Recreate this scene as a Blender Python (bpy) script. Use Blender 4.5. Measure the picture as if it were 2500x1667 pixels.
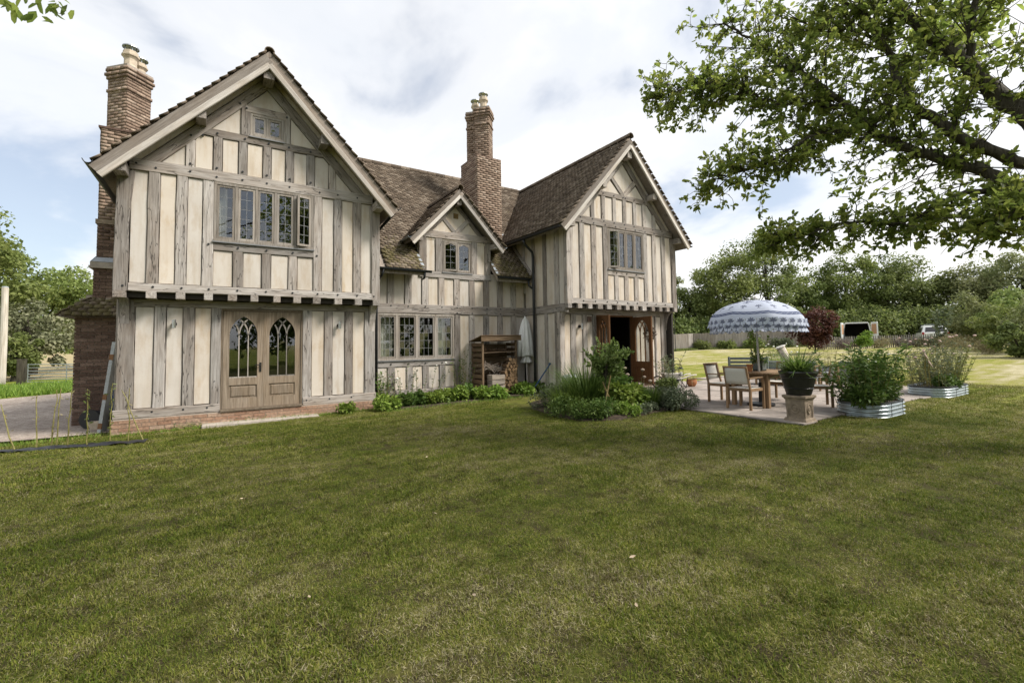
import bpy, bmesh, math
import numpy as np
from mathutils import Matrix, Vector

for o in list(bpy.data.objects):
    bpy.data.objects.remove(o)
SC = bpy.context.scene
COL = SC.collection
R = math.radians

# ------------------------------------------------------------------ camera
cam_d = bpy.data.cameras.new('camera')
cam = bpy.data.objects.new('camera', cam_d)
COL.objects.link(cam)
SC.camera = cam
_yaw, _pitch, _roll = R(32.807), R(2.9165), R(-0.8567)
_f = Vector((math.sin(_yaw) * math.cos(_pitch), math.cos(_yaw) * math.cos(_pitch), math.sin(_pitch)))
_r = Vector((math.cos(_yaw), -math.sin(_yaw), 0))
_u = _r.cross(_f)
_c, _s = math.cos(_roll), math.sin(_roll)
_r2, _u2 = _c * _r + _s * _u, -_s * _r + _c * _u
cam.matrix_world = Matrix(((_r2.x, _u2.x, -_f.x, 0), (_r2.y, _u2.y, -_f.y, 0), (_r2.z, _u2.z, -_f.z, 1.62), (0, 0, 0, 1)))
cam_d.sensor_width = 36
cam_d.lens = 15.957
cam_d.shift_y = -0.02044
cam_d.clip_start = 0.05
cam_d.clip_end = 3000

# ------------------------------------------------------------------ node helper
def node(nt, typ, ins=None, **props):
    n = nt.nodes.new('ShaderNode' + typ)
    for k, v in props.items():
        setattr(n, k, v)
    for k, v in (ins or {}).items():
        s = n.inputs[k]
        if isinstance(v, bpy.types.NodeSocket):
            nt.links.new(v, s)
        else:
            s.default_value = v
    return n

def ramp(nt, fac, stops, interp='LINEAR'):
    n = nt.nodes.new('ShaderNodeValToRGB')
    e = n.color_ramp.elements
    n.color_ramp.interpolation = interp
    while len(e) < len(stops):
        e.new(0.5)
    for el, (p, c) in zip(e, stops):
        el.position = p
        el.color = c if len(c) == 4 else (*c, 1)
    nt.links.new(fac, n.inputs['Fac'])
    return n.outputs['Color']

def mixc(nt, fac, a, b, blend='MIX'):
    n = nt.nodes.new('ShaderNodeMix')
    n.data_type = 'RGBA'
    n.blend_type = blend
    for s, v in ((n.inputs[0], fac), (n.inputs[6], a), (n.inputs[7], b)):
        if isinstance(v, bpy.types.NodeSocket):
            nt.links.new(v, s)
        elif isinstance(v, (int, float)):
            s.default_value = v
        else:
            s.default_value = (*v, 1) if len(v) == 3 else v
    return n.outputs[2]

def math_(nt, op, a, b=0.0, clamp=False):
    n = nt.nodes.new('ShaderNodeMath')
    n.operation = op
    n.use_clamp = clamp
    for s, v in ((n.inputs[0], a), (n.inputs[1], b)):
        if isinstance(v, bpy.types.NodeSocket):
            nt.links.new(v, s)
        else:
            s.default_value = v
    return n.outputs[0]

# ------------------------------------------------------------------ world: daylight sky with broken cloud
SUN_DIR = Vector((0.50, -0.48, 0.72)).normalized()
w = bpy.data.worlds.new('World')
SC.world = w
w.use_nodes = True
nt = w.node_tree
nt.nodes.clear()
sky = node(nt, 'TexSky', sky_type='NISHITA', sun_disc=False)
sky.sun_elevation = math.asin(SUN_DIR.z)
sky.sun_rotation = math.atan2(SUN_DIR.x, SUN_DIR.y)
sky.air_density = 1.0
sky.dust_density = 1.6
tc = node(nt, 'TexCoord')
sep = node(nt, 'SeparateXYZ', {0: tc.outputs['Generated']})
den = math_(nt, 'ADD', math_(nt, 'MAXIMUM', sep.outputs['Z'], 0.0), 0.28)
px = math_(nt, 'DIVIDE', sep.outputs['X'], den)
py = math_(nt, 'DIVIDE', sep.outputs['Y'], den)
comb = node(nt, 'CombineXYZ', {'X': px, 'Y': py, 'Z': 6.9})
n1 = node(nt, 'TexNoise', {'Vector': comb.outputs[0], 'Scale': 1.15, 'Detail': 7.0, 'Roughness': 0.52, 'Distortion': 0.3})
mask = ramp(nt, n1.outputs['Fac'], [(0.38, (0.30, 0.30, 0.30)), (0.48, (0.74, 0.74, 0.74)), (0.60, (1, 1, 1))], 'EASE')
n2 = node(nt, 'TexNoise', {'Vector': comb.outputs[0], 'Scale': 2.6, 'Detail': 5.0, 'Roughness': 0.5})
ccol = ramp(nt, n2.outputs['Fac'], [(0.32, (0.94, 0.955, 0.97)), (0.6, (1.0, 0.995, 0.985))])
skyc = mixc(nt, 1.0, sky.outputs['Color'], (1.15, 1.15, 1.15), 'MULTIPLY')
cl = mixc(nt, 1.0, ccol, (8.6, 8.6, 8.6), 'MULTIPLY')
cl.node.clamp_result = False
fin = mixc(nt, mask, skyc, cl)
bg = node(nt, 'Background', {'Color': fin, 'Strength': 0.1})
out = node(nt, 'OutputWorld', {'Surface': bg.outputs[0]})

sd = bpy.data.lights.new('sun', 'SUN')
sd.energy = 4.3
sd.angle = R(17)
sd.color = (1.0, 0.935, 0.85)
sun = bpy.data.objects.new('sun', sd)
COL.objects.link(sun)
sun.rotation_euler = SUN_DIR.to_track_quat('Z', 'Y').to_euler()
sun.location = (20, -20, 30)

vs = SC.view_settings
vs.view_transform = 'Standard'
vs.look = 'None'
vs.exposure = 0.5
vs.gamma = 1.0
vs.use_curve_mapping = False
SC.cycles.use_denoising = True
SC.cycles.max_bounces = 8
SC.cycles.transparent_max_bounces = 16
SC.cycles.caustics_reflective = False
SC.cycles.caustics_refractive = False

# ------------------------------------------------------------------ materials
MATS = {}
def material(name):
    m = bpy.data.materials.new(name)
    m.use_nodes = True
    m.node_tree.nodes.clear()
    MATS[name] = m
    return m, m.node_tree

def finish(nt, color, rough=0.8, bump=None, bstr=0.3, bdist=0.01, spec=0.3, metal=0.0, extra=None):
    p = node(nt, 'BsdfPrincipled', {'Roughness': rough, 'Metallic': metal, 'Specular IOR Level': spec})
    if isinstance(color, bpy.types.NodeSocket):
        nt.links.new(color, p.inputs['Base Color'])
    else:
        p.inputs['Base Color'].default_value = (*color, 1)
    if bump is not None:
        b = node(nt, 'Bump', {'Height': bump, 'Strength': bstr, 'Distance': bdist})
        nt.links.new(b.outputs[0], p.inputs['Normal'])
    o = node(nt, 'OutputMaterial', {'Surface': p.outputs[0]})
    return p

def m_wood(name, stops, brown, bamt=0.5, cracks=True, gs=1.0, patch=0.5):
    """timber whose grain runs along the object's own Z"""
    m, nt = material(name)
    tc = node(nt, 'TexCoord')
    oi = node(nt, 'ObjectInfo')
    off = node(nt, 'CombineXYZ', {'X': math_(nt, 'MULTIPLY', oi.outputs['Random'], 37.0), 'Y': math_(nt, 'MULTIPLY', oi.outputs['Random'], 91.0), 'Z': math_(nt, 'MULTIPLY', oi.outputs['Random'], 53.0)})
    mp = node(nt, 'Mapping', {'Vector': tc.outputs['Object'], 'Scale': (22 * gs, 22 * gs, 1.3 * gs), 'Location': off.outputs[0]})
    g = node(nt, 'TexNoise', {'Vector': mp.outputs[0], 'Scale': 1.6, 'Detail': 6.0, 'Roughness': 0.62, 'Distortion': 0.4})
    mp2 = node(nt, 'Mapping', {'Vector': tc.outputs['Object'], 'Scale': (4, 4, 1.1), 'Location': off.outputs[0]})
    p2 = node(nt, 'TexNoise', {'Vector': mp2.outputs[0], 'Scale': 1.3, 'Detail': 4.0, 'Roughness': 0.6})
    c = ramp(nt, g.outputs['Fac'], stops)
    bf = ramp(nt, p2.outputs['Fac'], [(0.42, (0, 0, 0)), (0.68, (1, 1, 1))])
    bf2 = math_(nt, 'MULTIPLY', math_(nt, 'ADD', math_(nt, 'MULTIPLY', bf, patch), math_(nt, 'MULTIPLY', oi.outputs['Random'], bamt)), 0.9, True)
    c = mixc(nt, bf2, c, mixc(nt, 1.0, c, brown, 'MULTIPLY'))
    hv = node(nt, 'HueSaturation', {'Color': c, 'Value': math_(nt, 'ADD', 0.74, math_(nt, 'MULTIPLY', math_(nt, 'FRACT', math_(nt, 'MULTIPLY', oi.outputs['Random'], 7.31)), 0.62))})
    c = hv.outputs[0]
    h = g.outputs['Fac']
    if cracks:
        mp3 = node(nt, 'Mapping', {'Vector': tc.outputs['Object'], 'Scale': (7, 7, 0.75), 'Location': off.outputs[0]})
        k = node(nt, 'TexNoise', {'Vector': mp3.outputs[0], 'Scale': 1.0, 'Detail': 3.0, 'Roughness': 0.55})
        d = math_(nt, 'ABSOLUTE', math_(nt, 'SUBTRACT', k.outputs['Fac'], 0.5))
        cr = ramp(nt, d, [(0.0, (0.25, 0.25, 0.25)), (0.005, (0.55, 0.55, 0.55)), (0.012, (1, 1, 1))])
        c = mixc(nt, 1.0, c, cr, 'MULTIPLY')
        h = math_(nt, 'ADD', h, math_(nt, 'MULTIPLY', cr, 1.2))
    finish(nt, c, 0.85, h, 0.5, 0.008, 0.2)
    return m

OAK = [(0.24, (0.175, 0.16, 0.146)), (0.40, (0.268, 0.25, 0.233)), (0.56, (0.365, 0.345, 0.325)), (0.76, (0.46, 0.443, 0.423))]
m_wood('weathered_oak', OAK, (0.62, 0.53, 0.45), 0.5)
m_wood('window_oak', [(0.3, (0.155, 0.14, 0.125)), (0.5, (0.25, 0.232, 0.212)), (0.75, (0.34, 0.318, 0.294))], (0.8, 0.72, 0.62), 0.4, False)
m_wood('door_oak', [(0.3, (0.125, 0.10, 0.074)), (0.5, (0.20, 0.164, 0.126)), (0.75, (0.275, 0.23, 0.182))], (0.85, 0.75, 0.62), 0.3, False)
m_wood('honey_oak', [(0.3, (0.08, 0.038, 0.016)), (0.5, (0.125, 0.062, 0.027)), (0.75, (0.18, 0.092, 0.042))], (0.85, 0.75, 0.62), 0.2, False)
m_wood('pale_barge', [(0.3, (0.36, 0.345, 0.325)), (0.5, (0.48, 0.465, 0.445)), (0.75, (0.60, 0.585, 0.565))], (0.75, 0.66, 0.56), 0.4, False)
m_wood('barge_board', [(0.3, (0.15, 0.13, 0.113)), (0.5, (0.225, 0.20, 0.177)), (0.75, (0.31, 0.285, 0.26))], (0.8, 0.7, 0.6), 0.4, False)
m_wood('teak', [(0.3, (0.16, 0.10, 0.055)), (0.5, (0.25, 0.165, 0.095)), (0.75, (0.34, 0.24, 0.15))], (0.8, 0.75, 0.7), 0.4, False, 2.0)
m_wood('pallet_wood', [(0.3, (0.07, 0.048, 0.03)), (0.5, (0.16, 0.115, 0.075)), (0.75, (0.26, 0.20, 0.135))], (0.75, 0.65, 0.55), 0.8, False, 1.5)
m_wood('crate_wood', [(0.3, (0.18, 0.15, 0.125)), (0.5, (0.28, 0.245, 0.21)), (0.75, (0.38, 0.34, 0.3))], (0.8, 0.72, 0.62), 0.5, False, 1.5)
m_wood('fence_wood', [(0.3, (0.20, 0.185, 0.17)), (0.5, (0.31, 0.29, 0.27)), (0.75, (0.42, 0.40, 0.37))], (0.75, 0.7, 0.62), 0.6, False, 0.6)
m_wood('white_wood', [(0.3, (0.34, 0.32, 0.29)), (0.5, (0.55, 0.53, 0.50)), (0.75, (0.7, 0.68, 0.65))], (0.8, 0.76, 0.7), 0.4, False, 1.5)
m_wood('bark', [(0.3, (0.025, 0.021, 0.016)), (0.5, (0.06, 0.052, 0.042)), (0.75, (0.13, 0.115, 0.09))], (0.7, 0.75, 0.6), 0.5, False, 0.8)
m_wood('pole_wood', [(0.3, (0.27, 0.25, 0.22)), (0.5, (0.38, 0.355, 0.32)), (0.75, (0.5, 0.47, 0.43))], (0.85, 0.8, 0.72), 0.3, False, 0.5)
m_wood('log_bark', [(0.3, (0.05, 0.035, 0.025)), (0.5, (0.11, 0.08, 0.055)), (0.75, (0.2, 0.15, 0.11))], (0.8, 0.65, 0.5), 0.8, False, 1.5)

def m_simple(name, col, rough=0.7, metal=0.0, var=0.15, scale=8.0, bump=0.15, spec=0.3, rnd=0.0):
    m, nt = material(name)
    tc = node(nt, 'TexCoord')
    n = node(nt, 'TexNoise', {'Vector': tc.outputs['Object'], 'Scale': scale, 'Detail': 5.0, 'Roughness': 0.6})
    lo = tuple(c * (1 - var) for c in col)
    hi = tuple(min(1, c * (1 + var)) for c in col)
    c = ramp(nt, n.outputs['Fac'], [(0.3, lo), (0.7, hi)])
    if rnd:
        oi = node(nt, 'ObjectInfo')
        hs = node(nt, 'HueSaturation', {'Color': c, 'Value': math_(nt, 'ADD', 1 - rnd, math_(nt, 'MULTIPLY', oi.outputs['Random'], 2 * rnd))})
        c = hs.outputs[0]
    finish(nt, c, rough, n.outputs['Fac'], bump, 0.01, spec, metal)
    return m

m_simple('lead', (0.30, 0.33, 0.36), 0.5, 0.3, 0.15)
m_simple('lead_came', (0.20, 0.205, 0.21), 0.6, 0.2, 0.15)
m_simple('gutter_black', (0.025, 0.027, 0.03), 0.4, 0.0, 0.2)
m_simple('dark_interior', (0.035, 0.030, 0.027), 0.9)
m_simple('wall_core', (0.045, 0.04, 0.035), 0.95)
m_simple('iron', (0.03, 0.029, 0.028), 0.55, 0.6)
m_simple('steel', (0.55, 0.55, 0.55), 0.25, 1.0, 0.1)
m_simple('galvanised', (0.42, 0.45, 0.47), 0.42, 0.8, 0.2, 14)
m_simple('pot_clay', (0.47, 0.40, 0.31), 0.8, 0, 0.2, 12)
m_simple('terracotta', (0.38, 0.16, 0.07), 0.8, 0, 0.2, 10)
m_simple('cast_stone', (0.24, 0.192, 0.142), 0.9, 0, 0.28, 14, 0.4)
m_simple('black_glaze', (0.018, 0.018, 0.02), 0.28, 0, 0.3, 9, 0.05, 0.6)
m_simple('curtain_cloth', (0.62, 0.60, 0.53), 0.95, 0, 0.08)
m_simple('parasol_cloth', (0.70, 0.71, 0.70), 0.95, 0, 0.08, 5)
m_simple('sling_cloth', (0.56, 0.54, 0.49), 0.9, 0, 0.06, 60)
m_simple('grey_cushion', (0.15, 0.155, 0.165), 0.95, 0, 0.1, 30)
m_simple('pale_cushion', (0.42, 0.43, 0.44), 0.95, 0, 0.1, 30)
m_simple('grey_paint', (0.13, 0.15, 0.145), 0.6, 0, 0.12)
m_simple('black_plastic', (0.02, 0.021, 0.023), 0.45, 0, 0.2)
m_simple('blue_plastic', (0.02, 0.06, 0.16), 0.4, 0, 0.2)
m_simple('board_grey', (0.42, 0.44, 0.46), 0.6, 0, 0.1)
m_simple('board_edge', (0.24, 0.13, 0.07), 0.9, 0, 0.2)
m_simple('stone_step', (0.36, 0.32, 0.275), 0.9, 0, 0.22, 6, 0.4)
m_simple('paving', (0.27, 0.235, 0.208), 0.82, 0, 0.26, 3.0, 0.3, 0.3, 0.2)
m_simple('paving_joint', (0.10, 0.088, 0.07), 0.95, 0, 0.4, 9)
m_simple('mortar', (0.34, 0.295, 0.25), 0.95, 0, 0.15, 20)
m_simple('soil', (0.052, 0.038, 0.027), 1.0, 0, 0.5, 14, 0.8)
m_simple('van_white', (0.72, 0.74, 0.75), 0.3, 0, 0.04, 3, 0.0, 0.5)
m_simple('cardboard', (0.42, 0.25, 0.15), 0.9, 0, 0.1)
m_simple('tyre', (0.02, 0.02, 0.02), 0.9)
m_simple('tail_red', (0.35, 0.02, 0.02), 0.3)
m_simple('cane', (0.30, 0.22, 0.10), 0.7, 0, 0.3, 20)
m_simple('willow_stem', (0.22, 0.20, 0.07), 0.7, 0, 0.35, 20)
m_simple('dry_leaf', (0.50, 0.40, 0.28), 0.9, 0, 0.25, 20, 0.1, 0.3, 0.3)
m_simple('sisal', (0.28, 0.17, 0.10), 1.0, 0, 0.3, 30)
m_simple('birch_bark', (0.52, 0.46, 0.40), 0.9, 0, 0.5, 12)
m_simple('white_petal', (0.78, 0.78, 0.72), 0.8, 0, 0.08)
m_simple('pink_petal', (0.55, 0.40, 0.36), 0.8, 0, 0.15)
m_simple('seed_head', (0.30, 0.24, 0.19), 0.9, 0, 0.2)
m_simple('vent_brass', (0.22, 0.15, 0.06), 0.5, 0.3, 0.3)
m_simple('cream_board', (0.50, 0.43, 0.335), 0.9, 0, 0.08)
m_simple('membrane', (0.020, 0.021, 0.024), 0.45, 0, 0.4, 20, 0.6)

# lime plaster panels
m, nt = material('plaster')
tc = node(nt, 'TexCoord'); oi = node(nt, 'ObjectInfo'); geo = node(nt, 'NewGeometry')
a = node(nt, 'TexNoise', {'Vector': geo.outputs['Position'], 'Scale': 1.3, 'Detail': 5.0, 'Roughness': 0.6})
mpz = node(nt, 'Mapping', {'Vector': geo.outputs['Position'], 'Scale': (7, 7, 0.5)})
s = node(nt, 'TexNoise', {'Vector': mpz.outputs[0], 'Scale': 1.0, 'Detail': 4.0})
c = ramp(nt, a.outputs['Fac'], [(0.3, (0.51, 0.46, 0.40)), (0.55, (0.57, 0.523, 0.463)), (0.75, (0.59, 0.55, 0.497))])
st = ramp(nt, s.outputs['Fac'], [(0.35, (0.88, 0.835, 0.77)), (0.52, (1, 1, 1))])
c = mixc(nt, 0.8, c, st, 'MULTIPLY')
mps = node(nt, 'Mapping', {'Vector': geo.outputs['Position'], 'Scale': (3.2, 3.2, 1.1)})
s2 = node(nt, 'TexNoise', {'Vector': mps.outputs[0], 'Scale': 1.6, 'Detail': 6.0, 'Roughness': 0.65})
c = mixc(nt, 1.0, c, ramp(nt, s2.outputs['Fac'], [(0.50, (1, 1, 1)), (0.68, (0.88, 0.81, 0.72))]), 'MULTIPLY')
hs = node(nt, 'HueSaturation', {'Color': c, 'Value': math_(nt, 'ADD', 0.93, math_(nt, 'MULTIPLY', oi.outputs['Random'], 0.12)), 'Saturation': math_(nt, 'ADD', 0.72, math_(nt, 'MULTIPLY', oi.outputs['Random'], 0.45))})
fn = node(nt, 'TexNoise', {'Vector': geo.outputs['Position'], 'Scale': 45.0, 'Detail': 3.0})
finish(nt, hs.outputs[0], 0.95, fn.outputs['Fac'], 0.15, 0.01, 0.1)

def m_pieces(name, stops, moss=None, rough=0.9):
    """bricks and tiles: colour per piece from the 'rnd' attribute plus the object's own random"""
    m, nt = material(name)
    at = node(nt, 'Attribute', attribute_name='rnd')
    oi = node(nt, 'ObjectInfo'); geo = node(nt, 'NewGeometry')
    f = math_(nt, 'FRACT', math_(nt, 'ADD', at.outputs['Fac'], math_(nt, 'MULTIPLY', oi.outputs['Random'], 0.999)))
    c = ramp(nt, f, stops)
    n = node(nt, 'TexNoise', {'Vector': geo.outputs['Position'], 'Scale': 24.0, 'Detail': 5.0, 'Roughness': 0.65})
    c = mixc(nt, 1.0, c, ramp(nt, n.outputs['Fac'], [(0.3, (0.62, 0.62, 0.62)), (0.7, (1.25, 1.25, 1.25))]), 'MULTIPLY')
    if moss:
        n3 = node(nt, 'TexNoise', {'Vector': geo.outputs['Position'], 'Scale': 1.6, 'Detail': 6.0, 'Roughness': 0.7})
        n4 = node(nt, 'TexNoise', {'Vector': geo.outputs['Position'], 'Scale': 11.0, 'Detail': 4.0})
        sp = node(nt, 'SeparateXYZ', {0: geo.outputs['Position']})
        low = math_(nt, 'MULTIPLY', math_(nt, 'SUBTRACT', 4.9, sp.outputs['Z']), 0.14)
        mm = math_(nt, 'ADD', math_(nt, 'ADD', math_(nt, 'MULTIPLY', n3.outputs['Fac'], 0.6), math_(nt, 'MULTIPLY', n4.outputs['Fac'], 0.5)), math_(nt, 'MINIMUM', math_(nt, 'MAXIMUM', low, -0.05), 0.12))
        mf = ramp(nt, mm, [(0.60, (0, 0, 0)), (0.70, (1, 1, 1))])
        c = mixc(nt, math_(nt, 'MULTIPLY', mf, 0.75), c, moss)
        n5 = node(nt, 'TexNoise', {'Vector': geo.outputs['Position'], 'Scale': 17.0, 'Detail': 2.0})
        lf = ramp(nt, n5.outputs['Fac'], [(0.66, (0, 0, 0)), (0.71, (1, 1, 1))])
        c = mixc(nt, math_(nt, 'MULTIPLY', lf, 0.5), c, (0.40, 0.36, 0.30))
    finish(nt, c, rough, n.outputs['Fac'], 0.5, 0.01, 0.15)
    return m
m_pieces('brick', [(0, (0.175, 0.125, 0.092)), (0.3, (0.24, 0.175, 0.132)), (0.6, (0.295, 0.22, 0.165)), (0.85, (0.35, 0.275, 0.215)), (1, (0.205, 0.15, 0.113))])
m_pieces('plinth_brick', [(0, (0.26, 0.155, 0.105)), (0.5, (0.33, 0.215, 0.15)), (1, (0.38, 0.275, 0.205))])
m_pieces('dark_brick', [(0, (0.10, 0.066, 0.052)), (0.5, (0.15, 0.10, 0.078)), (1, (0.22, 0.155, 0.125))])
m_pieces('roof_tile', [(0, (0.085, 0.066, 0.049)), (0.35, (0.122, 0.095, 0.070)), (0.7, (0.165, 0.13, 0.097)), (0.92, (0.235, 0.195, 0.152)), (1, (0.10, 0.078, 0.058))], (0.105, 0.092, 0.036))

# leaded glass
m, nt = material('window_glass')
lw = node(nt, 'Fresnel', {'IOR': 1.52})
gl = node(nt, 'BsdfGlossy', {'Roughness': 0.015, 'Color': (0.95, 0.97, 1, 1)})
tr = node(nt, 'BsdfTransparent', {'Color': (0.90, 0.92, 0.91, 1)})
gb = node(nt, 'NewGeometry')
fr = math_(nt, 'MULTIPLY', math_(nt, 'ADD', math_(nt, 'MULTIPLY', lw.outputs[0], 1.6), 0.06, True), math_(nt, 'SUBTRACT', 1.0, gb.outputs['Backfacing']))
mx = node(nt, 'MixShader', {0: fr, 1: tr.outputs[0], 2: gl.outputs[0]})
node(nt, 'OutputMaterial', {'Surface': mx.outputs[0]})
m, nt = material('lantern_glass')
gl = node(nt, 'BsdfGlossy', {'Roughness': 0.05}); tr = node(nt, 'BsdfTransparent', {'Color': (0.85, 0.87, 0.87, 1)})
mx = node(nt, 'MixShader', {0: 0.12, 1: tr.outputs[0], 2: gl.outputs[0]})
node(nt, 'OutputMaterial', {'Surface': mx.outputs[0]})

# corrugated steel of the raised planters (ridges are geometry)
m_simple('corrugated_steel', (0.50, 0.56, 0.58), 0.32, 0.92, 0.15, 5, 0.05, 0.5)

# printed parasol cloth: blue border and tree-of-life prints, all laid out on the canopy's own coordinates
m, nt = material('printed_cloth')
uv = node(nt, 'UVMap', uv_map='UVMap')
sp = node(nt, 'SeparateXYZ', {0: uv.outputs[0]})
U, V = sp.outputs['X'], sp.outputs['Y']           # U: print repeats round the rim, V: 0 apex .. 1 rim, >1 valance
BLUE = (0.05, 0.075, 0.18)
def motif(rep, vc, hu, hv, shift):
    fu = math_(nt, 'SUBTRACT', math_(nt, 'FRACT', math_(nt, 'ADD', math_(nt, 'MULTIPLY', U, rep), shift)), 0.5)
    du = math_(nt, 'DIVIDE', fu, hu)
    dv = math_(nt, 'DIVIDE', math_(nt, 'SUBTRACT', V, vc), hv)
    # crown: half disc (upwards = smaller V), broken into fronds; trunk: thin bar; foot: short bar
    r2 = math_(nt, 'ADD', math_(nt, 'MULTIPLY', du, du), math_(nt, 'MULTIPLY', dv, dv))
    ang = math_(nt, 'ARCTAN2', dv, du)
    fr = math_(nt, 'ADD', 0.72, math_(nt, 'MULTIPLY', math_(nt, 'COSINE', math_(nt, 'MULTIPLY', ang, 9.0)), 0.28))
    crown = math_(nt, 'MULTIPLY', math_(nt, 'LESS_THAN', r2, fr), math_(nt, 'LESS_THAN', dv, 0.12))
    trunk = math_(nt, 'MULTIPLY', math_(nt, 'LESS_THAN', math_(nt, 'ABSOLUTE', du), 0.12), math_(nt, 'MULTIPLY', math_(nt, 'GREATER_THAN', dv, 0.0), math_(nt, 'LESS_THAN', dv, 1.0)))
    foot = math_(nt, 'MULTIPLY', math_(nt, 'LESS_THAN', math_(nt, 'ABSOLUTE', du), 0.4), math_(nt, 'LESS_THAN', math_(nt, 'ABSOLUTE', math_(nt, 'SUBTRACT', dv, 1.0)), 0.14))
    return math_(nt, 'MAXIMUM', crown, math_(nt, 'MAXIMUM', trunk, foot))
t1 = motif(16.0, 0.60, 0.26, 0.065, 0.0)
t2 = motif(8.0, 0.34, 0.36, 0.10, 0.25)
t3 = motif(28.0, 1.10, 0.36, 0.10, 0.0)
band = math_(nt, 'LESS_THAN', math_(nt, 'ABSOLUTE', math_(nt, 'SUBTRACT', V, 0.83)), 0.045)
wv = math_(nt, 'SINE', math_(nt, 'MULTIPLY', U, 2 * math.pi * 44))
wave = math_(nt, 'LESS_THAN', math_(nt, 'ABSOLUTE', math_(nt, 'SUBTRACT', math_(nt, 'SUBTRACT', V, 0.83), math_(nt, 'MULTIPLY', wv, 0.016))), 0.007)
mk = math_(nt, 'MAXIMUM', t1, math_(nt, 'MAXIMUM', t2, t3))
c = mixc(nt, math_(nt, 'MULTIPLY', mk, 0.76), (0.60, 0.66, 0.80), (0.055, 0.065, 0.13))
c = mixc(nt, math_(nt, 'MULTIPLY', band, 0.85), c, BLUE)
c = mixc(nt, math_(nt, 'MULTIPLY', wave, 0.8), c, (0.5, 0.54, 0.64))
pb = node(nt, 'BsdfPrincipled', {'Base Color': c, 'Roughness': 0.9, 'Specular IOR Level': 0.1})
tl = node(nt, 'BsdfTranslucent', {'Color': c})
mx = node(nt, 'MixShader', {0: 0.3, 1: pb.outputs[0], 2: tl.outputs[0]})
node(nt, 'OutputMaterial', {'Surface': mx.outputs[0]})

def m_leaf(name, stops, trans=0.35, rough=0.55, scale=0.9):
    m, nt = material(name)
    at = node(nt, 'Attribute', attribute_name='rnd')
    oi = node(nt, 'ObjectInfo'); geo = node(nt, 'NewGeometry')
    n = node(nt, 'TexNoise', {'Vector': geo.outputs['Position'], 'Scale': scale, 'Detail': 3.0})
    f = math_(nt, 'ADD', math_(nt, 'MULTIPLY', at.outputs['Fac'], 0.55), math_(nt, 'MULTIPLY', math_(nt, 'SUBTRACT', n.outputs['Fac'], 0.28), 0.9), True)
    c = ramp(nt, f, stops)
    hs = node(nt, 'HueSaturation', {'Color': c, 'Hue': math_(nt, 'ADD', 0.49, math_(nt, 'MULTIPLY', oi.outputs['Random'], 0.02)), 'Value': math_(nt, 'ADD', 0.88, math_(nt, 'MULTIPLY', oi.outputs['Random'], 0.24))})
    p = node(nt, 'BsdfPrincipled', {'Base Color': hs.outputs[0], 'Roughness': rough, 'Specular IOR Level': 0.25})
    t = node(nt, 'BsdfTranslucent', {'Color': hs.outputs[0]})
    mx = node(nt, 'MixShader', {0: trans, 1: p.outputs[0], 2: t.outputs[0]})
    node(nt, 'OutputMaterial', {'Surface': mx.outputs[0]})
    return m
m_leaf('oak_leaf', [(0.05, (0.085, 0.13, 0.035)), (0.4, (0.21, 0.285, 0.06)), (0.75, (0.36, 0.42, 0.10)), (1, (0.50, 0.46, 0.15))], 0.66, 0.55, 2.2)
m_leaf('tree_leaf', [(0.1, (0.10, 0.14, 0.038)), (0.5, (0.185, 0.235, 0.064)), (0.9, (0.30, 0.335, 0.115))], 0.4)
m_leaf('tree_leaf_dark', [(0.1, (0.085, 0.12, 0.036)), (0.5, (0.165, 0.21, 0.062)), (0.9, (0.27, 0.305, 0.105))], 0.4)
m_leaf('tree_leaf_pale', [(0.1, (0.115, 0.145, 0.055)), (0.5, (0.205, 0.235, 0.095)), (0.9, (0.32, 0.33, 0.155))], 0.35)
m_leaf('tree_leaf_silver', [(0.1, (0.12, 0.135, 0.07)), (0.5, (0.20, 0.215, 0.12)), (0.9, (0.30, 0.30, 0.18))], 0.3)
m_leaf('maple_red', [(0.1, (0.035, 0.012, 0.010)), (0.5, (0.085, 0.032, 0.024)), (0.9, (0.16, 0.07, 0.05))], 0.3)
m_leaf('bed_leaf', [(0.1, (0.041, 0.081, 0.016)), (0.5, (0.088, 0.155, 0.030)), (0.9, (0.189, 0.257, 0.061))], 0.35, 0.5, 2.5)
m_leaf('lime_leaf', [(0.1, (0.081, 0.149, 0.020)), (0.5, (0.176, 0.270, 0.041)), (0.9, (0.297, 0.378, 0.081))], 0.35, 0.5, 2.5)
m_leaf('bay_leaf', [(0.1, (0.068, 0.108, 0.027)), (0.5, (0.149, 0.203, 0.054)), (0.9, (0.270, 0.324, 0.121))], 0.3, 0.4, 3)
m_leaf('grey_leaf', [(0.1, (0.074, 0.101, 0.054)), (0.5, (0.135, 0.169, 0.095)), (0.9, (0.230, 0.250, 0.162))], 0.3, 0.6, 3)
m_leaf('straw_leaf', [(0.1, (0.140, 0.130, 0.060)), (0.5, (0.240, 0.210, 0.110)), (0.9, (0.360, 0.310, 0.190))], 0.3, 0.8, 2)
m_leaf('purple_haze', [(0.1, (0.120, 0.100, 0.090)), (0.5, (0.210, 0.175, 0.150)), (0.9, (0.320, 0.260, 0.220))], 0.3, 0.8, 2)

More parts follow.
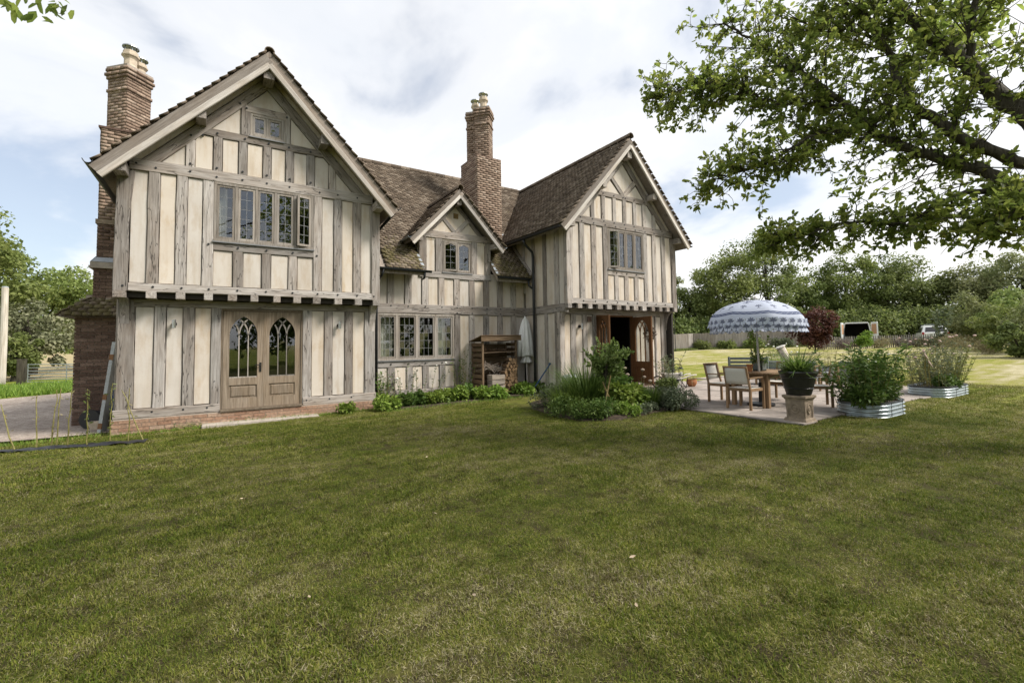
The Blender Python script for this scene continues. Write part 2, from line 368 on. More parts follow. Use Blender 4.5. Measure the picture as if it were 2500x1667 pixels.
# lawn blades and ground: colour follows the place in the lawn
LAWN_STOPS = [(0.0, (0.082, 0.120, 0.012)), (0.30, (0.150, 0.182, 0.022)), (0.56, (0.245, 0.238, 0.058)), (0.8, (0.31, 0.283, 0.15)), (1.0, (0.42, 0.38, 0.245))]
def lawn_dry_sunlit(nt):
    geo = node(nt, 'NewGeometry')
    a = node(nt, 'TexNoise', {'Vector': geo.outputs['Position'], 'Scale': 0.42, 'Detail': 4.0, 'Roughness': 0.55})
    b = node(nt, 'TexNoise', {'Vector': geo.outputs['Position'], 'Scale': 2.4, 'Detail': 6.0, 'Roughness': 0.65})
    mp = node(nt, 'Mapping', {'Vector': geo.outputs['Position'], 'Rotation': (0, 0, R(-33)), 'Scale': (0.22, 2.6, 1.0)})
    st = node(nt, 'TexNoise', {'Vector': mp.outputs[0], 'Scale': 1.0, 'Detail': 3.0})
    sp = node(nt, 'SeparateXYZ', {0: geo.outputs['Position']})
    # open lawn towards the fences: drier grass, plus its sunlit paleness painted in
    far = node(nt, 'MapRange', {'Value': sp.outputs['X'], 'From Min': 8.0, 'From Max': 26.0, 'To Min': 0.0, 'To Max': 0.42})
    v = math_(nt, 'ADD', math_(nt, 'MULTIPLY', a.outputs['Fac'], 1.3), math_(nt, 'MULTIPLY', b.outputs['Fac'], 1.05))
    v = math_(nt, 'ADD', v, math_(nt, 'MULTIPLY', st.outputs['Fac'], 0.8))
    v = math_(nt, 'SUBTRACT', v, 1.27)
    return math_(nt, 'ADD', v, far.outputs[0]), geo
def damp(nt, geo, c):
    # clumps of darker thatch and clippings
    k = node(nt, 'TexNoise', {'Vector': geo.outputs['Position'], 'Scale': 5.5, 'Detail': 5.0, 'Roughness': 0.7})
    return mixc(nt, 1.0, c, ramp(nt, k.outputs['Fac'], [(0.34, (0.50, 0.47, 0.42)), (0.47, (0.92, 0.92, 0.92)), (0.66, (1.18, 1.16, 1.12))]), 'MULTIPLY')
m, nt = material('grass_blade')
d, geo = lawn_dry_sunlit(nt)
at = node(nt, 'Attribute', attribute_name='rnd')
f = math_(nt, 'ADD', d, math_(nt, 'MULTIPLY', math_(nt, 'SUBTRACT', at.outputs['Fac'], 0.42), 0.72), True)
c = damp(nt, geo, ramp(nt, f, LAWN_STOPS))
p = node(nt, 'BsdfPrincipled', {'Base Color': c, 'Roughness': 0.6, 'Specular IOR Level': 0.2})
t = node(nt, 'BsdfTranslucent', {'Color': c})
mx = node(nt, 'MixShader', {0: 0.3, 1: p.outputs[0], 2: t.outputs[0]})
node(nt, 'OutputMaterial', {'Surface': mx.outputs[0]})
m, nt = material('lawn_ground')
d, geo = lawn_dry_sunlit(nt)
n = node(nt, 'TexNoise', {'Vector': geo.outputs['Position'], 'Scale': 24.0, 'Detail': 6.0, 'Roughness': 0.75})
f = math_(nt, 'ADD', d, math_(nt, 'MULTIPLY', math_(nt, 'SUBTRACT', n.outputs['Fac'], 0.5), 0.9), True)
c = damp(nt, geo, ramp(nt, f, LAWN_STOPS))
# brown thatch and soil between the blades
nb = node(nt, 'TexNoise', {'Vector': geo.outputs['Position'], 'Scale': 5.0, 'Detail': 5.0, 'Roughness': 0.7})
c = mixc(nt, ramp(nt, nb.outputs['Fac'], [(0.36, (0.45, 0.45, 0.45)), (0.60, (0.97, 0.97, 0.97))]), c, (0.060, 0.048, 0.026))
fd = node(nt, 'MapRange', {'Value': node(nt, 'VectorMath', {0: geo.outputs['Position']}, operation='LENGTH').outputs['Value'], 'From Min': 9.0, 'From Max': 17.0})
c = mixc(nt, fd.outputs[0], c, ramp(nt, f, LAWN_STOPS))
sp = node(nt, 'SeparateXYZ', {0: geo.outputs['Position']})
# straw-coloured hay field beyond the gate
fld = math_(nt, 'MULTIPLY', math_(nt, 'GREATER_THAN', sp.outputs['Y'], 39.0), math_(nt, 'LESS_THAN', sp.outputs['X'], 12.0))
c = mixc(nt, fld, c, ramp(nt, n.outputs['Fac'], [(0.3, (0.26, 0.215, 0.115)), (0.7, (0.37, 0.31, 0.18))]))
finish(nt, c, 0.95, n.outputs['Fac'], 0.8, 0.05, 0.1)
m, nt = material('gravel')
geo = node(nt, 'NewGeometry')
v = node(nt, 'TexVoronoi', {'Vector': geo.outputs['Position'], 'Scale': 30.0})
n = node(nt, 'TexNoise', {'Vector': geo.outputs['Position'], 'Scale': 7.0, 'Detail': 8.0, 'Roughness': 0.85})
n2 = node(nt, 'TexNoise', {'Vector': geo.outputs['Position'], 'Scale': 0.7, 'Detail': 4.0})
c = ramp(nt, n.outputs['Fac'], [(0.34, (0.14, 0.112, 0.095)), (0.5, (0.36, 0.31, 0.27)), (0.66, (0.56, 0.505, 0.455))])
c = mixc(nt, 1.0, c, ramp(nt, n2.outputs['Fac'], [(0.3, (0.75, 0.72, 0.7)), (0.7, (1.1, 1.08, 1.05))]), 'MULTIPLY')
finish(nt, c, 0.9, v.outputs['Distance'], 0.9, 0.03, 0.2)

# ------------------------------------------------------------------ mesh helpers
rng = np.random.default_rng(7)
WO = {}                                   # world origin of each un-rotated parent
class MB:
    def __init__(s):
        s.v, s.f, s.n = [], [], 0
    def add(s, v, f):
        v = np.asarray(v, float).reshape(-1, 3)
        s.v.append(v)
        s.f += [tuple(i + s.n for i in q) for q in f]
        s.n += len(v)
        return s
    def box(s, x0, x1, y0, y1, z0, z1):
        v = [(x, y, z) for z in (z0, z1) for y in (y0, y1) for x in (x0, x1)]
        return s.add(v, [(0, 2, 3, 1), (4, 5, 7, 6), (0, 1, 5, 4), (2, 6, 7, 3), (0, 4, 6, 2), (1, 3, 7, 5)])
    def bbox(s, x0, x1, y0, y1, z0, z1, b=0.01):
        """box with chamfered vertical and top edges"""
        r = [(x0 + b, y0), (x1 - b, y0), (x1, y0 + b), (x1, y1 - b), (x1 - b, y1), (x0 + b, y1), (x0, y1 - b), (x0, y0 + b)]
        cx, cy = (x0 + x1) / 2, (y0 + y1) / 2
        def ins(p, k):
            return (p[0] - math.copysign(k, p[0] - cx), p[1] - math.copysign(k, p[1] - cy))
        return s.loft([[(*p, z0) for p in r], [(*p, z1 - b) for p in r], [(*ins(p, b), z1) for p in r]])
    def obox(s, c, ax, h):
        c = np.asarray(c, float); ax = np.asarray(ax, float)
        v = [c + sx * h[0] * ax[0] + sy * h[1] * ax[1] + sz * h[2] * ax[2] for sz in (-1, 1) for sy in (-1, 1) for sx in (-1, 1)]
        return s.add(v, [(0, 2, 3, 1), (4, 5, 7, 6), (0, 1, 5, 4), (2, 6, 7, 3), (0, 4, 6, 2), (1, 3, 7, 5)])
    def bar(s, a, b, w, d=None, up=(0, 0, 1)):
        """rectangular bar from a to b"""
        a, b = np.asarray(a, float), np.asarray(b, float)
        t = b - a; L = np.linalg.norm(t); t = t / L
        u = np.asarray(up, float)
        if abs(t @ u) > 0.95: u = np.array((0, 1.0, 0)) if abs(t[1]) < 0.9 else np.array((1.0, 0, 0))
        x = np.cross(u, t); x /= np.linalg.norm(x); y = np.cross(t, x)
        return s.obox((a + b) / 2, (x, y, t), (w / 2, (d or w) / 2, L / 2))
    def loft(s, rings, caps=True, closed=True):
        k = len(rings[0]); f = []
        for i in range(len(rings) - 1):
            for j in range(k if closed else k - 1):
                f.append((i * k + j, i * k + (j + 1) % k, (i + 1) * k + (j + 1) % k, (i + 1) * k + j))
        if caps and closed:
            f.append(tuple(range(k))[::-1])
            f.append(tuple((len(rings) - 1) * k + j for j in range(k)))
        return s.add(np.array(rings, float).reshape(-1, 3), f)
    def tube(s, path, rad, k=8, caps=True):
        P = np.asarray(path, float); n = len(P)
        rad = np.broadcast_to(np.asarray(rad, float), (n,))
        T = np.gradient(P, axis=0); T /= np.linalg.norm(T, axis=1)[:, None] + 1e-12
        u = np.array((0, 0, 1.0)) if abs(T[0][2]) < 0.9 else np.array((1.0, 0, 0))
        rings = []
        for i in range(n):
            x = np.cross(u, T[i]); x /= np.linalg.norm(x) + 1e-12
            y = np.cross(T[i], x); u = y
            a = np.arange(k) * 2 * np.pi / k
            rings.append(P[i] + rad[i] * (np.cos(a)[:, None] * x + np.sin(a)[:, None] * y))
        return s.loft(rings, caps)
    def lathe(s, prof, c=(0, 0, 0), k=24, sq=None):
        rings = []
        for r, z in prof:
            a = np.arange(k) * 2 * np.pi / k
            rings.append(np.stack((c[0] + r * np.cos(a), c[1] + r * np.sin(a), np.full(k, c[2] + z)), 1))
        return s.loft(rings)
    def poly(s, pts, d):
        """extrude a 3-D polygon by vector d"""
        p = np.asarray(pts, float)
        return s.loft([p, p + np.asarray(d, float)])
    def verts(s):
        return np.concatenate(s.v) if s.v else np.zeros((0, 3))

def raw_mesh(name, V, F, mat, fixn=True, smooth=False):
    me = bpy.data.meshes.new(name)
    me.from_pydata(V.tolist(), [], F)
    if fixn:
        bm = bmesh.new(); bm.from_mesh(me)
        bmesh.ops.recalc_face_normals(bm, faces=bm.faces)
        bm.to_mesh(me); bm.free()
    if smooth:
        me.polygons.foreach_set('use_smooth', [True] * len(me.polygons))
    if mat: me.materials.append(MATS[mat])
    me.update()
    return me

def link(name, me, parent=None, loc=(0, 0, 0), rot=None):
    o = bpy.data.objects.new(name, me)
    COL.objects.link(o)
    if parent is not None:
        o.parent = parent
        pw = WO.get(parent.name, np.zeros(3))
        o.location = np.asarray(loc, float) - pw
    else:
        o.location = loc
    WO[o.name] = np.asarray(loc, float)
    if rot is not None:
        o.rotation_euler = rot
    return o

def add(name, mb, mat, parent=None, origin=None, smooth=False, fixn=True):
    """world-space MB -> object with its origin at the base centre of its bounds"""
    V = mb.verts()
    if origin is None:
        lo, hi = V.min(0), V.max(0)
        origin = np.array(((lo[0] + hi[0]) / 2, (lo[1] + hi[1]) / 2, lo[2]))
    origin = np.asarray(origin, float)
    me = raw_mesh(name, V - origin, mb.f, mat, fixn, smooth)
    return link(name, me, parent, origin)

def thing(name, label, cat, loc=(0, 0, 0), group=None):
    o = bpy.data.objects.new(name, None)
    COL.objects.link(o)
    o.location = loc
    o.empty_display_size = 0.2
    WO[o.name] = np.asarray(loc, float)
    return tag(o, label, cat, group)

def tag(o, label, cat, group=None):
    o['label'] = label; o['category'] = cat
    if group: o['group'] = group
    return o

def struct(o):
    o['kind'] = 'structure'
    return o

def stuff(o):
    o['kind'] = 'stuff'
    return o

def dup(root, loc, rotz, label=None, scale=1.0):
    """copy of a locally built thing with its parts and sub-parts"""
    r = root.copy(); COL.objects.link(r)
    r.location = loc; r.rotation_euler = (0, 0, rotz); r.scale = (scale,) * 3
    if label: r['label'] = label
    for ch in list(root.children):
        c = ch.copy(); COL.objects.link(c); c.parent = r
        for g in ch.children:
            d = g.copy(); COL.objects.link(d); d.parent = c
    return r

def fast_mesh(name, V, F, mat, rnd=None, smooth=False):
    """large mesh from numpy arrays; F is (M,k)"""
    V = np.ascontiguousarray(V, np.float32).reshape(-1, 3); F = np.ascontiguousarray(F, np.int32)
    me = bpy.data.meshes.new(name)
    me.vertices.add(len(V)); me.vertices.foreach_set('co', V.ravel())
    me.loops.add(F.size); me.loops.foreach_set('vertex_index', F.ravel())
    me.polygons.add(len(F))
    me.polygons.foreach_set('loop_start', np.arange(0, F.size, F.shape[1], dtype=np.int32))
    if rnd is not None:
        a = me.attributes.new('rnd', 'FLOAT', 'POINT')
        a.data.foreach_set('value', np.ascontiguousarray(rnd, np.float32))
    if smooth: me.polygons.foreach_set('use_smooth', np.ones(len(F), bool))
    me.materials.append(MATS[mat])
    me.update(calc_edges=True)
    return me

BOXF = np.array([(0, 2, 3, 1), (4, 5, 7, 6), (0, 1, 5, 4), (2, 6, 7, 3), (0, 4, 6, 2), (1, 3, 7, 5)])
def merged(name, base, faces, M, mat, rnd):
    """N transformed copies of a small base mesh in one mesh; M is (N,3,4)"""
    N = len(M); nb = len(base)
    V = np.einsum('nij,bj->nbi', M[:, :, :3], base) + M[:, None, :, 3]
    F = (np.asarray(faces)[None] + (np.arange(N) * nb)[:, None, None]).reshape(-1, len(faces[0]))
    return fast_mesh(name, V, F, mat, np.repeat(rnd, nb))

# leaves -------------------------------------------------------------
def unit(a):
    return a / (np.linalg.norm(a, axis=-1, keepdims=True) + 1e-9)

def leaf_cards(g, P, size, asp=0.5, up=0.5, droop=0.0, out=None, outw=0.0):
    """folded leaf-shaped quads pairs (6 verts, 2 quads each) at points P"""
    N = len(P)
    a = unit(g.normal(size=(N, 3)) + np.array((0, 0, -droop)) + (0 if out is None else outw * out))
    n = unit(g.normal(size=(N, 3)) * (1 - up) + np.array((0, 0, up * 1.6)) + (0 if out is None else 0.5 * out))
    wv = unit(np.cross(n, a)); n = np.cross(a, wv)
    L = size * g.uniform(0.6, 1.25, N)[:, None]
    W = L * asp * 0.5
    b = P
    V = np.stack((b, b + a * L * 0.35 + wv * W + n * W * 0.45, b + a * L * 0.8 + wv * W * 0.75 + n * W * 0.3, b + a * L,
                  b + a * L * 0.8 - wv * W * 0.75 + n * W * 0.3, b + a * L * 0.35 - wv * W + n * W * 0.45), 1)
    base = (np.arange(N) * 6)[:, None]
    F = np.concatenate((base + np.array((0, 1, 2, 3)), base + np.array((0, 3, 4, 5))), 0)
    return V.reshape(-1, 3), F, np.repeat(g.uniform(0, 1, N), 6)

def quad_cards(g, P, size, asp=0.6, up=0.4, out=None):
    N = len(P)
    a = unit(g.normal(size=(N, 3)))
    n = unit(g.normal(size=(N, 3)) * (1 - up) + np.array((0, 0, up * 1.5)) + (0 if out is None else 0.8 * out))
    wv = unit(np.cross(n, a)); a = np.cross(wv, n)
    L = size * g.uniform(0.6, 1.3, N)[:, None]; W = L * asp * 0.5
    V = np.stack((P - a * L * 0.5, P + wv * W - a * L * 0.05 + n * W * 0.4, P + a * L * 0.5, P - wv * W + n * W * 0.4), 1)
    F = (np.arange(N) * 4)[:, None] + np.array((0, 1, 2, 3))
    return V.reshape(-1, 3), F, np.repeat(g.uniform(0, 1, N), 4)

def join_cards(lst):
    V, F, Rn, k = [], [], [], 0
    for v, f, r in lst:
        V.append(v); F.append(f + k); Rn.append(r); k += len(v)
    return np.concatenate(V), np.concatenate(F), np.concatenate(Rn)

def clump_points(g, n, centers, radii, shell=0.55, flat=0.8):
    idx = g.integers(0, len(centers), n)
    d = unit(g.normal(size=(n, 3)))
    r = radii[idx] * (shell + (1 - shell) * g.random(n)) ** 0.8
    d2 = d * np.array((1, 1, flat))
    return centers[idx] + d2 * r[:, None], d, idx

# ------------------------------------------------------------------ ground
def gz(x, y=0.0):
    x = np.asarray(x, float)
    return 0.014 * (np.clip(x, -40, 8.5) + 1) + 0.0335 * np.clip(x - 17, 0, 18) + 0.02 * np.clip(x - 35, 0, 60)

def axis(lo, hi, c0, c1, fine, k=1.16):
    a = list(np.arange(c0, c1 + 1e-6, fine)); s = fine
    while a[-1] < hi: s *= k; a.append(a[-1] + s)
    s = fine
    while a[0] > lo: s *= k; a.insert(0, a[0] - s)
    return np.array(a)
ax, ay = axis(-900, 1500, -6, 18, 0.25), axis(-600, 1600, -1, 13, 0.25)
GX, GY = np.meshgrid(ax, ay)
ZZ = gz(GX) + 0.012 * np.sin(GX * 1.7 + GY * 0.6) * np.cos(GY * 1.3) * (np.hypot(GX, GY) < 40)
V = np.stack((GX, GY, ZZ), -1).reshape(-1, 3)
ny, nx = GX.shape
ii = (np.arange(ny - 1)[:, None] * nx + np.arange(nx - 1)).ravel()
me = fast_mesh('lawn', V, np.stack((ii, ii + 1, ii + nx + 1, ii + nx), 1), 'lawn_ground', smooth=True)
struct(link('lawn', me))

# gravel drive at the left of the house
def sheet(name, poly, mat, h, res=0.4):
    poly = np.array(poly)
    mb = MB(); P = [(x, y, gz(x) + h) for x, y in poly]
    mb.add(P, [tuple(range(len(P)))])
    return struct(add(name, mb, mat, fixn=False))
sheet('gravel_drive', [(-2.95, 11.85), (-1.72, 11.75), (-1.72, 20), (-1.7, 30), (-4.4, 24.6), (-6.5, 23.1), (-9, 22.2), (-14, 20.5), (-16, 12.5), (-4.5, 12.2)], 'gravel', 0.03)

# paved terrace: separate slabs in random coursed sizes over a bedding sheet
PZ = 0.17
mb = MB(); mb.box(8.52, 17.4, 4.02, 10.6, -0.2, PZ - 0.028)
patio = struct(add('patio', mb, 'paving_joint', origin=(8.5, 4.0, 0)))
g = np.random.default_rng(21)
slab_meshes = {}
def slab_mesh(w, d):
    key = (round(w, 2), round(d, 2))
    if key not in slab_meshes:
        mb = MB(); mb.bbox(-w / 2 + 0.009, w / 2 - 0.009, -d / 2 + 0.009, d / 2 - 0.009, -0.03, 0, 0.008)
        slab_meshes[key] = raw_mesh('paving_slab', mb.verts(), mb.f, 'paving')
    return slab_meshes[key]
x = 8.5
while x < 17.3:
    wd = g.choice((0.45, 0.6, 0.9))
    y = 4.0 - g.uniform(0, 0.12)
    ymax = 10.05
    while y < ymax:
        ln = g.choice((0.6, 0.75, 0.9, 1.2))
        o = link('paving_slab', slab_mesh(wd, ln), patio, (x + wd / 2, y + ln / 2, PZ + g.uniform(-0.004, 0.002)))
        o.rotation_euler = (g.normal() * 0.002, g.normal() * 0.002, 0)
        y += ln
    x += wd

# soil of the planting beds
def soil_bed(poly, h):
    mb = MB(); poly = np.array(poly); c = poly.mean(0)
    out = [(x, y, gz(x) + 0.0) for x, y in poly]
    inn = [(c[0] + (x - c[0]) * 0.88, c[1] + (y - c[1]) * 0.88, gz(x) + h) for x, y in poly]
    mb.loft([out, inn], caps=True)
    return struct(add('soil_bed', mb, 'soil'))
soil_bed([(3.25, 10.85), (4.2, 10.62), (5.5, 10.72), (6.8, 10.8), (7.6, 10.6), (8.1, 10.6), (8.14, 11.88), (3.3, 11.88)], 0.05)
soil_bed([(6.1, 8.6), (5.85, 7.4), (5.95, 6.75), (6.6, 6.35), (7.8, 6.4), (8.48, 6.4), (8.48, 10.0), (7.6, 10.1), (6.7, 9.6)], 0.06)

# ================================================================== the house
house = thing('house', 'large timber framed house with cream plaster panels, brick chimneys and tiled gables', 'house', (0.8, 11.4, 0.0))
HG = np.random.default_rng(5)

class Front:                                # wall facing -Y
    def __init__(s, y): s.y = y
    U = np.array((1.0, 0, 0)); N = np.array((0, 1.0, 0))
    def P(s, u, z, d=0.0): return np.array((u, s.y + d, z))
class Side:                                 # wall facing -X
    def __init__(s, x): s.x = x
    U = np.array((0, 1.0, 0)); N = np.array((1.0, 0, 0))
    def P(s, u, z, d=0.0): return np.array((s.x + d, u, z))

def timber(name, fr, a, b, w, depth=0.14, proud=0.0, parent=house, mat='weathered_oak', hl=None, hr=None, jit=1.0, p0=None, p1=None, inward=None):
    A = fr.P(*a) if p0 is None else np.asarray(p0, float)
    B = fr.P(*b) if p1 is None else np.asarray(p1, float)
    inw = fr.N if inward is None else np.asarray(inward, float)
    t = B - A; L = np.linalg.norm(t); t = t / L
    x = np.cross(inw, t); x /= np.linalg.norm(x); y = np.cross(t, x)
    n = max(2, int(L / 0.3) + 1)
    ts = np.linspace(0, 1, n)
    rings = []
    c = 0.009
    bow = HG.normal() * 0.0045 * jit; bph = HG.uniform(0, 3)
    for tt in ts:
        j = HG.normal(size=3) * 0.0035 * jit
        bw_ = bow * math.sin(math.pi * tt + bph * 0.3)
        l = (w / 2 if hl is None else np.interp(tt, *hl)) + j[0] - bw_
        r = (w / 2 if hr is None else np.interp(tt, *hr)) + j[1] + bw_
        f = -proud + abs(j[2]) * 0.8
        rings.append([(-l, depth, tt * L), (-l, f + c, tt * L), (-l + c, f, tt * L), (r - c, f, tt * L), (r, f + c, tt * L), (r, depth, tt * L)])
    mb = MB(); mb.loft(rings)
    me = raw_mesh(name, mb.verts(), mb.f, mat)
    o = link(name, me, parent, A)
    o.rotation_euler = Matrix(np.stack((x, y, t), 1).tolist()).to_euler()
    return o

def panel(fr, poly, parent=house, d0=0.03, inset=0.007, name='plaster_panel'):
    p = np.array(poly, float)
    c = p.mean(0)
    def ins(k):
        out = []
        n = len(p)
        for i in range(n):
            e1 = p[i] - p[i - 1]; e2 = p[(i + 1) % n] - p[i]
            e1 /= np.linalg.norm(e1) + 1e-9; e2 /= np.linalg.norm(e2) + 1e-9
            n1 = np.array((-e1[1], e1[0])); n2 = np.array((-e2[1], e2[0]))
            if n1 @ (c - p[i]) < 0: n1 = -n1
            if n2 @ (c - p[i]) < 0: n2 = -n2
            b = n1 + n2; b /= max(0.35, (b @ n1))
            out.append(p[i] + b * k)
        return out
    d = d0 + HG.uniform(-0.005, 0.004)
    mb = MB()
    mb.loft([[fr.P(u, z, 0.13) for u, z in ins(0.001)], [fr.P(u, z, d + 0.008) for u, z in ins(inset)], [fr.P(u, z, d) for u, z in ins(inset + 0.008)]])
    return add(name, mb, 'plaster', parent)

def clip(poly, a, b, c):
    out = []
    n = len(poly)
    for i in range(n):
        p, q = poly[i], poly[(i + 1) % n]
        fp, fq = a * p[0] + b * p[1] - c, a * q[0] + b * q[1] - c
        if fp <= 1e-9: out.append(p)
        if (fp < -1e-9 and fq > 1e-9) or (fp > 1e-9 and fq < -1e-9):
            t = fp / (fp - fq)
            out.append((p[0] + t * (q[0] - p[0]), p[1] + t * (q[1] - p[1])))
    return out

def poly_area(p):
    p = np.array(p)
    return 0.5 * abs(np.dot(p[:, 0], np.roll(p[:, 1], 1)) - np.dot(p[:, 1], np.roll(p[:, 0], 1))) if len(p) > 2 else 0

def panels_between(fr, edges, z0, z1):
    for a, b in edges:
        panel(fr, [(a, z0), (b, z0), (b, z1), (a, z1)])

def core(boxes, name='wall', mat='wall_core'):
    mb = MB()
    for b in boxes: mb.box(*b)
    return add(name, mb, mat, house)

PEGS = MB()
def peg(fr, u, z):
    PEGS.tube([fr.P(u, z, -0.016), fr.P(u, z, 0.05)], 0.020, 8)

# ---- windows ---------------------------------------------------------
def sash_boxes(mb, O, U, N, w, z0, z1, b=0.042, th=0.045):
    Z = np.array((0, 0, 1.0))
    def bx(u0, u1, a, c): mb.obox(O + U * (u0 + u1) / 2 + Z * (a + c) / 2 + N * th / 2, (U, N, Z), ((u1 - u0) / 2, th / 2, (c - a) / 2))
    bx(0, b, z0, z1); bx(w - b, w, z0, z1); bx(b, w - b, z0, z0 + b * 1.15); bx(b, w - b, z1 - b, z1)

def glaze(O, U, N, w, z0, z1, cols, rows, win, arch=False):
    """individual panes with slightly different tilt, lead cames between them"""
    Z = np.array((0, 0, 1.0))
    cw, rh = w / cols, (z1 - z0) / rows
    ld = MB()
    for i in range(1, cols):
        ld.obox(O + U * i * cw + Z * (z0 + z1) / 2 + N * 0.02, (U, N, Z), (0.0042, 0.005, (z1 - z0) / 2))
    for j in range(1, rows):
        ld.obox(O + U * w / 2 + Z * (z0 + j * rh) + N * 0.0205, (U, N, Z), (w / 2, 0.0045, 0.0042))
    for i in range(cols):
        for j in range(rows):
            c = O + U * (i + 0.5) * cw + Z * (z0 + (j + 0.5) * rh) + N * 0.022
            r1, r2 = HG.normal(size=2) * 0.011
            n = unit(N + U * r1 + Z * r2); u = unit(U - n * (U @ n)); zz = np.cross(u, n) * (1 if np.cross(u, n)[2] > 0 else -1)
            mb = MB(); mb.obox(c, (u, n, zz), (cw / 2 - 0.001, 0.002, rh / 2 - 0.001))
            add('pane', mb, 'window_glass', win, origin=c)
    add('leading', ld, 'lead_came', win)

def curtain(win, fr, u0, u1, z0, z1, d=0.22):
    n = 26; rings = []
    mb = MB(); vs = []
    for k in range(n + 1):
        u = u0 + (u1 - u0) * k / n
        o = 0.022 * math.sin(k * 1.7) + 0.01 * math.sin(k * 0.63)
        vs += [fr.P(u, z0, d + o), fr.P(u, z1, d + o * 0.7)]
    f = [(2 * k, 2 * k + 2, 2 * k + 3, 2 * k + 1) for k in range(n)]
    mb.add(vs, f)
    add('curtain', mb, 'curtain_cloth', win, fixn=False, smooth=True)

def window(fr, u0, u1, z0, z1, lights, cols, rows, fw=0.05, opened=None, curt=(), drip=True, label=None, archh=0.0):
    """outer frame with mullions; one casement per light, its panes and its leading"""
    Z = np.array((0, 0, 1.0))
    def bx(mb, a, b, z, zz, d0=0.0, d1=0.1):
        mb.obox(fr.P((a + b) / 2, (z + zz) / 2, (d0 + d1) / 2), (fr.U, fr.N, Z), ((b - a) / 2, (d1 - d0) / 2, (zz - z) / 2))
    mb = MB()
    bx(mb, u0, u1, z1 - fw, z1, 0.0)
    bx(mb, u0, u1, z0, z0 + fw, -0.012)
    bx(mb, u0, u0 + fw, z0 + fw, z1 - fw, 0.002)
    bx(mb, u1 - fw, u1, z0 + fw, z1 - fw, 0.002)
    for (a, b), (c, d) in zip(lights[:-1], lights[1:]):
        bx(mb, b, c, z0 + fw, z1 - fw, 0.004)
    win = add('window', mb, 'window_oak', house)
    if label: win['label'] = label
    if drip:
        mb = MB(); bx(mb, u0 - 0.02, u1 + 0.02, z0 - 0.028, z0 - 0.002, -0.03, 0.05)
        add('sill', mb, 'lead_came', win)
    zz0, zz1 = z0 + fw + 0.004, z1 - fw - 0.004
    for i, (a, b) in enumerate(lights):
        O = fr.P(a + 0.004, 0, 0.012); U, N = fr.U.copy(), fr.N.copy(); w = b - a - 0.008
        if opened and i in opened:
            side, ang = opened[i]
            ca, sa = math.cos(ang), math.sin(ang)
            if side == 'R':                        # hinge on the right, left edge swings out
                hinge = fr.P(b - 0.004, 0, 0.0)
                U = fr.U * ca + fr.N * sa
                N = fr.N * ca - fr.U * sa
                O = hinge - U * w
            else:
                hinge = fr.P(a + 0.004, 0, 0.0)
                U = fr.U * ca - fr.N * sa
                N = fr.N * ca + fr.U * sa
                O = hinge
        s = MB(); sash_boxes(s, O, U, N, w, zz0, zz1)
        if archh:                                  # shallow four-centred heads
            bw = w - 0.084
            for sgn in (0, 1):
                p = [O + U * (0.042 + (bw if sgn else 0)) + Z * (zz1 - 0.042), O + U * (0.042 + (bw if sgn else 0)) + Z * (zz1 - 0.042 - archh), O + U * (0.042 + bw / 2) + Z * (zz1 - 0.042)]
                s.poly([q + N * 0.004 for q in p], N * 0.036)
        add('casement', s, 'window_oak', win)
        glaze(O + U * 0.042, U, N, w - 0.084, zz0 + 0.048, zz1 - 0.042, cols, rows, win)
    for c in curt: curtain(win, fr, *c)
    return win

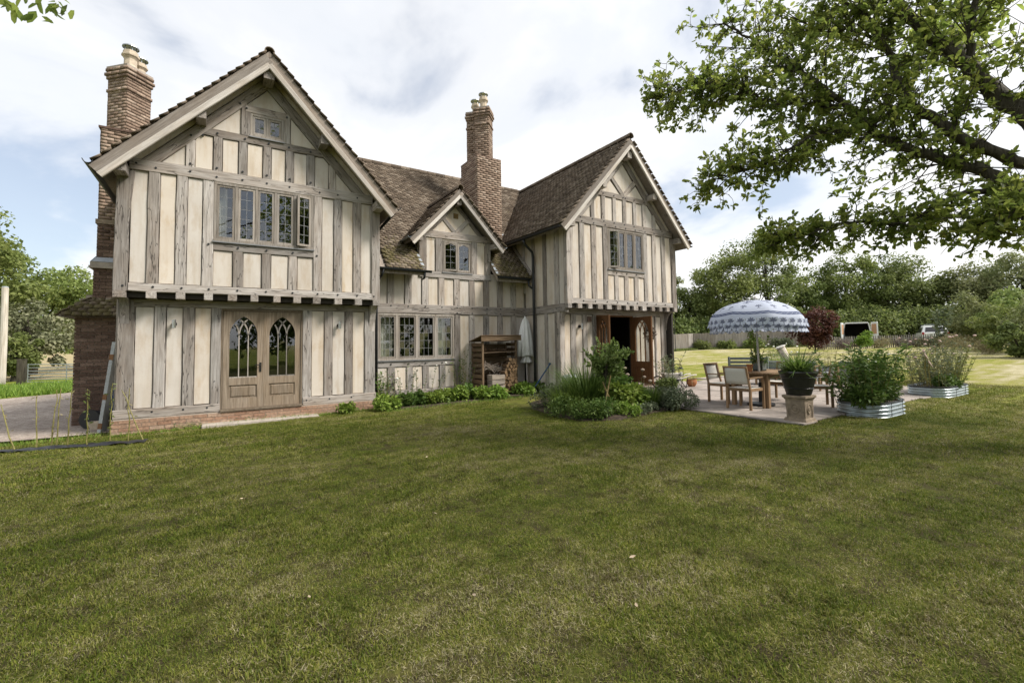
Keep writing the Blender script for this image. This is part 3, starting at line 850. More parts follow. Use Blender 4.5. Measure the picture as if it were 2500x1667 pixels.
# ---- gothic glazed door leaf ------------------------------------------
def door_leaf(O, U, N, w, h, mat, name='door', handle=None, label=None, stile=0.115, zs=1.56, rise=0.405, zb=0.645):
    """leaf standing at O, width along U, N points to the inside; pointed-arch glazing with intersecting bars"""
    Z = np.array((0, 0, 1.0)); th = 0.05
    def bx(mb, u0, u1, a, c, d0=0.0, d1=th): mb.obox(O + U * (u0 + u1) / 2 + Z * (a + c) / 2 + N * (d0 + d1) / 2, (U, N, Z), ((u1 - u0) / 2, (d1 - d0) / 2, (c - a) / 2))
    mb = MB()
    bx(mb, 0, stile, 0, h); bx(mb, w - stile, w, 0, h)
    bx(mb, stile, w - stile, 0, 0.21); bx(mb, stile, w - stile, 0.49, zb)
    gw = w - 2 * stile; hw = gw / 2
    rad = (hw * hw + rise * rise) / (2 * hw)          # arc springing vertically from each side
    def arc(x):                                       # height of the arch above the spring at offset x from the left
        xx = x if x <= hw else gw - x
        return math.sqrt(max(0, rad * rad - (rad - xx) ** 2))
    xs_ = [hw * (1 - math.cos(k * math.pi / 20)) for k in range(11)]
    xs_ = xs_ + [gw - q for q in xs_[-2::-1]]
    for q, r in zip(xs_[:-1], xs_[1:]):
        p = [O + U * (stile + q) + Z * (zs + arc(q)), O + U * (stile + r) + Z * (zs + arc(r)), O + U * (stile + r) + Z * h, O + U * (stile + q) + Z * h]
        mb.poly(p, N * th)
    leaf = add(name, mb, mat, house)
    if label: leaf['label'] = label
    pm = MB(); b = 0.035
    ring = lambda k, d: [O + U * (stile + k) + Z * (0.21 + k) + N * d, O + U * (w - stile - k) + Z * (0.21 + k) + N * d, O + U * (w - stile - k) + Z * (0.49 - k) + N * d, O + U * (stile + k) + Z * (0.49 - k) + N * d]
    pm.loft([ring(0.001, 0.035), ring(0.001, 0.02), ring(0.022, 0.022), ring(0.05, 0.008), ring(0.052, 0.008)])
    add('door_panel', pm, mat, leaf)
    bars = MB(); r = 0.011
    def seg(pts):
        for p, q in zip(pts[:-1], pts[1:]): bars.bar(O + U * (stile + p[0]) + Z * p[1] + N * 0.018, O + U * (stile + q[0]) + Z * q[1] + N * 0.018, 0.02, 0.03)
    m1, m2 = gw / 3, 2 * gw / 3
    for mx_ in (m1, m2):
        seg([(mx_, zb), (mx_, zs)])
        for sg in (1, -1):
            pts = []
            for k in range(15):
                dx = hw * 1.2 * k / 14
                x = mx_ + sg * dx
                z = zs + math.sqrt(max(0, rad * rad - (rad - dx) ** 2))
                if 0 < x < gw and z < zs + arc(x): pts.append((x, z))
            if len(pts) > 1: seg(pts)
    seg([(0.004, zb + 0.008), (gw - 0.004, zb + 0.008)])
    add('glazing_bar', bars, 'window_oak' if mat == 'door_oak' else mat, leaf)
    for a, c in ((0, m1), (m1, m2), (m2, gw)):
        pts = [(a, zb), (c, zb)] + [(x, zs + arc(x)) for x in np.linspace(c, a, 9)]
        pn = MB(); t1, t2 = HG.normal(size=2) * 0.004
        pn.poly([O + U * (stile + x) + Z * z + N * (0.024 + t1 * x + t2 * (z - 1)) for x, z in pts], N * 0.004)
        add('pane', pn, 'window_glass', leaf)
    if handle is not None:
        hm = MB(); c = O + U * handle + Z * 0.86
        hm.obox(c - N * 0.006, (U, N, Z), (0.02, 0.006, 0.10))
        hm.tube([c + Z * 0.05 - N * 0.005, c + Z * 0.05 - N * 0.05, c + Z * 0.05 - N * 0.055 - U * 0.03, c + Z * 0.045 - N * 0.055 - U * 0.11], 0.009, 8)
        add('handle', hm, 'iron', leaf)
    return leaf

# ---- bricks -----------------------------------------------------------
BRICKS = []         # (parent key, matrix, mat)
def brick_face(key, O, U, N, width, z0, z1, mat='brick', ln=0.225, gauge=0.075, thick=0.018, stagger=0):
    """stretcher bond on one face; O at the face's lower left, N points outwards"""
    U, N = np.asarray(U, float), np.asarray(N, float); Z = np.array((0, 0, 1.0))
    r = 0; z = z0
    while z < z1 - 0.03:
        h = min(0.065, z1 - z - 0.004)
        x = -((r + stagger) % 2) * (ln / 2)
        while x < width - 0.01:
            a, b = max(0.0, x), min(width, x + ln - 0.01)
            if b - a > 0.03:
                c = O + U * (a + b) / 2 + Z * (z + h / 2) + N * HG.uniform(-0.003, 0.003)
                M = np.zeros((3, 4)); M[:, 0] = U * (b - a); M[:, 1] = N * thick; M[:, 2] = Z * h; M[:, 3] = c
                BRICKS.append((key, M, mat))
            x += ln
        z += gauge; r += 1
BB = np.array([(x, y, z) for z in (-0.5, 0.5) for y in (-0.5, 0.5) for x in (-0.5, 0.5)])

# ---- tiles ------------------------------------------------------------
TILES = []
TW, TL, TH = 0.165, 0.185, 0.019
TB = np.array([(x * TW / 2 * 0.97, y, z + (0.004 if x == 0 else 0)) for z in (0, TH) for y in (0, TL) for x in (-1, 0, 1)])
TF = np.array([(0, 3, 4, 1), (1, 4, 5, 2), (6, 7, 10, 9), (7, 8, 11, 10), (0, 1, 7, 6), (1, 2, 8, 7), (3, 9, 10, 4), (4, 10, 11, 5), (0, 6, 9, 3), (2, 5, 11, 8)])
def tile_field(key, O, U, S, width, length, keep=None, gauge=0.1):
    U, S = unit(np.asarray(U, float)), unit(np.asarray(S, float)); Nn = np.cross(U, S)
    if Nn[2] < 0: Nn = -Nn
    rows = int(length / gauge) + 1
    for r in range(rows):
        off = (r % 2) * TW / 2
        n = int(width / TW) + 2
        wave = 0.0
        for c in range(n):
            u = c * TW - off
            if u < -0.05 or u > width + 0.05: continue
            p = O + U * u + S * (r * gauge + HG.normal() * 0.004) + Nn * (0.012 + HG.uniform(0, 0.006))
            if keep is not None and not keep(p + S * 0.05): continue
            ti = 0.15 + HG.normal() * 0.012; rl = HG.normal() * 0.008
            s2 = S * math.cos(ti) - Nn * math.sin(ti); n2 = S * math.sin(ti) + Nn * math.cos(ti)
            u2 = U * math.cos(rl) + n2 * math.sin(rl); n3 = np.cross(u2, s2); n3 = n3 if n3 @ n2 > 0 else -n3
            M = np.zeros((3, 4)); M[:, 0] = u2; M[:, 1] = s2; M[:, 2] = n3; M[:, 3] = p + n3 * 0.012
            TILES.append((key, M))

def ridge(roof, p0, p1, r=0.115, n=None):
    p0, p1 = np.asarray(p0, float), np.asarray(p1, float)
    L = np.linalg.norm(p1 - p0); n = n or max(2, int(L / 0.32)); t = (p1 - p0) / L
    x = unit(np.cross(t, np.array((0, 0, 1.0))))
    for k in range(n):
        a, b = p0 + t * L * k / n, p0 + t * (L * (k + 1) / n - 0.012)
        mb = MB(); rings = []
        for q, rr in ((a, r), (b, r * 0.97)):
            outer = [q + x * rr * math.cos(th) + np.array((0, 0, 1.0)) * rr * math.sin(th) for th in np.linspace(-0.25, math.pi + 0.25, 9)]
            inner = [q + x * (rr - 0.016) * math.cos(th) + np.array((0, 0, 1.0)) * (rr - 0.016) * math.sin(th) for th in np.linspace(math.pi + 0.25, -0.25, 9)]
            rings.append(outer + inner)
        mb.loft(rings)
        add('ridge_tile', mb, 'roof_tile', roof)

# ================================================================== wing A (left gable)
A, AL, B_, CF, CL = Front(11.1), Front(11.42), Front(11.9), Front(9.8), Front(10.15)
ZS0, ZS1, ZH, ZB0, ZB1, ZT0, ZT1, ZC0, ZC1 = 0.29, 0.46, 2.46, 2.73, 2.885, 5.08, 5.30, 6.02, 6.18

def beam_h(fr, u0, u1, z0, z1, **k):
    return timber(k.pop('name', 'beam'), fr, (u0, (z0 + z1) / 2), (u1, (z0 + z1) / 2), z1 - z0, **k)
def stud(fr, u0, u1, z0, z1, **k):
    return timber(k.pop('name', 'stud'), fr, ((u0 + u1) / 2, z0), ((u0 + u1) / 2, z1), u1 - u0, **k)

# upper storey
timber('post', A, (-1.58, ZB0 - 0.0), (-1.58, 5.04), 0.2, hl=([0, 1], [0.115, 0.10]), hr=([0, 0.55, 0.8, 1], [0.10, 0.10, 0.13, 0.165]), proud=0.012)
timber('post', A, (3.20, ZB0), (3.20, 5.04), 0.2, hl=([0, 0.55, 0.8, 1], [0.10, 0.10, 0.13, 0.165]), hr=([0, 1], [0.105, 0.10]), proud=0.012)
beam_h(A, -1.47, 3.10, ZB0, ZB1, proud=0.006)
beam_h(A, -1.50, 3.12, ZT0, ZT1, proud=0.008)
us = [(-1.21, -1.03), (-0.77, -0.59), (-0.33, -0.145), (1.78, 1.955), (2.22, 2.40), (2.66, 2.84)]
for a, b in us: stud(A, a, b, ZB1, ZT0)
ed = [-1.475, -1.21, -1.03, -0.77, -0.59, -0.33]
panels_between(A, [(-1.475, -1.21), (-1.03, -0.77), (-0.59, -0.33), (1.955, 2.22), (2.40, 2.66), (2.84, 3.10)], ZB1, ZT0)
beam_h(A, -0.145, 1.78, 3.64, 3.80, name='rail')
ss = [(0.21, 0.39), (0.74, 0.915), (1.26, 1.44)]
for a, b in ss: stud(A, a, b, ZB1, 3.64)
panels_between(A, [(-0.145, 0.21), (0.39, 0.74), (0.915, 1.26), (1.44, 1.78)], ZB1, 3.64)
window(A, -0.14, 1.775, 3.83, 5.075, [(-0.09, 0.235), (0.29, 0.61), (0.655, 0.975), (1.025, 1.36), (1.415, 1.725)], 2, 5,
       opened={4: ('R', R(17))}, curt=[(-0.10, 0.10, 3.85, 5.05)], label='long five light leaded window with its right casement ajar')
# gable
AX, SA = 0.81, 1.085
for sg, e in ((-1, -1.33), (1, 2.95)):
    apex_u = AX
    timber('rafter', A, (AX + sg * 2.13, 7.45 - SA * 2.13), (AX - sg * 0.0, 7.45), 0.205, proud=0.004)
beam_h(A, -0.36, 1.96, ZC0, ZC1, name='collar')
short = [(-0.63, -0.48), (-0.17, -0.01), (0.28, 0.44), (0.74, 0.90), (1.19, 1.35), (1.63, 1.79), (2.10, 2.25)]
def rafter_low(u): return 7.30 - SA * abs(u - AX)
for a, b in short:
    stud(A, a, b, ZT1, min(ZC0, rafter_low((a + b) / 2) + 0.05))
ed = [-1.05] + [q for p in short for q in p] + [2.68]
def gable_panel(fr, a, b, z0, z1, ax, top, s):
    p = [(a, z0), (b, z0), (b, z1), (a, z1)]
    p = clip(p, s, 1, top + s * ax); p = clip(p, -s, 1, top - s * ax)
    if poly_area(p) > 0.006: panel(fr, p)
for a, b in zip(ed[0::2], ed[1::2]): gable_panel(A, a, b, ZT1, ZC0, AX, 7.30, SA)
stud(A, 0.325, 0.485, ZC1, 6.86); stud(A, 1.145, 1.28, ZC1, 6.86)
beam_h(A, 0.40, 1.20, 6.70, 6.86, name='rail', proud=0.004)
gable_panel(A, -0.3, 0.325, ZC1, 6.86, AX, 7.30, SA)
gable_panel(A, 1.28, 1.95, ZC1, 6.86, AX, 7.30, SA)
gable_panel(A, 0.35, 1.27, 6.86, 7.3, AX, 7.30, SA)
window(A, 0.49, 1.14, 6.19, 6.695, [(0.535, 0.795), (0.835, 1.095)], 2, 3, fw=0.045, label='small two light attic window high in the gable')
# thin plaster strip between principal rafter and soffit
for sg in (-1, 1):
    p = [(AX, 7.62), (AX + sg * 2.3, 7.62 - SA * 2.3), (AX + sg * 2.3, 7.80 - SA * 2.3), (AX, 7.80)]
    panel(A, p, d0=0.02, inset=0.0)
for u, z in [(-1.40, 5.2), (-1.1, 5.16), (-0.55, 5.36), (-0.55, 5.2), (-0.1, 5.36), (-0.1, 5.17), (0.36, 5.37), (0.36, 5.19), (0.82, 5.38), (0.82, 5.2), (1.27, 5.38), (1.27, 5.2), (1.71, 5.38), (1.9, 5.18), (2.3, 5.19), (2.75, 5.19), (-1.55, 2.82), (-1.1, 2.82), (-0.65, 2.82), (-0.2, 2.82), (0.3, 2.82), (0.83, 2.82), (1.35, 2.82), (1.87, 2.82), (2.31, 2.82), (2.75, 2.82), (3.15, 2.82), (0.3, 3.72), (0.83, 3.72), (1.35, 3.72), (-0.22, 3.75), (1.85, 3.7), (-0.1, 6.1), (0.4, 6.1), (0.85, 6.1), (1.25, 6.1), (1.7, 6.1), (0.42, 6.78), (1.2, 6.78), (-0.35, 6.0), (0.3, 6.85), (-0.55, 5.95)]:
    peg(A, u, z)

# ground floor
timber('post', AL, (-1.53, ZS0 + 0.17), (-1.53, 2.60), 0.26, proud=0.0)
timber('post', AL, (3.145, ZS0 + 0.17), (3.145, 2.60), 0.25)
beam_h(AL, -1.69, 0.02, ZS0, ZS1, proud=0.015, name='sill_beam')
beam_h(AL, 1.63, 3.29, ZS0, ZS1, proud=0.015, name='sill_beam')
beam_h(AL, -1.42, 3.04, ZH, 2.61, name='head_beam', proud=0.0)
for a, b in [(-1.10, -0.91), (-0.63, -0.44), (2.08, 2.26), (2.55, 2.73)]: stud(AL, a, b, ZS1, ZH)
for a, b in [(-0.15, 0.02), (1.615, 1.80)]: stud(AL, a, b, ZS0 + 0.03, ZH, name='post')
panels_between(AL, [(-1.40, -1.10), (-0.91, -0.63), (-0.44, -0.15), (1.80, 2.08), (2.26, 2.55), (2.73, 3.02)], ZS1, ZH)
for u in (-1.1, -0.6, -0.2, 2.2, 2.7, 1.7): peg(AL, u, 0.39)
# french doors
frm = MB()
frm.box(0.025, 0.06, 11.43, 11.52, 0.31, 2.45); frm.box(1.575, 1.61, 11.43, 11.52, 0.31, 2.45); frm.box(0.06, 1.575, 11.43, 11.52, 2.41, 2.45); frm.box(0.025, 1.61, 11.36, 11.54, 0.285, 0.325)
add('door_frame', frm, 'door_oak', house)
door_leaf(AL.P(0.065, 0.33, 0.03), AL.U, AL.N, 0.752, 2.075, 'door_oak', handle=0.70, label='left leaf of the glazed garden doors, with handle')
door_leaf(AL.P(0.82, 0.33, 0.03), AL.U, AL.N, 0.752, 2.075, 'door_oak', label='right leaf of the glazed garden doors')
# jetty joists and brackets
for a, b in [(-1.69, -1.50), (-1.20, -1.05), (-0.74, -0.59), (-0.28, -0.13), (0.13, 0.29), (0.54, 0.69), (0.97, 1.11), (1.37, 1.52), (1.78, 1.94), (2.24, 2.40), (2.70, 2.86), (3.13, 3.29)]:
    timber('joist', A, ((a + b) / 2, 2.665), ((a + b) / 2, 2.665), b - a, depth=0.135, p0=((a + b) / 2, 11.07, 2.735), p1=((a + b) / 2, 11.55, 2.735), inward=(0, 0, -1))
def bracket(fr, u, z1, w, reach, drop, name='bracket'):
    n = 8; rings = []
    pts = [(0.0, 0.0)] + [(-reach * math.sin(k * math.pi / 2 / n) , -drop * (1 - 0) * (math.cos(k * math.pi / 2 / n))) for k in range(0, n + 1)]
    pr = [fr.P(u - w / 2, z1 + q[1], q[0]) for q in [(0, 0)] + [(-reach * (1 - math.cos(t)) , -drop * (1 - math.sin(t))) for t in np.linspace(0, math.pi / 2, 9)]]
    pr2 = [fr.P(u - w / 2, z1 + q[1], q[0]) for q in [(-reach, 0.0)]]
    mb = MB(); mb.poly(pr, fr.U * w)
    return add(name, mb, 'weathered_oak', house)
bracket(AL, -1.55, 2.60, 0.14, 0.30, 0.48); bracket(AL, 3.20, 2.60, 0.14, 0.30, 0.62)
# wall core behind the frame, and the closed volume of the wing
core([(-1.66, -0.14, 11.24, 11.30, 2.74, 5.1), (1.78, 3.27, 11.24, 11.30, 2.74, 5.1), (-0.14, 1.78, 11.24, 11.30, 2.74, 3.83), (-0.14, 1.78, 11.24, 11.30, 5.07, 5.3),
      (-1.66, 0.03, 11.56, 11.62, 0.05, 2.74), (1.61, 3.27, 11.56, 11.62, 0.05, 2.74), (0.03, 1.61, 11.56, 11.62, 2.45, 2.74), (-1.66, 3.27, 11.2, 18, 2.62, 2.72),
      (-1.66, -1.60, 11.3, 18, 2.66, 5.2), (3.21, 3.27, 11.3, 18, 2.66, 5.2), (-1.64, -1.58, 11.6, 18, 0.0, 2.7), (3.19, 3.25, 11.6, 18, 0.0, 2.7), (-1.66, 3.27, 17.94, 18, 0, 5.2), (-1.6, 3.2, 11.62, 18, 0.2, 0.28), (-1.6, 3.2, 11.3, 18, 5.2, 5.26)])
gm = MB(); gm.poly([(-1.5, 11.25, 5.3), (3.12, 11.25, 5.3), (AX, 11.25, 7.7)], (0, 0.01, 0)) if False else None
gw_ = MB()
for p in ([(-1.62, 5.28), (0.49, 5.28), (0.49, 7.4), (AX, 7.76)], [(1.14, 5.28), (3.24, 5.28), (AX, 7.76), (1.14, 7.4)], [(0.49, 5.28), (1.14, 5.28), (1.14, 6.19), (0.49, 6.19)], [(0.49, 6.695), (1.14, 6.695), (1.14, 7.4), (AX, 7.76), (0.49, 7.4)]):
    gw_.poly([A.P(u, z, 0.145) for u, z in p], (0, 0.04, 0))
add('gable_wall', gw_, 'wall_core', house)
# exterior left flank: plain plaster with studs seen only from the side
for k in range(7):
    y = 11.5 + k * 0.9
    stud(Side(-1.69), y, y + 0.18, 0.46, 5.0)
    panel(Side(-1.69), [(y + 0.18, 0.46), (y + 0.9, 0.46), (y + 0.9, 5.0), (y + 0.18, 5.0)])

# brick plinth and step
pl = MB(); pl.box(-1.70, 3.30, 11.40, 11.9, -0.4, 0.285)
plinth = add('plinth', pl, 'mortar', house)
brick_face('plinth', np.array((-1.71, 11.40, -0.015)), (1, 0, 0), (0, -1, 0), 5.02, -0.01, 0.285, 'plinth_brick', ln=0.235)
pl = MB(); pl.box(3.3, 8.2, 11.93, 12.3, -0.3, 0.3)
pb = add('plinth', pl, 'mortar', house)
brick_face('plinthB', np.array((3.3, 11.92, 0.06)), (1, 0, 0), (0, -1, 0), 4.85, 0.06, 0.30, 'dark_brick', ln=0.235)
mb = MB(); mb.bbox(-0.28, 1.92, 11.08, 11.40, -0.12, 0.075, 0.012)
tag(add('doorstep', mb, 'stone_step'), 'long low stone doorstep under the pale garden doors', 'doorstep')

# wall lamps
def lamp(fr, u, z):
    mb = MB(); c = fr.P(u, z, -0.09)
    mb.tube([c + np.array((0, 0, -0.085)), c + np.array((0, 0, 0.085))], 0.033, 12)
    o = add('wall_lamp', mb, 'steel', house)
    mb = MB(); mb.tube([fr.P(u, z, 0.03), fr.P(u, z, -0.06)], 0.018, 8); mb.tube([fr.P(u, z, 0.03), fr.P(u, z, 0.0)], 0.045, 12)
    add('lamp_bracket', mb, 'iron', o)
lamp(AL, -0.775, 2.12); lamp(AL, 2.41, 2.12)

# roof A
def gable_roof(name, x0, y0, y1, ax, top, s, half, th=0.17):
    mb = MB()
    e = half
    prof = [(ax - e, top - s * e), (ax, top), (ax + e, top - s * e), (ax + e, top - s * e - th), (ax, top - th * 1.3), (ax - e, top - s * e - th)]
    mb.loft([[(u, y0, z) for u, z in prof], [(u, y1, z) for u, z in prof]])
    return add(name, mb, 'barge_board', house)
roofA = gable_roof('roof', 0, 10.69, 18.2, AX, 7.95, SA, 2.70)
def barge(fr, ax, top, s, half, w, d, mat, proud=0.0, name='bargeboard'):
    for sg in (-1, 1):
        mb = MB()
        a, b = (ax, top), (ax + sg * half, top - s * half)
        poly = [a, b, (b[0], b[1] - w), (a[0], a[1] - w)]
        # length along local z for the grain
        timber(name, fr, b, a, w, p0=fr.P(b[0], b[1] - w / 2, -proud), p1=fr.P(a[0], a[1] - w / 2 , -proud), depth=d, mat=mat, hl=([0, 1], [w * 0.36] * 2), hr=([0, 1], [w * 0.36] * 2), jit=0.5)
VA = Front(10.65)
barge(VA, AX, 7.93, SA, 2.72, 0.34, 0.04, 'barge_board')
barge(VA, AX, 7.70, SA, 2.66, 0.15, 0.05, 'pale_barge', 0.022)
ridge(roofA, (AX, 10.64, 7.93), (AX, 18.2, 7.93), 0.1)
cs, sn = 1 / math.hypot(1, SA), SA / math.hypot(1, SA)
Ls = 2.60 * math.hypot(1, SA)
tile_field('roofA', np.array((AX - 2.76, 10.68, 7.955 - SA * 2.76)), (0, 1, 0), (cs, 0, sn), 0.55, Ls)
tile_field('roofA', np.array((AX + 2.76, 10.68, 7.955 - SA * 2.76)), (0, 1, 0), (-cs, 0, sn), 0.9, Ls)
# purlin ends
def purlin(fr, u, z, y0, y1, w=0.17, h=0.2, name='purlin'):
    timber(name, fr, (u, z), (u, z), w, p0=(u, y0, z + h / 2), p1=(u, y1, z + h / 2), inward=(0, 0, -1), depth=h, proud=0.0)
purlin(A, -0.38, 6.29, 10.70, 11.2); purlin(A, 1.94, 6.29, 10.70, 11.2); purlin(A, AX, 7.46, 10.70, 11.2, 0.2, 0.22)
purlin(A, -1.60, 5.0, 10.72, 11.2, 0.19, 0.2); purlin(A, 3.20, 5.0, 10.72, 11.2, 0.19, 0.2)
def downlight(c):
    mb = MB(); mb.lathe([(0.0, 0), (0.032, 0), (0.036, 0.01), (0.03, 0.03)], c, 14)
    add('soffit_light', mb, 'steel', house)
for u in (-1.25, 0.15, 1.5, 2.65): downlight((u, 10.86, 7.72 - SA * abs(u - AX)))

def gutter(p0, p1, r=0.062, mat='gutter_black', name='gutter'):
    p0, p1 = np.asarray(p0, float), np.asarray(p1, float); t = unit(p1 - p0); x = unit(np.cross(t, np.array((0, 0, 1.0)))); Z = np.array((0, 0, 1.0))
    rings = []
    for q in (p0, p1):
        o = [q + x * r * math.cos(a) - Z * r * math.sin(a) for a in np.linspace(0, math.pi, 9)]
        i = [q + x * (r - 0.008) * math.cos(a) - Z * (r - 0.008) * math.sin(a) for a in np.linspace(math.pi, 0, 9)]
        rings.append(o + i)
    mb = MB(); mb.loft(rings)
    return add(name, mb, mat, house)
def pipe(path, r=0.036, name='downpipe'):
    mb = MB(); mb.tube(path, r, 10)
    return add(name, mb, 'gutter_black', house, smooth=True)
gutter((-2.01, 10.62, 4.99), (-2.01, 18, 4.99), 0.075)
gutter((3.63, 10.66, 4.99), (3.63, 13.2, 4.99), 0.07)
pipe([(3.63, 11.0, 4.93), (3.60, 11.3, 4.85), (3.42, 11.62, 4.6), (3.40, 11.72, 4.4), (3.40, 11.74, 3.0), (3.40, 11.74, 0.2)])

# ================================================================== range B with dormer
for z0, z1 in ((2.48, 2.73),): beam_h(B_, 3.30, 8.17, z0, z1, proud=0.01)
bu = [(3.74, 3.92), (4.22, 4.41), (4.71, 4.90), (5.20, 5.39), (5.69, 5.88), (6.19, 6.37), (6.68, 6.87), (7.16, 7.35), (7.66, 7.84)]
for a, b in bu: stud(B_, a, b, 2.73, 3.52 if 4.6 < a < 6.9 else 3.75)
eds = [3.30] + [q for p in bu for q in p] + [8.16]
for a, b in zip(eds[0::2], eds[1::2]):
    panel(B_, [(a, 2.73), (b, 2.73), (b, 3.52 if 4.6 < a < 6.7 else 3.75), (a, 3.52 if 4.6 < a < 6.7 else 3.75)])
bl = [(5.69, 5.88), (6.18, 6.36), (6.67, 6.85), (7.16, 7.34), (7.65, 7.84)]
for a, b in bl: stud(B_, a, b, 0.42, 2.48)
for a, b in [(5.88, 6.18), (6.36, 6.67), (6.85, 7.16), (7.34, 7.65), (7.84, 8.16)]: panel(B_, [(a, 0.42), (b, 0.42), (b, 2.48), (a, 2.48)])
beam_h(B_, 3.30, 8.16, 0.30, 0.42, proud=0.01, name='sill_beam')
beam_h(B_, 3.44, 5.69, 1.045, 1.195, name='rail')
for a, b in [(3.74, 3.94), (4.26, 4.44), (4.72, 4.90), (5.22, 5.40)]: stud(B_, a, b, 0.42, 1.045)
for a, b in [(3.44, 3.74), (3.94, 4.26), (4.44, 4.72), (4.90, 5.22), (5.40, 5.69)]: panel(B_, [(a, 0.42), (b, 0.42), (b, 1.045), (a, 1.045)])
stud(B_, 3.28, 3.44, 0.42, 2.48, name='post')
window(B_, 3.46, 5.685, 1.225, 2.475, [(3.515, 3.97), (4.035, 4.53), (4.595, 5.08), (5.14, 5.63)], 3, 5, curt=[(3.5, 3.93, 1.27, 2.43), (5.2, 5.5, 1.27, 2.43)], label='wide four light leaded window with pale curtains on the ground floor')
for u in (3.83, 4.31, 4.8, 5.3, 5.78, 6.27, 6.77, 7.25, 7.75): peg(B_, u, 2.68); peg(B_, u, 2.53 if u > 5.7 else 1.12)
# dormer
beam_h(B_, 4.64, 6.92, 3.52, 3.695, name='rail', proud=0.012)
stud(B_, 4.63, 4.85, 3.695, 4.66, name='post', proud=0.006); stud(B_, 6.74, 6.92, 3.695, 4.66, name='post', proud=0.006)
stud(B_, 5.12, 5.33, 3.695, 4.66); stud(B_, 6.28, 6.46, 3.695, 4.66)
panels_between(B_, [(4.85, 5.12), (6.46, 6.74)], 3.695, 4.66)
beam_h(B_, 4.60, 6.94, 4.66, 4.87, name='tie_beam', proud=0.01)
window(B_, 5.335, 6.275, 3.70, 4.625, [(5.38, 5.785), (5.825, 6.23)], 2, 4, fw=0.04, opened={0: ('L', R(7))}, archh=0.06, label='two light dormer window with pointed heads')
DX, DS = 5.765, 1.06
for sg in (-1, 1):
    timber('rafter', B_, (DX + sg * 0.98, 5.72 - DS * 0.98), (DX, 5.72), 0.12, proud=0.003)
    timber('brace', B_, (DX + sg * 0.02, 4.87), (DX + sg * 0.41, 5.28), 0.13)
panel(B_, [(DX - 0.08, 4.95), (DX, 4.88), (DX + 0.08, 4.95), (DX + 0.38, 5.26), (DX, 5.64), (DX - 0.38, 5.26)], inset=0.003)
for sg in (-1, 1): panel(B_, [(DX + sg * 0.13, 4.87), (DX + sg * 0.74, 4.87), (DX + sg * 0.45, 5.18)][::sg], inset=0.003)
vm = MB(); vm.box(5.70, 5.85, 11.905, 11.93, 5.30, 5.45)
vent = add('vent', vm, 'vent_brass', house)
for k in range(4):
    lm = MB(); lm.obox((5.775, 11.90, 5.322 + k * 0.034), ((1, 0, 0), (0, 0.8, 0.6), (0, -0.6, 0.8)), (0.066, 0.012, 0.004)); add('slat', lm, 'vent_brass', vent)
gd = MB(); gd.poly([B_.P(u, z, 0.02) for u, z in [(DX - 1.1, 4.6), (DX + 1.1, 4.6), (DX, 5.78)]], (0, 0.05, 0))
add('gable_wall', gd, 'plaster', house)
core([(3.28, 3.46, 12.04, 12.1, 0, 3.9), (5.685, 8.2, 12.04, 12.1, 0, 3.9), (3.46, 5.685, 12.04, 12.1, 0, 1.22), (3.46, 5.685, 12.04, 12.1, 2.475, 3.75),
      (4.62, 5.33, 12.04, 12.1, 3.6, 4.9), (6.28, 6.93, 12.04, 12.1, 3.6, 4.9), (5.33, 6.28, 12.04, 12.1, 4.625, 4.95), (3.28, 8.3, 12.1, 19, 2.5, 2.6), (3.28, 8.3, 12.1, 19, 0.2, 0.28),
      (3.28, 12.9, 18.9, 19, 0, 4)])
# dormer cheeks
for x, s in ((4.62, 1), (6.90, -1)):
    mb = MB(); mb.poly([(x, 11.95, 3.7), (x, 13.0, 4.9), (x, 11.95, 4.9)], (0.05 * s, 0, 0)); add('cheek', mb, 'weathered_oak', house)
# B roof slab and tiles
SB = 1.05
def zB(y): return 7.96 - SB * (15.6 - y)
mb = MB(); prof = [(11.50, zB(11.50) - 0.03), (15.6, 7.93), (19.75, 7.93 - SB * 4.15), (19.75, 7.75 - SB * 4.15), (15.6, 7.72), (11.50, zB(11.50) - 0.15)]
mb.loft([[(2.6, y, z) for y, z in prof], [(12.3, y, z) for y, z in prof]])
# the dormer cuts the lower slope: split the slab into pieces so the dormer window stays clear
mb = MB()
def slabB(x0, x1, y0):
    prof = [(y0, zB(y0) - 0.03), (15.6, 7.93), (15.6, 7.72), (y0, zB(y0) - 0.17)]
    mb.loft([[(x0, y, z) for y, z in prof], [(x1, y, z) for y, z in prof]])
slabB(2.6, 4.62, 11.50); slabB(4.62, 6.92, 12.75); slabB(6.92, 12.3, 11.50)
mb.loft([[(2.6, 15.6, 7.93), (2.6, 19.75, 3.57), (2.6, 19.75, 3.4), (2.6, 15.6, 7.72)], [(12.3, 15.6, 7.93), (12.3, 19.75, 3.57), (12.3, 19.75, 3.4), (12.3, 15.6, 7.72)]])
roofB = add('roof', mb, 'barge_board', house)
CX_, SCc = 10.54, 1.09
def zA_(x): return 7.955 - SA * abs(x - AX)
def zC_(x): return 7.93 - SCc * abs(x - CX_)
def zD_(x): return 6.12 - DS * abs(x - DX)
cb, sb = 1 / math.hypot(1, SB), SB / math.hypot(1, SB)
def keepB(p):
    x, y, z = p
    if 4.62 < x < 6.94 and y < 12.3: return False
    if 4.6 < x < 6.94 and z < zD_(x) - 0.01 and y < 14.2: return False
    if (4.2 < x <= 4.6 or 6.94 <= x < 7.32) and y > 12.5 and z < zD_(x) - 0.01 and y < 14.2: return False
    if x > 8.14 and z < zC_(x) - 0.01: return False
    if x > 8.12 and y < 12.6: return False
    if 7.06 < x < 8.04 and 12.95 < y < 14.2: return False
    if x < 3.62 and z < zA_(x) - 0.02: return False
    return x < 10.7
tile_field('roofB', np.array((3.0, 11.46, zB(11.46))), (1, 0, 0), (0, cb, sb), 7.8, 4.14 / cb, keepB)
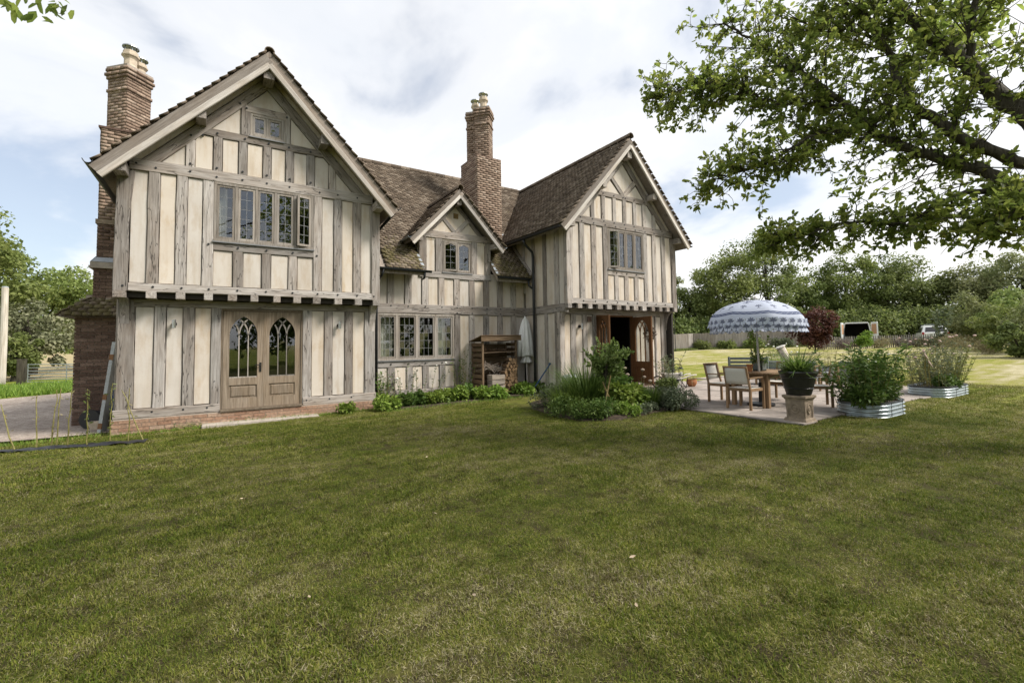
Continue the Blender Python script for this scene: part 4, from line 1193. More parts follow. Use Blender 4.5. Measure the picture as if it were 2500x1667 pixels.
ridge(roofB, (3.0, 15.6, 7.95), (7.06, 15.6, 7.95)); ridge(roofB, (7.06, 15.6, 7.95), (10.4, 15.6, 7.95))
gutter((3.34, 11.44, 3.62), (4.80, 11.44, 3.62)); gutter((6.92, 11.44, 3.62), (8.06, 11.44, 3.62))
pipe([(4.62, 11.44, 3.57), (4.62, 11.5, 3.42), (4.60, 11.62, 3.40)], 0.03); pipe([(3.5, 11.44, 3.57), (3.47, 11.5, 3.42), (3.42, 11.7, 3.32)], 0.03)
# dormer roof
mb = MB(); e = 1.46
prof = [(DX - e, 6.10 - DS * e), (DX, 6.10), (DX + e, 6.10 - DS * e), (DX + e, 5.97 - DS * e), (DX, 5.93), (DX - e, 5.97 - DS * e)]
mb.loft([[(u, 11.62, z) for u, z in prof], [(u, 13.95, z) for u, z in prof]])
roofD = add('roof', mb, 'barge_board', house)
VD = Front(11.585)
barge(VD, DX, 6.08, DS, 1.45, 0.24, 0.035, 'barge_board'); barge(VD, DX, 5.935, DS, 1.42, 0.12, 0.045, 'pale_barge', 0.02)
ridge(roofD, (DX, 11.55, 6.12), (DX, 13.9, 6.12), 0.1)
cd, sdn = 1 / math.hypot(1, DS), DS / math.hypot(1, DS)
def keepD(p): return p[2] > zB(p[1]) - 0.03
tile_field('roofD', np.array((DX - 1.49, 11.60, 6.11 - DS * 1.49)), (0, 1, 0), (cd, 0, sdn), 2.3, 1.36 / cd, keepD)
tile_field('roofD', np.array((DX + 1.49, 11.60, 6.11 - DS * 1.49)), (0, 1, 0), (-cd, 0, sdn), 1.6, 1.36 / cd, keepD)
for u in (4.55, 6.98): purlin(B_, u, 4.56, 11.62, 11.95, 0.13, 0.16)
purlin(B_, DX, 5.72, 11.64, 11.95, 0.14, 0.16)
gutter((DX - 1.52, 11.58, 4.55), (DX - 1.52, 12.35, 4.55), 0.045, 'lead'); gutter((DX + 1.52, 11.58, 4.55), (DX + 1.52, 12.35, 4.55), 0.045, 'lead')
for x in (4.60, 6.94):                                       # lead soakers at the foot of the cheeks
    mb = MB(); mb.poly([(x - 0.05, 11.5, zB(11.5) + 0.045), (x + 0.05, 11.5, zB(11.5) + 0.05), (x + 0.03, 11.95, zB(11.95) + 0.05), (x - 0.03, 11.95, zB(11.95) + 0.045)], (0, 0, 0.006)); add('flashing', mb, 'lead', house)

# ================================================================== wing C (right gable)
timber('post', CF, (8.285, ZB0), (8.285, 5.05), 0.22, hl=([0, 1], [0.115, 0.11]), hr=([0, 0.6, 1], [0.11, 0.11, 0.15]), proud=0.012)
timber('post', CF, (12.83, ZB0), (12.83, 5.05), 0.22, hl=([0, 0.6, 1], [0.11, 0.11, 0.15]), hr=([0, 1], [0.115, 0.11]), proud=0.012)
beam_h(CF, 8.39, 12.73, ZB0, ZB1, proud=0.006)
beam_h(CF, 8.30, 12.80, ZT0, ZT1, proud=0.008)
for a, b in [(8.67, 8.86), (9.13, 9.33), (9.60, 9.785), (11.37, 11.54), (11.78, 11.97), (12.23, 12.43)]: stud(CF, a, b, ZB1, ZT0)
panels_between(CF, [(8.395, 8.67), (8.86, 9.13), (9.33, 9.60), (11.54, 11.78), (11.97, 12.23), (12.43, 12.72)], ZB1, ZT0)
beam_h(CF, 9.785, 11.37, 3.635, 3.79, name='rail')
for a, b in [(10.05, 10.22), (10.48, 10.66), (10.92, 11.10)]: stud(CF, a, b, ZB1, 3.635)
panels_between(CF, [(9.785, 10.05), (10.22, 10.48), (10.66, 10.92), (11.10, 11.37)], ZB1, 3.635)
window(CF, 9.785, 11.37, 3.82, 5.065, [(9.83, 10.18), (10.225, 10.55), (10.595, 10.93), (10.975, 11.325)], 2, 5, opened={0: ('L', R(24))}, label='four light leaded window with its left casement swung open')
for sg in (-1, 1): timber('rafter', CF, (CX_ + sg * 1.98, 7.34 - SCc * 1.98), (CX_, 7.34), 0.19, proud=0.004)
beam_h(CF, 9.47, 11.63, ZC0, ZC1, name='collar')
cshort = [(9.13, 9.29), (9.58, 9.73), (10.04, 10.19), (10.48, 10.63), (10.93, 11.08), (11.37, 11.52), (11.84, 12.0)]
def rlow(u): return 7.19 - SCc * abs(u - CX_)
for a, b in cshort: stud(CF, a, b, ZT1, min(ZC0, rlow((a + b) / 2) + 0.05))
ed = [8.75] + [q for p in cshort for q in p] + [12.33]
for a, b in zip(ed[0::2], ed[1::2]): gable_panel(CF, a, b, ZT1, ZC0, CX_, 7.19, SCc)
for sg in (-1, 1): timber('brace', CF, (CX_ + sg * 0.02, ZC1), (CX_ + sg * 0.50, 6.66), 0.14)
panel(CF, [(CX_ - 0.09, 6.26), (CX_, 6.19), (CX_ + 0.09, 6.26), (CX_ + 0.47, 6.65), (CX_, 7.18), (CX_ - 0.47, 6.65)], inset=0.003)
for sg in (-1, 1): panel(CF, [(CX_ + sg * 0.13, ZC1), (CX_ + sg * 0.92, ZC1), (CX_ + sg * 0.56, 6.57)][::sg], inset=0.003)
for sg in (-1, 1): panel(CF, [(CX_, 7.48), (CX_ + sg * 2.2, 7.48 - SCc * 2.2), (CX_ + sg * 2.2, 7.66 - SCc * 2.2), (CX_, 7.66)], d0=0.02, inset=0.0)
for u in (8.77, 9.23, 9.7, 10.13, 10.57, 11.0, 11.45, 11.88, 12.33): peg(CF, u, 5.14); peg(CF, u - 0.05, 5.25); peg(CF, u, 2.82)
for u in (9.65, 10.1, 10.5, 10.6, 11.0, 11.45): peg(CF, u, 6.1)
for u in (10.13, 10.57, 11.0): peg(CF, u, 3.72)
# ground floor front
timber('post', CL, (8.26, 0.3), (8.26, 2.60), 0.18)
timber('post', CL, (12.66, 0.3), (12.66, 2.60), 0.25)
beam_h(CL, 8.30, 12.6, 2.45, 2.61, name='head_beam')
for a, b in [(8.58, 8.78), (9.04, 9.22)]: stud(CL, a, b, 0.42, 2.45)
for a, b in [(9.45, 9.585), (11.20, 11.36)]: stud(CL, a, b, 0.3, 2.45, name='post')
stud(CL, 11.75, 11.93, 0.42, 2.45); stud(CL, 12.22, 12.30, 0.42, 2.45)
panels_between(CL, [(8.35, 8.58), (8.78, 9.04), (9.22, 9.45), (11.36, 11.75), (11.93, 12.22), (12.30, 12.54)], 0.42, 2.45)
beam_h(CL, 8.17, 9.585, 0.28, 0.42, name='sill_beam', proud=0.01); beam_h(CL, 11.2, 12.78, 0.28, 0.42, name='sill_beam', proud=0.01)
for a, b in [(8.17, 8.30), (8.54, 8.69), (8.93, 9.08), (9.31, 9.49), (9.68, 9.86), (10.09, 10.26), (10.48, 10.63), (10.81, 11.0), (11.21, 11.39), (11.64, 11.79), (12.01, 12.14), (12.37, 12.51), (12.76, 12.9)]:
    timber('joist', CF, (0, 0), (0, 0), b - a, depth=0.135, p0=((a + b) / 2, 9.77, 2.735), p1=((a + b) / 2, 10.25, 2.735), inward=(0, 0, -1))
bracket(CL, 8.26, 2.60, 0.13, 0.30, 0.50); bracket(CL, 12.80, 2.62, 0.13, 0.32, 0.62)
lamp(CL, 8.92, 2.10)
vm = MB(); vm.box(9.24, 9.40, 10.155, 10.19, 2.24, 2.40); add('vent', vm, 'dark_brick', house)
# open doors in honey oak
def leaf_at(h, ang, hinge_left, **k):
    u = np.array((math.cos(ang), math.sin(ang), 0)); n = np.array((-math.sin(ang), math.cos(ang), 0))
    return door_leaf(np.array(h, float), u, n if hinge_left else -n, 0.80, 2.06, 'honey_oak', **k)
leaf_at((9.60, 10.15, 0.34), R(-109), True, label='left leaf of the open brown entrance doors')
leaf_at((11.185, 10.15, 0.34), R(-93.5), False, label='right leaf of the open brown entrance doors')
frm = MB(); frm.box(9.585, 9.63, 10.17, 10.27, 0.3, 2.45); frm.box(11.155, 11.2, 10.17, 10.27, 0.3, 2.45); frm.box(9.63, 11.155, 10.17, 10.27, 2.41, 2.45)
add('door_frame', frm, 'honey_oak', house)
mb = MB(); mb.bbox(9.4, 11.4, 9.95, 10.3, 0.12, 0.33, 0.012); add('threshold', mb, 'stone_step', house)
# left flank of C
CS = Side(8.17)
beam_h(CS, 9.92, 11.9, 2.50, 2.73, proud=0.008)
for a, b in [(10.77, 10.95), (10.18, 10.39), (11.38, 11.52)]: stud(CS, a, b, 2.73, 5.0)
for a, b in [(11.9, 12.04), (12.4, 12.58)]: stud(CS, a, b, 3.2, 5.0)
stud(CS, 9.80, 9.93, 2.73, 5.0, name='post', proud=0.004)
panels_between(CS, [(9.93, 10.18), (10.39, 10.77), (10.95, 11.38), (11.52, 11.9), (12.04, 12.4), (12.58, 12.9)], 2.73, 5.0)
for a, b in [(10.75, 10.90), (10.22, 10.41), (11.32, 11.46)]: stud(CS, a, b, 0.42, 2.50)
panels_between(CS, [(10.41, 10.75), (10.90, 11.32), (11.46, 11.89)], 0.42, 2.50)
beam_h(CS, 10.16, 11.9, 0.28, 0.42, name='sill_beam', proud=0.008)
pl = MB(); pl.box(8.2, 9.45, 10.18, 12, -0.3, 0.28); add('plinth', pl, 'dark_brick', house)
pl = MB(); pl.box(11.35, 12.8, 10.2, 12, -0.3, 0.28); add('plinth', pl, 'dark_brick', house)
timber('verge_board', CS, (0, 0), (0, 0), 0.12, p0=(8.13, 11.5, zB(11.5) + 0.08), p1=(8.13, 13.0, zB(13.0) + 0.08), inward=(1, 0, 0), depth=0.05)
core([(8.22, 9.785, 9.94, 10.0, 2.74, 5.1), (11.37, 12.86, 9.94, 10.0, 2.74, 5.1), (9.785, 11.37, 9.94, 10.0, 2.74, 3.82), (9.785, 11.37, 9.94, 10.0, 5.065, 5.3),
      (8.22, 9.585, 10.29, 10.35, 0.2, 2.74), (11.2, 12.86, 10.29, 10.35, 0.2, 2.74), (9.585, 11.2, 10.29, 10.35, 2.45, 2.74), (8.2, 12.88, 9.86, 16, 2.62, 2.72), (8.3, 12.86, 10.35, 16, 0.2, 0.3),
      (8.31, 8.36, 9.95, 15, 2.6, 5.2), (8.31, 8.36, 10.3, 15, 0.0, 2.62), (12.82, 12.9, 9.95, 19, 0.0, 5.2), (8.3, 12.9, 15.9, 16, 0, 5.2), (8.2, 12.9, 9.95, 16, 5.2, 5.26)])
gw_ = MB(); gw_.poly([CF.P(u, z, 0.145) for u, z in [(8.25, 5.28), (12.85, 5.28), (CX_, 7.7)]], (0, 0.04, 0)); add('gable_wall', gw_, 'wall_core', house)
# roof C
mb = MB(); e = 2.74; top = 7.90
prof = [(CX_ - e, top - SCc * e), (CX_, top), (CX_ + e, top - SCc * e), (CX_ + e, top - 0.17 - SCc * e), (CX_, top - 0.22), (CX_ - e, top - 0.17 - SCc * e)]
mb.loft([[(u, 9.5, z) for u, z in prof], [(u, 16.6, z) for u, z in prof]])
roofC = add('roof', mb, 'barge_board', house)
VC = Front(9.465)
barge(VC, CX_, 7.885, SCc, 2.73, 0.29, 0.04, 'barge_board'); barge(VC, CX_, 7.70, SCc, 2.68, 0.14, 0.05, 'pale_barge', 0.022)
cc, sc = 1 / math.hypot(1, SCc), SCc / math.hypot(1, SCc)
def keepC(p): return p[2] > zB(p[1]) - 0.03 or p[1] < 11.5
tile_field('roofC', np.array((CX_ - 2.80, 9.5, 7.91 - SCc * 2.80)), (0, 1, 0), (cc, 0, sc), 6.3, 2.66 / cc, keepC)
tile_field('roofC', np.array((CX_ + 2.80, 9.5, 7.91 - SCc * 2.80)), (0, 1, 0), (-cc, 0, sc), 0.7, 2.66 / cc)
ridge(roofC, (CX_, 9.43, 7.93), (CX_, 15.9, 7.93), 0.11)
purlin(CF, CX_ - 1.07, 6.27, 9.52, 9.9, 0.15, 0.18); purlin(CF, CX_ + 1.12, 6.25, 9.52, 9.9, 0.15, 0.18); purlin(CF, CX_, 7.38, 9.52, 9.9, 0.17, 0.2)
purlin(CF, 8.22, 4.96, 9.54, 9.9, 0.16, 0.17); purlin(CF, 12.86, 4.96, 9.54, 9.9, 0.16, 0.17)
for u in (11.05, 12.3): downlight((u, 9.64, 7.66 - SCc * abs(u - CX_)))
gutter((7.73, 9.5, 4.83), (7.73, 12.9, 4.83), 0.06); gutter((13.36, 9.46, 4.83), (13.36, 12.9, 4.83), 0.06)
pipe([(7.73, 11.3, 4.77), (7.78, 11.3, 4.65), (8.06, 11.30, 4.42), (8.09, 11.30, 4.25), (8.09, 11.30, 3.0), (8.09, 11.30, 0.2)], 0.04)
pipe([(8.0, 11.44, 3.57), (8.0, 11.42, 3.4), (8.07, 11.34, 3.3)], 0.03)

# ================================================================== chimneys
def stack_pot(ch, c, h=0.42, r=0.14, cowl=True):
    mb = MB(); mb.lathe([(r * 1.15, 0), (r * 1.15, 0.05), (r * 0.95, 0.08), (r * 0.92, h * 0.55), (r * 1.15, h * 0.66), (r * 1.32, h * 0.70), (r * 1.32, h * 0.80), (r * 1.12, h * 0.84), (r * 1.10, h), (r * 0.9, h), (r * 0.88, h * 0.5)], c, 8)
    p = add('chimney_pot', mb, 'pot_clay', ch)
    if cowl:
        mb = MB()
        for k in range(4):
            a = k * math.pi / 2 + 0.4
            mb.bar((c[0] + 0.11 * math.cos(a), c[1] + 0.11 * math.sin(a), c[2] + h - 0.03), (c[0] + 0.11 * math.cos(a), c[1] + 0.11 * math.sin(a), c[2] + h + 0.12), 0.02, 0.006)
        mb.lathe([(0.0, h + 0.135), (0.165, h + 0.12), (0.168, h + 0.095), (0.16, h + 0.118), (0.0, h + 0.13)], c, 18)
        add('cowl', mb, 'galvanised', p)

def diag_stack(ch, key, cx, cy, half, z0, z1, mat='brick'):
    """square shaft set on the diagonal, with oversailing courses at the top"""
    d = half
    dirs = [np.array((1, 1, 0)) / math.sqrt(2), np.array((-1, 1, 0)) / math.sqrt(2)]
    mb = MB(); mb.obox((cx, cy, (z0 + z1) / 2), (dirs[0], dirs[1], (0, 0, 1)), (d - 0.004, d - 0.004, (z1 - z0) / 2))
    for zz, ex, hh in ((z1 - 0.62, 0.02, 0.035), (z1 - 0.30, 0.025, 0.036), (z1 - 0.22, 0.05, 0.036), (z1 - 0.11, 0.035, 0.06)):
        mb.obox((cx, cy, zz + hh), (dirs[0], dirs[1], (0, 0, 1)), (d + ex - 0.004, d + ex - 0.004, hh))
    add('shaft', mb, 'mortar', ch)
    C_ = np.array((cx, cy, 0.0))
    for U_, N_ in ((dirs[0], np.array((1, -1, 0)) / math.sqrt(2)), (-dirs[1], np.array((-1, -1, 0)) / math.sqrt(2)), (dirs[1], np.array((1, 1, 0)) / math.sqrt(2)), (dirs[0], np.array((-1, 1, 0)) / math.sqrt(2))):
        O = C_ + N_ * d - U_ * d
        brick_face(key, O, U_, N_, 2 * d, z0, z1 - 0.31, mat, stagger=int(N_[0] > 0))
        for zz, ex, hh in ((z1 - 0.62, 0.022, 0.07), (z1 - 0.30, 0.027, 0.072), (z1 - 0.22, 0.053, 0.072), (z1 - 0.11, 0.037, 0.12)):
            brick_face(key, C_ + N_ * (d + ex) - U_ * (d + ex), U_, N_, 2 * (d + ex), zz, zz + hh, mat, gauge=0.075 if hh < 0.1 else 0.13)

# left chimney
mb = MB()
mb.box(-2.61, -1.6, 13.32, 15.6, -0.3, 2.6); mb.box(-2.31, -1.6, 13.34, 15.0, 2.3, 6.62)
chL = add('chimney', mb, 'mortar', house)
chL['label'] = 'tall brick chimney on the left flank with a diagonal shaft'
brick_face('chLf', np.array((-2.63, 13.31, 0)), (1, 0, 0), (0, -1, 0), 0.95, 0.0, 2.42, 'dark_brick')
brick_face('chL', np.array((-2.62, 15.6, 0)), (0, -1, 0), (-1, 0, 0), 2.28, 0.0, 2.42, 'dark_brick', stagger=1)
brick_face('chLf', np.array((-2.36, 13.32, 0)), (1, 0, 0), (0, -1, 0), 0.7, 2.75, 3.42, 'dark_brick')
brick_face('chL', np.array((-2.35, 15.0, 0)), (0, -1, 0), (-1, 0, 0), 1.67, 2.75, 3.42, 'dark_brick', stagger=1)
mb = MB(); mb.box(-2.43, -1.6, 13.24, 15.1, 3.42, 3.47); mb.box(-2.41, -1.6, 13.26, 15.1, 3.47, 3.56); add('offset_course', mb, 'stone_step', chL)
mb = MB(); mb.poly([(-2.40, 13.25, 3.56), (-1.6, 13.25, 3.56), (-1.6, 13.33, 3.68), (-2.33, 13.33, 3.68)], (0, 0.02, 0.012)); mb.poly([(-2.40, 13.25, 3.56), (-2.33, 13.33, 3.68), (-2.33, 15, 3.68), (-2.40, 15, 3.56)], (0.01, 0, 0.012)); add('flashing', mb, 'lead', chL)
brick_face('chLf', np.array((-2.32, 13.33, 0)), (1, 0, 0), (0, -1, 0), 0.66, 3.62, 4.42, 'dark_brick')
mb = MB(); mb.box(-2.35, -1.6, 13.30, 15.0, 4.42, 4.52); add('offset_course', mb, 'cast_stone', chL)
brick_face('chLf', np.array((-2.30, 13.335, 0)), (1, 0, 0), (0, -1, 0), 0.64, 4.53, 6.6, 'brick')
brick_face('chL', np.array((-2.31, 15.0, 0)), (0, -1, 0), (-1, 0, 0), 1.66, 3.62, 6.6, 'brick', stagger=1)
mb = MB(); mb.box(-2.35, -1.55, 13.31, 15.05, 6.60, 6.645); add('offset_course', mb, 'dark_brick', chL)
diag_stack(chL, 'chL', -1.945, 14.17, 0.285, 6.55, 8.42)
stack_pot(chL, (-1.93, 14.02, 8.42), 0.44, 0.135); stack_pot(chL, (-1.79, 14.35, 8.42), 0.36, 0.125)
# little tiled roof over the hearth bay
mb = MB(); mb.loft([[(-2.86, 13.05, 2.34), (-1.6, 13.05, 2.34), (-1.6, 15.8, 2.34), (-2.86, 15.8, 2.34)], [(-2.34, 13.34, 2.72), (-1.6, 13.34, 2.72), (-1.6, 15.6, 2.72), (-2.34, 15.6, 2.72)]]); bay_roof = add('bay_roof', mb, 'barge_board', chL)
s1 = unit(np.array((0, 0.29, 0.40))); s2 = unit(np.array((0.52, 0, 0.40)))
tile_field('bay', np.array((-2.88, 13.03, 2.335)), (1, 0, 0), s1, 1.25, 0.44, lambda p: p[0] > -2.90 + (p[2] - 2.33) * 1.25)
tile_field('bay', np.array((-2.90, 13.05, 2.335)), (0, 1, 0), s2, 2.6, 0.58, lambda p: p[1] > 13.03 + (p[2] - 2.33) * 0.7)
mb = MB(); mb.poly([(-2.36, 13.30, 2.72), (-1.62, 13.30, 2.72), (-1.62, 13.34, 2.80), (-2.36, 13.34, 2.80)], (0, 0.01, 0.01)); add('flashing', mb, 'lead', chL)

# middle chimney
mb = MB(); mb.box(7.09, 8.01, 13.01, 14.15, 4.6, 7.90)
chM = add('chimney', mb, 'mortar', house)
chM['label'] = 'brick chimney with twin diagonal shafts behind the dormer'
brick_face('chMf', np.array((7.08, 13.0, 0)), (1, 0, 0), (0, -1, 0), 0.94, 4.9, 7.88)
brick_face('chM', np.array((7.08, 14.15, 0)), (0, -1, 0), (-1, 0, 0), 1.15, 4.9, 7.88, stagger=1)
brick_face('chM', np.array((8.02, 13.0, 0)), (0, 1, 0), (1, 0, 0), 1.15, 4.9, 7.88, stagger=1)
mb = MB(); mb.box(7.07, 8.03, 12.99, 14.17, 7.88, 7.905); add('offset_course', mb, 'dark_brick', chM)
diag_stack(chM, 'chM', 7.60, 13.42, 0.245, 7.88, 9.72); diag_stack(chM, 'chM', 7.52, 13.86, 0.245, 7.88, 9.72)
stack_pot(chM, (7.60, 13.42, 9.72), 0.46, 0.13); stack_pot(chM, (7.52, 13.86, 9.72), 0.40, 0.12)
mb = MB(); mb.poly([(8.02, 13.0, zB(13.0) + 0.03), (8.2, 13.0, zB(13.0) + 0.03), (8.2, 14.2, zB(14.2) + 0.03), (8.02, 14.2, zB(14.2) + 0.03)], (0, 0, 0.01)); add('flashing', mb, 'lead', chM)

stuff(add('peg', PEGS, 'gutter_black', house, fixn=False))

# ---- bricks: those that show largest are objects, the rest one mesh per chimney
KEYP = {'plinth': plinth, 'plinthB': pb, 'chLf': chL, 'chL': chL, 'chMf': chM, 'chM': chM}
unitbrick = {}
def ub(mat):
    if mat not in unitbrick: unitbrick[mat] = raw_mesh('brick', BB, [tuple(q) for q in BOXF.tolist()], mat)
    return unitbrick[mat]
singles = [b for b in BRICKS if b[0] == 'plinth'] + [b for b in BRICKS if b[0] == 'chLf' and b[1][2, 3] < 6.7] + sorted([b for b in BRICKS if b[0] == 'chMf'], key=lambda b: -b[1][2, 3])
singles = singles[:300]
sid = set(id(b) for b in singles)
def place(name, me, M, parent):
    o = bpy.data.objects.new(name, me); COL.objects.link(o); o.parent = parent
    m4 = np.eye(4); m4[:3] = M; m4[:3, 3] -= WO[parent.name]
    o.matrix_local = Matrix(m4.tolist())
    return o
for k, M, mat in singles: place('brick', ub(mat), M, KEYP[k])
groups = {}
for b in BRICKS:
    if id(b) not in sid: groups.setdefault((KEYP[b[0]].name, b[2]), []).append(b[1])
for (pn, mat), Ms in groups.items():
    par = bpy.data.objects[pn]
    Ms = np.array(Ms); Ms[:, :, 3] -= WO[pn]
    me = merged('brickwork', BB, BOXF, Ms, mat, HG.random(len(Ms)))
    stuff(link('brickwork', me, par, WO[pn]))
# ---- tiles likewise: the nearest of the slopes in view are objects
ROOF = {'roofA': roofA, 'roofB': roofB, 'roofC': roofC, 'roofD': roofD, 'bay': bay_roof}
tile_me = [fast_mesh('tile', TB, TF, 'roof_tile', np.full(len(TB), 0.0))]
cand = [t for t in TILES if t[0] in ('roofC', 'roofD', 'roofA')]
cand.sort(key=lambda t: np.linalg.norm(t[1][:, 3] - np.array((0, 0, 1.6))) + (0 if t[1][0, 3] < CX_ else 9) + (4 if t[0] == 'roofD' and t[1][0, 3] > DX else 0) + (1.5 if t[0] == 'roofA' and t[1][1, 3] > 10.9 else 0))
tsel = cand[:300]; tid = set(id(t) for t in tsel)
for k, M in tsel: place('tile', tile_me[0], M, ROOF[k])
for key in ROOF:
    Ms = np.array([M for k, M in ((t[0], t[1]) for t in TILES if id(t) not in tid) if k == key])
    if len(Ms):
        pn = ROOF[key].name; Ms = Ms.copy(); Ms[:, :, 3] -= WO[pn]
        stuff(link('tiling', merged('tiling', TB, TF, Ms, 'roof_tile', HG.random(len(Ms))), ROOF[key], WO[pn]))

# ================================================================== things by the house
OG = np.random.default_rng(11)
def tbar(name, p0, p1, w, d, mat, parent, up=(0, 0, 1)):
    """timber bar whose grain runs along it; local z = length; world coordinates"""
    p0, p1 = np.asarray(p0, float), np.asarray(p1, float)
    t = p1 - p0; L = np.linalg.norm(t); t = t / L; u = np.asarray(up, float)
    if abs(t @ u) > 0.95: u = np.array((0, 1.0, 0))
    x = unit(np.cross(u, t)); y = np.cross(t, x)
    mb = MB(); b = min(w, d) * 0.08
    r = [(-w / 2 + b, -d / 2), (w / 2 - b, -d / 2), (w / 2, -d / 2 + b), (w / 2, d / 2 - b), (w / 2 - b, d / 2), (-w / 2 + b, d / 2), (-w / 2, d / 2 - b), (-w / 2, -d / 2 + b)]
    mb.loft([[(*q, 0) for q in r], [(*q, L) for q in r]])
    o = link(name, raw_mesh(name, mb.verts(), mb.f, mat), parent, p0)
    o.rotation_euler = Matrix(np.stack((x, y, t), 1).tolist()).to_euler()
    return o

# ---- log store built from pallet boards
LS = thing('log_store', 'open slatted log store of rough pallet wood against the wall', 'log store', (6.8, 11.5, 0.15))
X0, X1, Y0, Y1 = 6.22, 7.40, 11.22, 11.84
for x in (X0 + 0.03, X1 - 0.03):
    tbar('post', (x, Y0 + 0.03, 0.12), (x, Y0 + 0.03, 1.74), 0.055, 0.055, 'pallet_wood', LS)
    tbar('post', (x, Y1 - 0.03, 0.12), (x, Y1 - 0.03, 1.60), 0.055, 0.055, 'pallet_wood', LS)
for k in range(10):
    z = 0.25 + k * 0.15
    tbar('slat', (X0 - 0.004, Y0 + 0.02, z + OG.normal() * 0.006), (X0 - 0.004, Y1, z), 0.016, 0.095, 'pallet_wood', LS)
    tbar('slat', (X1 + 0.004, Y0 + 0.02, z), (X1 + 0.004, Y1, z + OG.normal() * 0.006), 0.016, 0.095, 'pallet_wood', LS)
for k in range(11):
    tbar('back_board', (X0 + 0.03, Y1 - 0.0, 0.22 + k * 0.133), (X1 - 0.03, Y1 - 0.0, 0.22 + k * 0.133), 0.016, 0.125, 'pallet_wood', LS)
tbar('fascia', (X0 - 0.06, Y0 - 0.06, 1.765), (X1 + 0.10, Y0 - 0.06, 1.785), 0.025, 0.135, 'pallet_wood', LS)
for k in range(5):
    y = Y0 - 0.02 + k * 0.15
    tbar('roof_board', (X0 - 0.08, y, 1.845 - k * 0.034), (X1 + 0.10, y, 1.855 - k * 0.034), 0.15, 0.018, 'pallet_wood', LS, up=(0, 0.2, 1))
tbar('shelf', (X0 + 0.04, Y0 + 0.22, 1.37), (X1 - 0.04, Y0 + 0.22, 1.395), 0.40, 0.022, 'pallet_wood', LS)
tbar('floor_board', (X0 + 0.03, 11.5, 0.2), (X1 - 0.03, 11.5, 0.2), 0.55, 0.03, 'pallet_wood', LS)

# crate at its foot
CR = thing('wooden_crate', 'grey wooden slatted crate standing in the log store', 'crate', (6.62, 11.14, 0.14))
for k in range(4):
    z = 0.25 + k * 0.145
    tbar('slat', (6.44, 11.06, z), (6.86, 11.06, z + OG.normal() * 0.006), 0.018, 0.118, 'crate_wood', CR)
    tbar('slat', (6.44, 11.34, z), (6.86, 11.34, z), 0.018, 0.118, 'crate_wood', CR)
    tbar('slat', (6.44, 11.07, z), (6.44, 11.33, z), 0.018, 0.118, 'crate_wood', CR)
    tbar('slat', (6.86, 11.07, z), (6.86, 11.33, z), 0.018, 0.118, 'crate_wood', CR)
for x in (6.47, 6.83):
    tbar('corner_post', (x, 11.085, 0.15), (x, 11.085, 0.75), 0.035, 0.035, 'crate_wood', CR)

# split logs stacked beside the crate, each a log
log_v = []
for s in range(4):
    g = np.random.default_rng(100 + s); n = 5 if s < 2 else 9
    prof = [(math.cos(a) * (0.055 if n == 5 else 0.05) * g.uniform(0.8, 1.15), math.sin(a) * (0.055 if n == 5 else 0.05) * g.uniform(0.8, 1.15)) for a in np.arange(n) * 2 * math.pi / n]
    mb = MB(); mb.loft([[(x, y, 0) for x, y in prof], [(x, y, 0.27) for x, y in prof]])
    me = raw_mesh('log', mb.verts(), mb.f, 'log_bark')
    me.materials.append(MATS['teak'])
    for p in me.polygons:
        if abs(p.normal.z) > 0.7: p.material_index = 1
    log_v.append(me)
k = 0
for row in range(11):
    z = 0.27 + row * 0.088
    nn = 6 - (row // 4) if row < 9 else 3
    for i in range(nn):
        x = 7.33 - i * 0.098 - (row % 2) * 0.045 - OG.uniform(0, 0.02)
        if x < 6.92 + row * 0.010 - 0.05: continue
        o = link('log', log_v[OG.integers(0, 4)], None, (x, 11.14 + OG.uniform(-0.04, 0.05), z + OG.normal() * 0.008))
        o.rotation_euler = (R(-90) + OG.normal() * 0.07, OG.normal() * 0.08, OG.uniform(0, 6.28))
        o.rotation_euler = (Matrix.Rotation(OG.normal() * 0.12, 3, 'Z') @ Matrix.Rotation(R(-90), 3, 'X') @ Matrix.Rotation(OG.uniform(0, 6.28), 3, 'Z')).to_euler()
        tag(o, 'split firewood log in the pile beside the grey crate', 'log', 'firewood logs in the log store'); k += 1
# kindling
mb = MB()
for i in range(90):
    c = np.array((OG.uniform(6.32, 7.0), OG.uniform(11.3, 11.6), OG.uniform(0.86, 1.12) + 0.02))
    c[2] = 0.86 + (7.1 - c[0]) * 0.28 * OG.random()
    d = unit(np.array((OG.normal(), OG.normal() * 0.4, OG.normal() * 0.35))) * OG.uniform(0.10, 0.24)
    mb.tube([c - d, c + d * 0.2 + OG.normal(size=3) * 0.01, c + d], (0.009, 0.008, 0.005), 5)
ki = stuff(add('kindling', mb, 'crate_wood', fixn=False)); ki['label'] = 'tangle of dry twigs heaped in the log store'; ki['category'] = 'kindling'
mb = MB()
for i in range(45):
    c = np.array((OG.uniform(6.34, 7.2), OG.uniform(11.3, 11.55), 1.43))
    d = unit(np.array((OG.normal() * 0.6, OG.normal() * 0.4, abs(OG.normal())))) * OG.uniform(0.05, 0.10)
    mb.tube([c, c + d], (0.012, 0.009), 5)
ki = stuff(add('kindling', mb, 'log_bark', fixn=False)); ki['label'] = 'short sticks lying on the log store shelf'; ki['category'] = 'kindling'

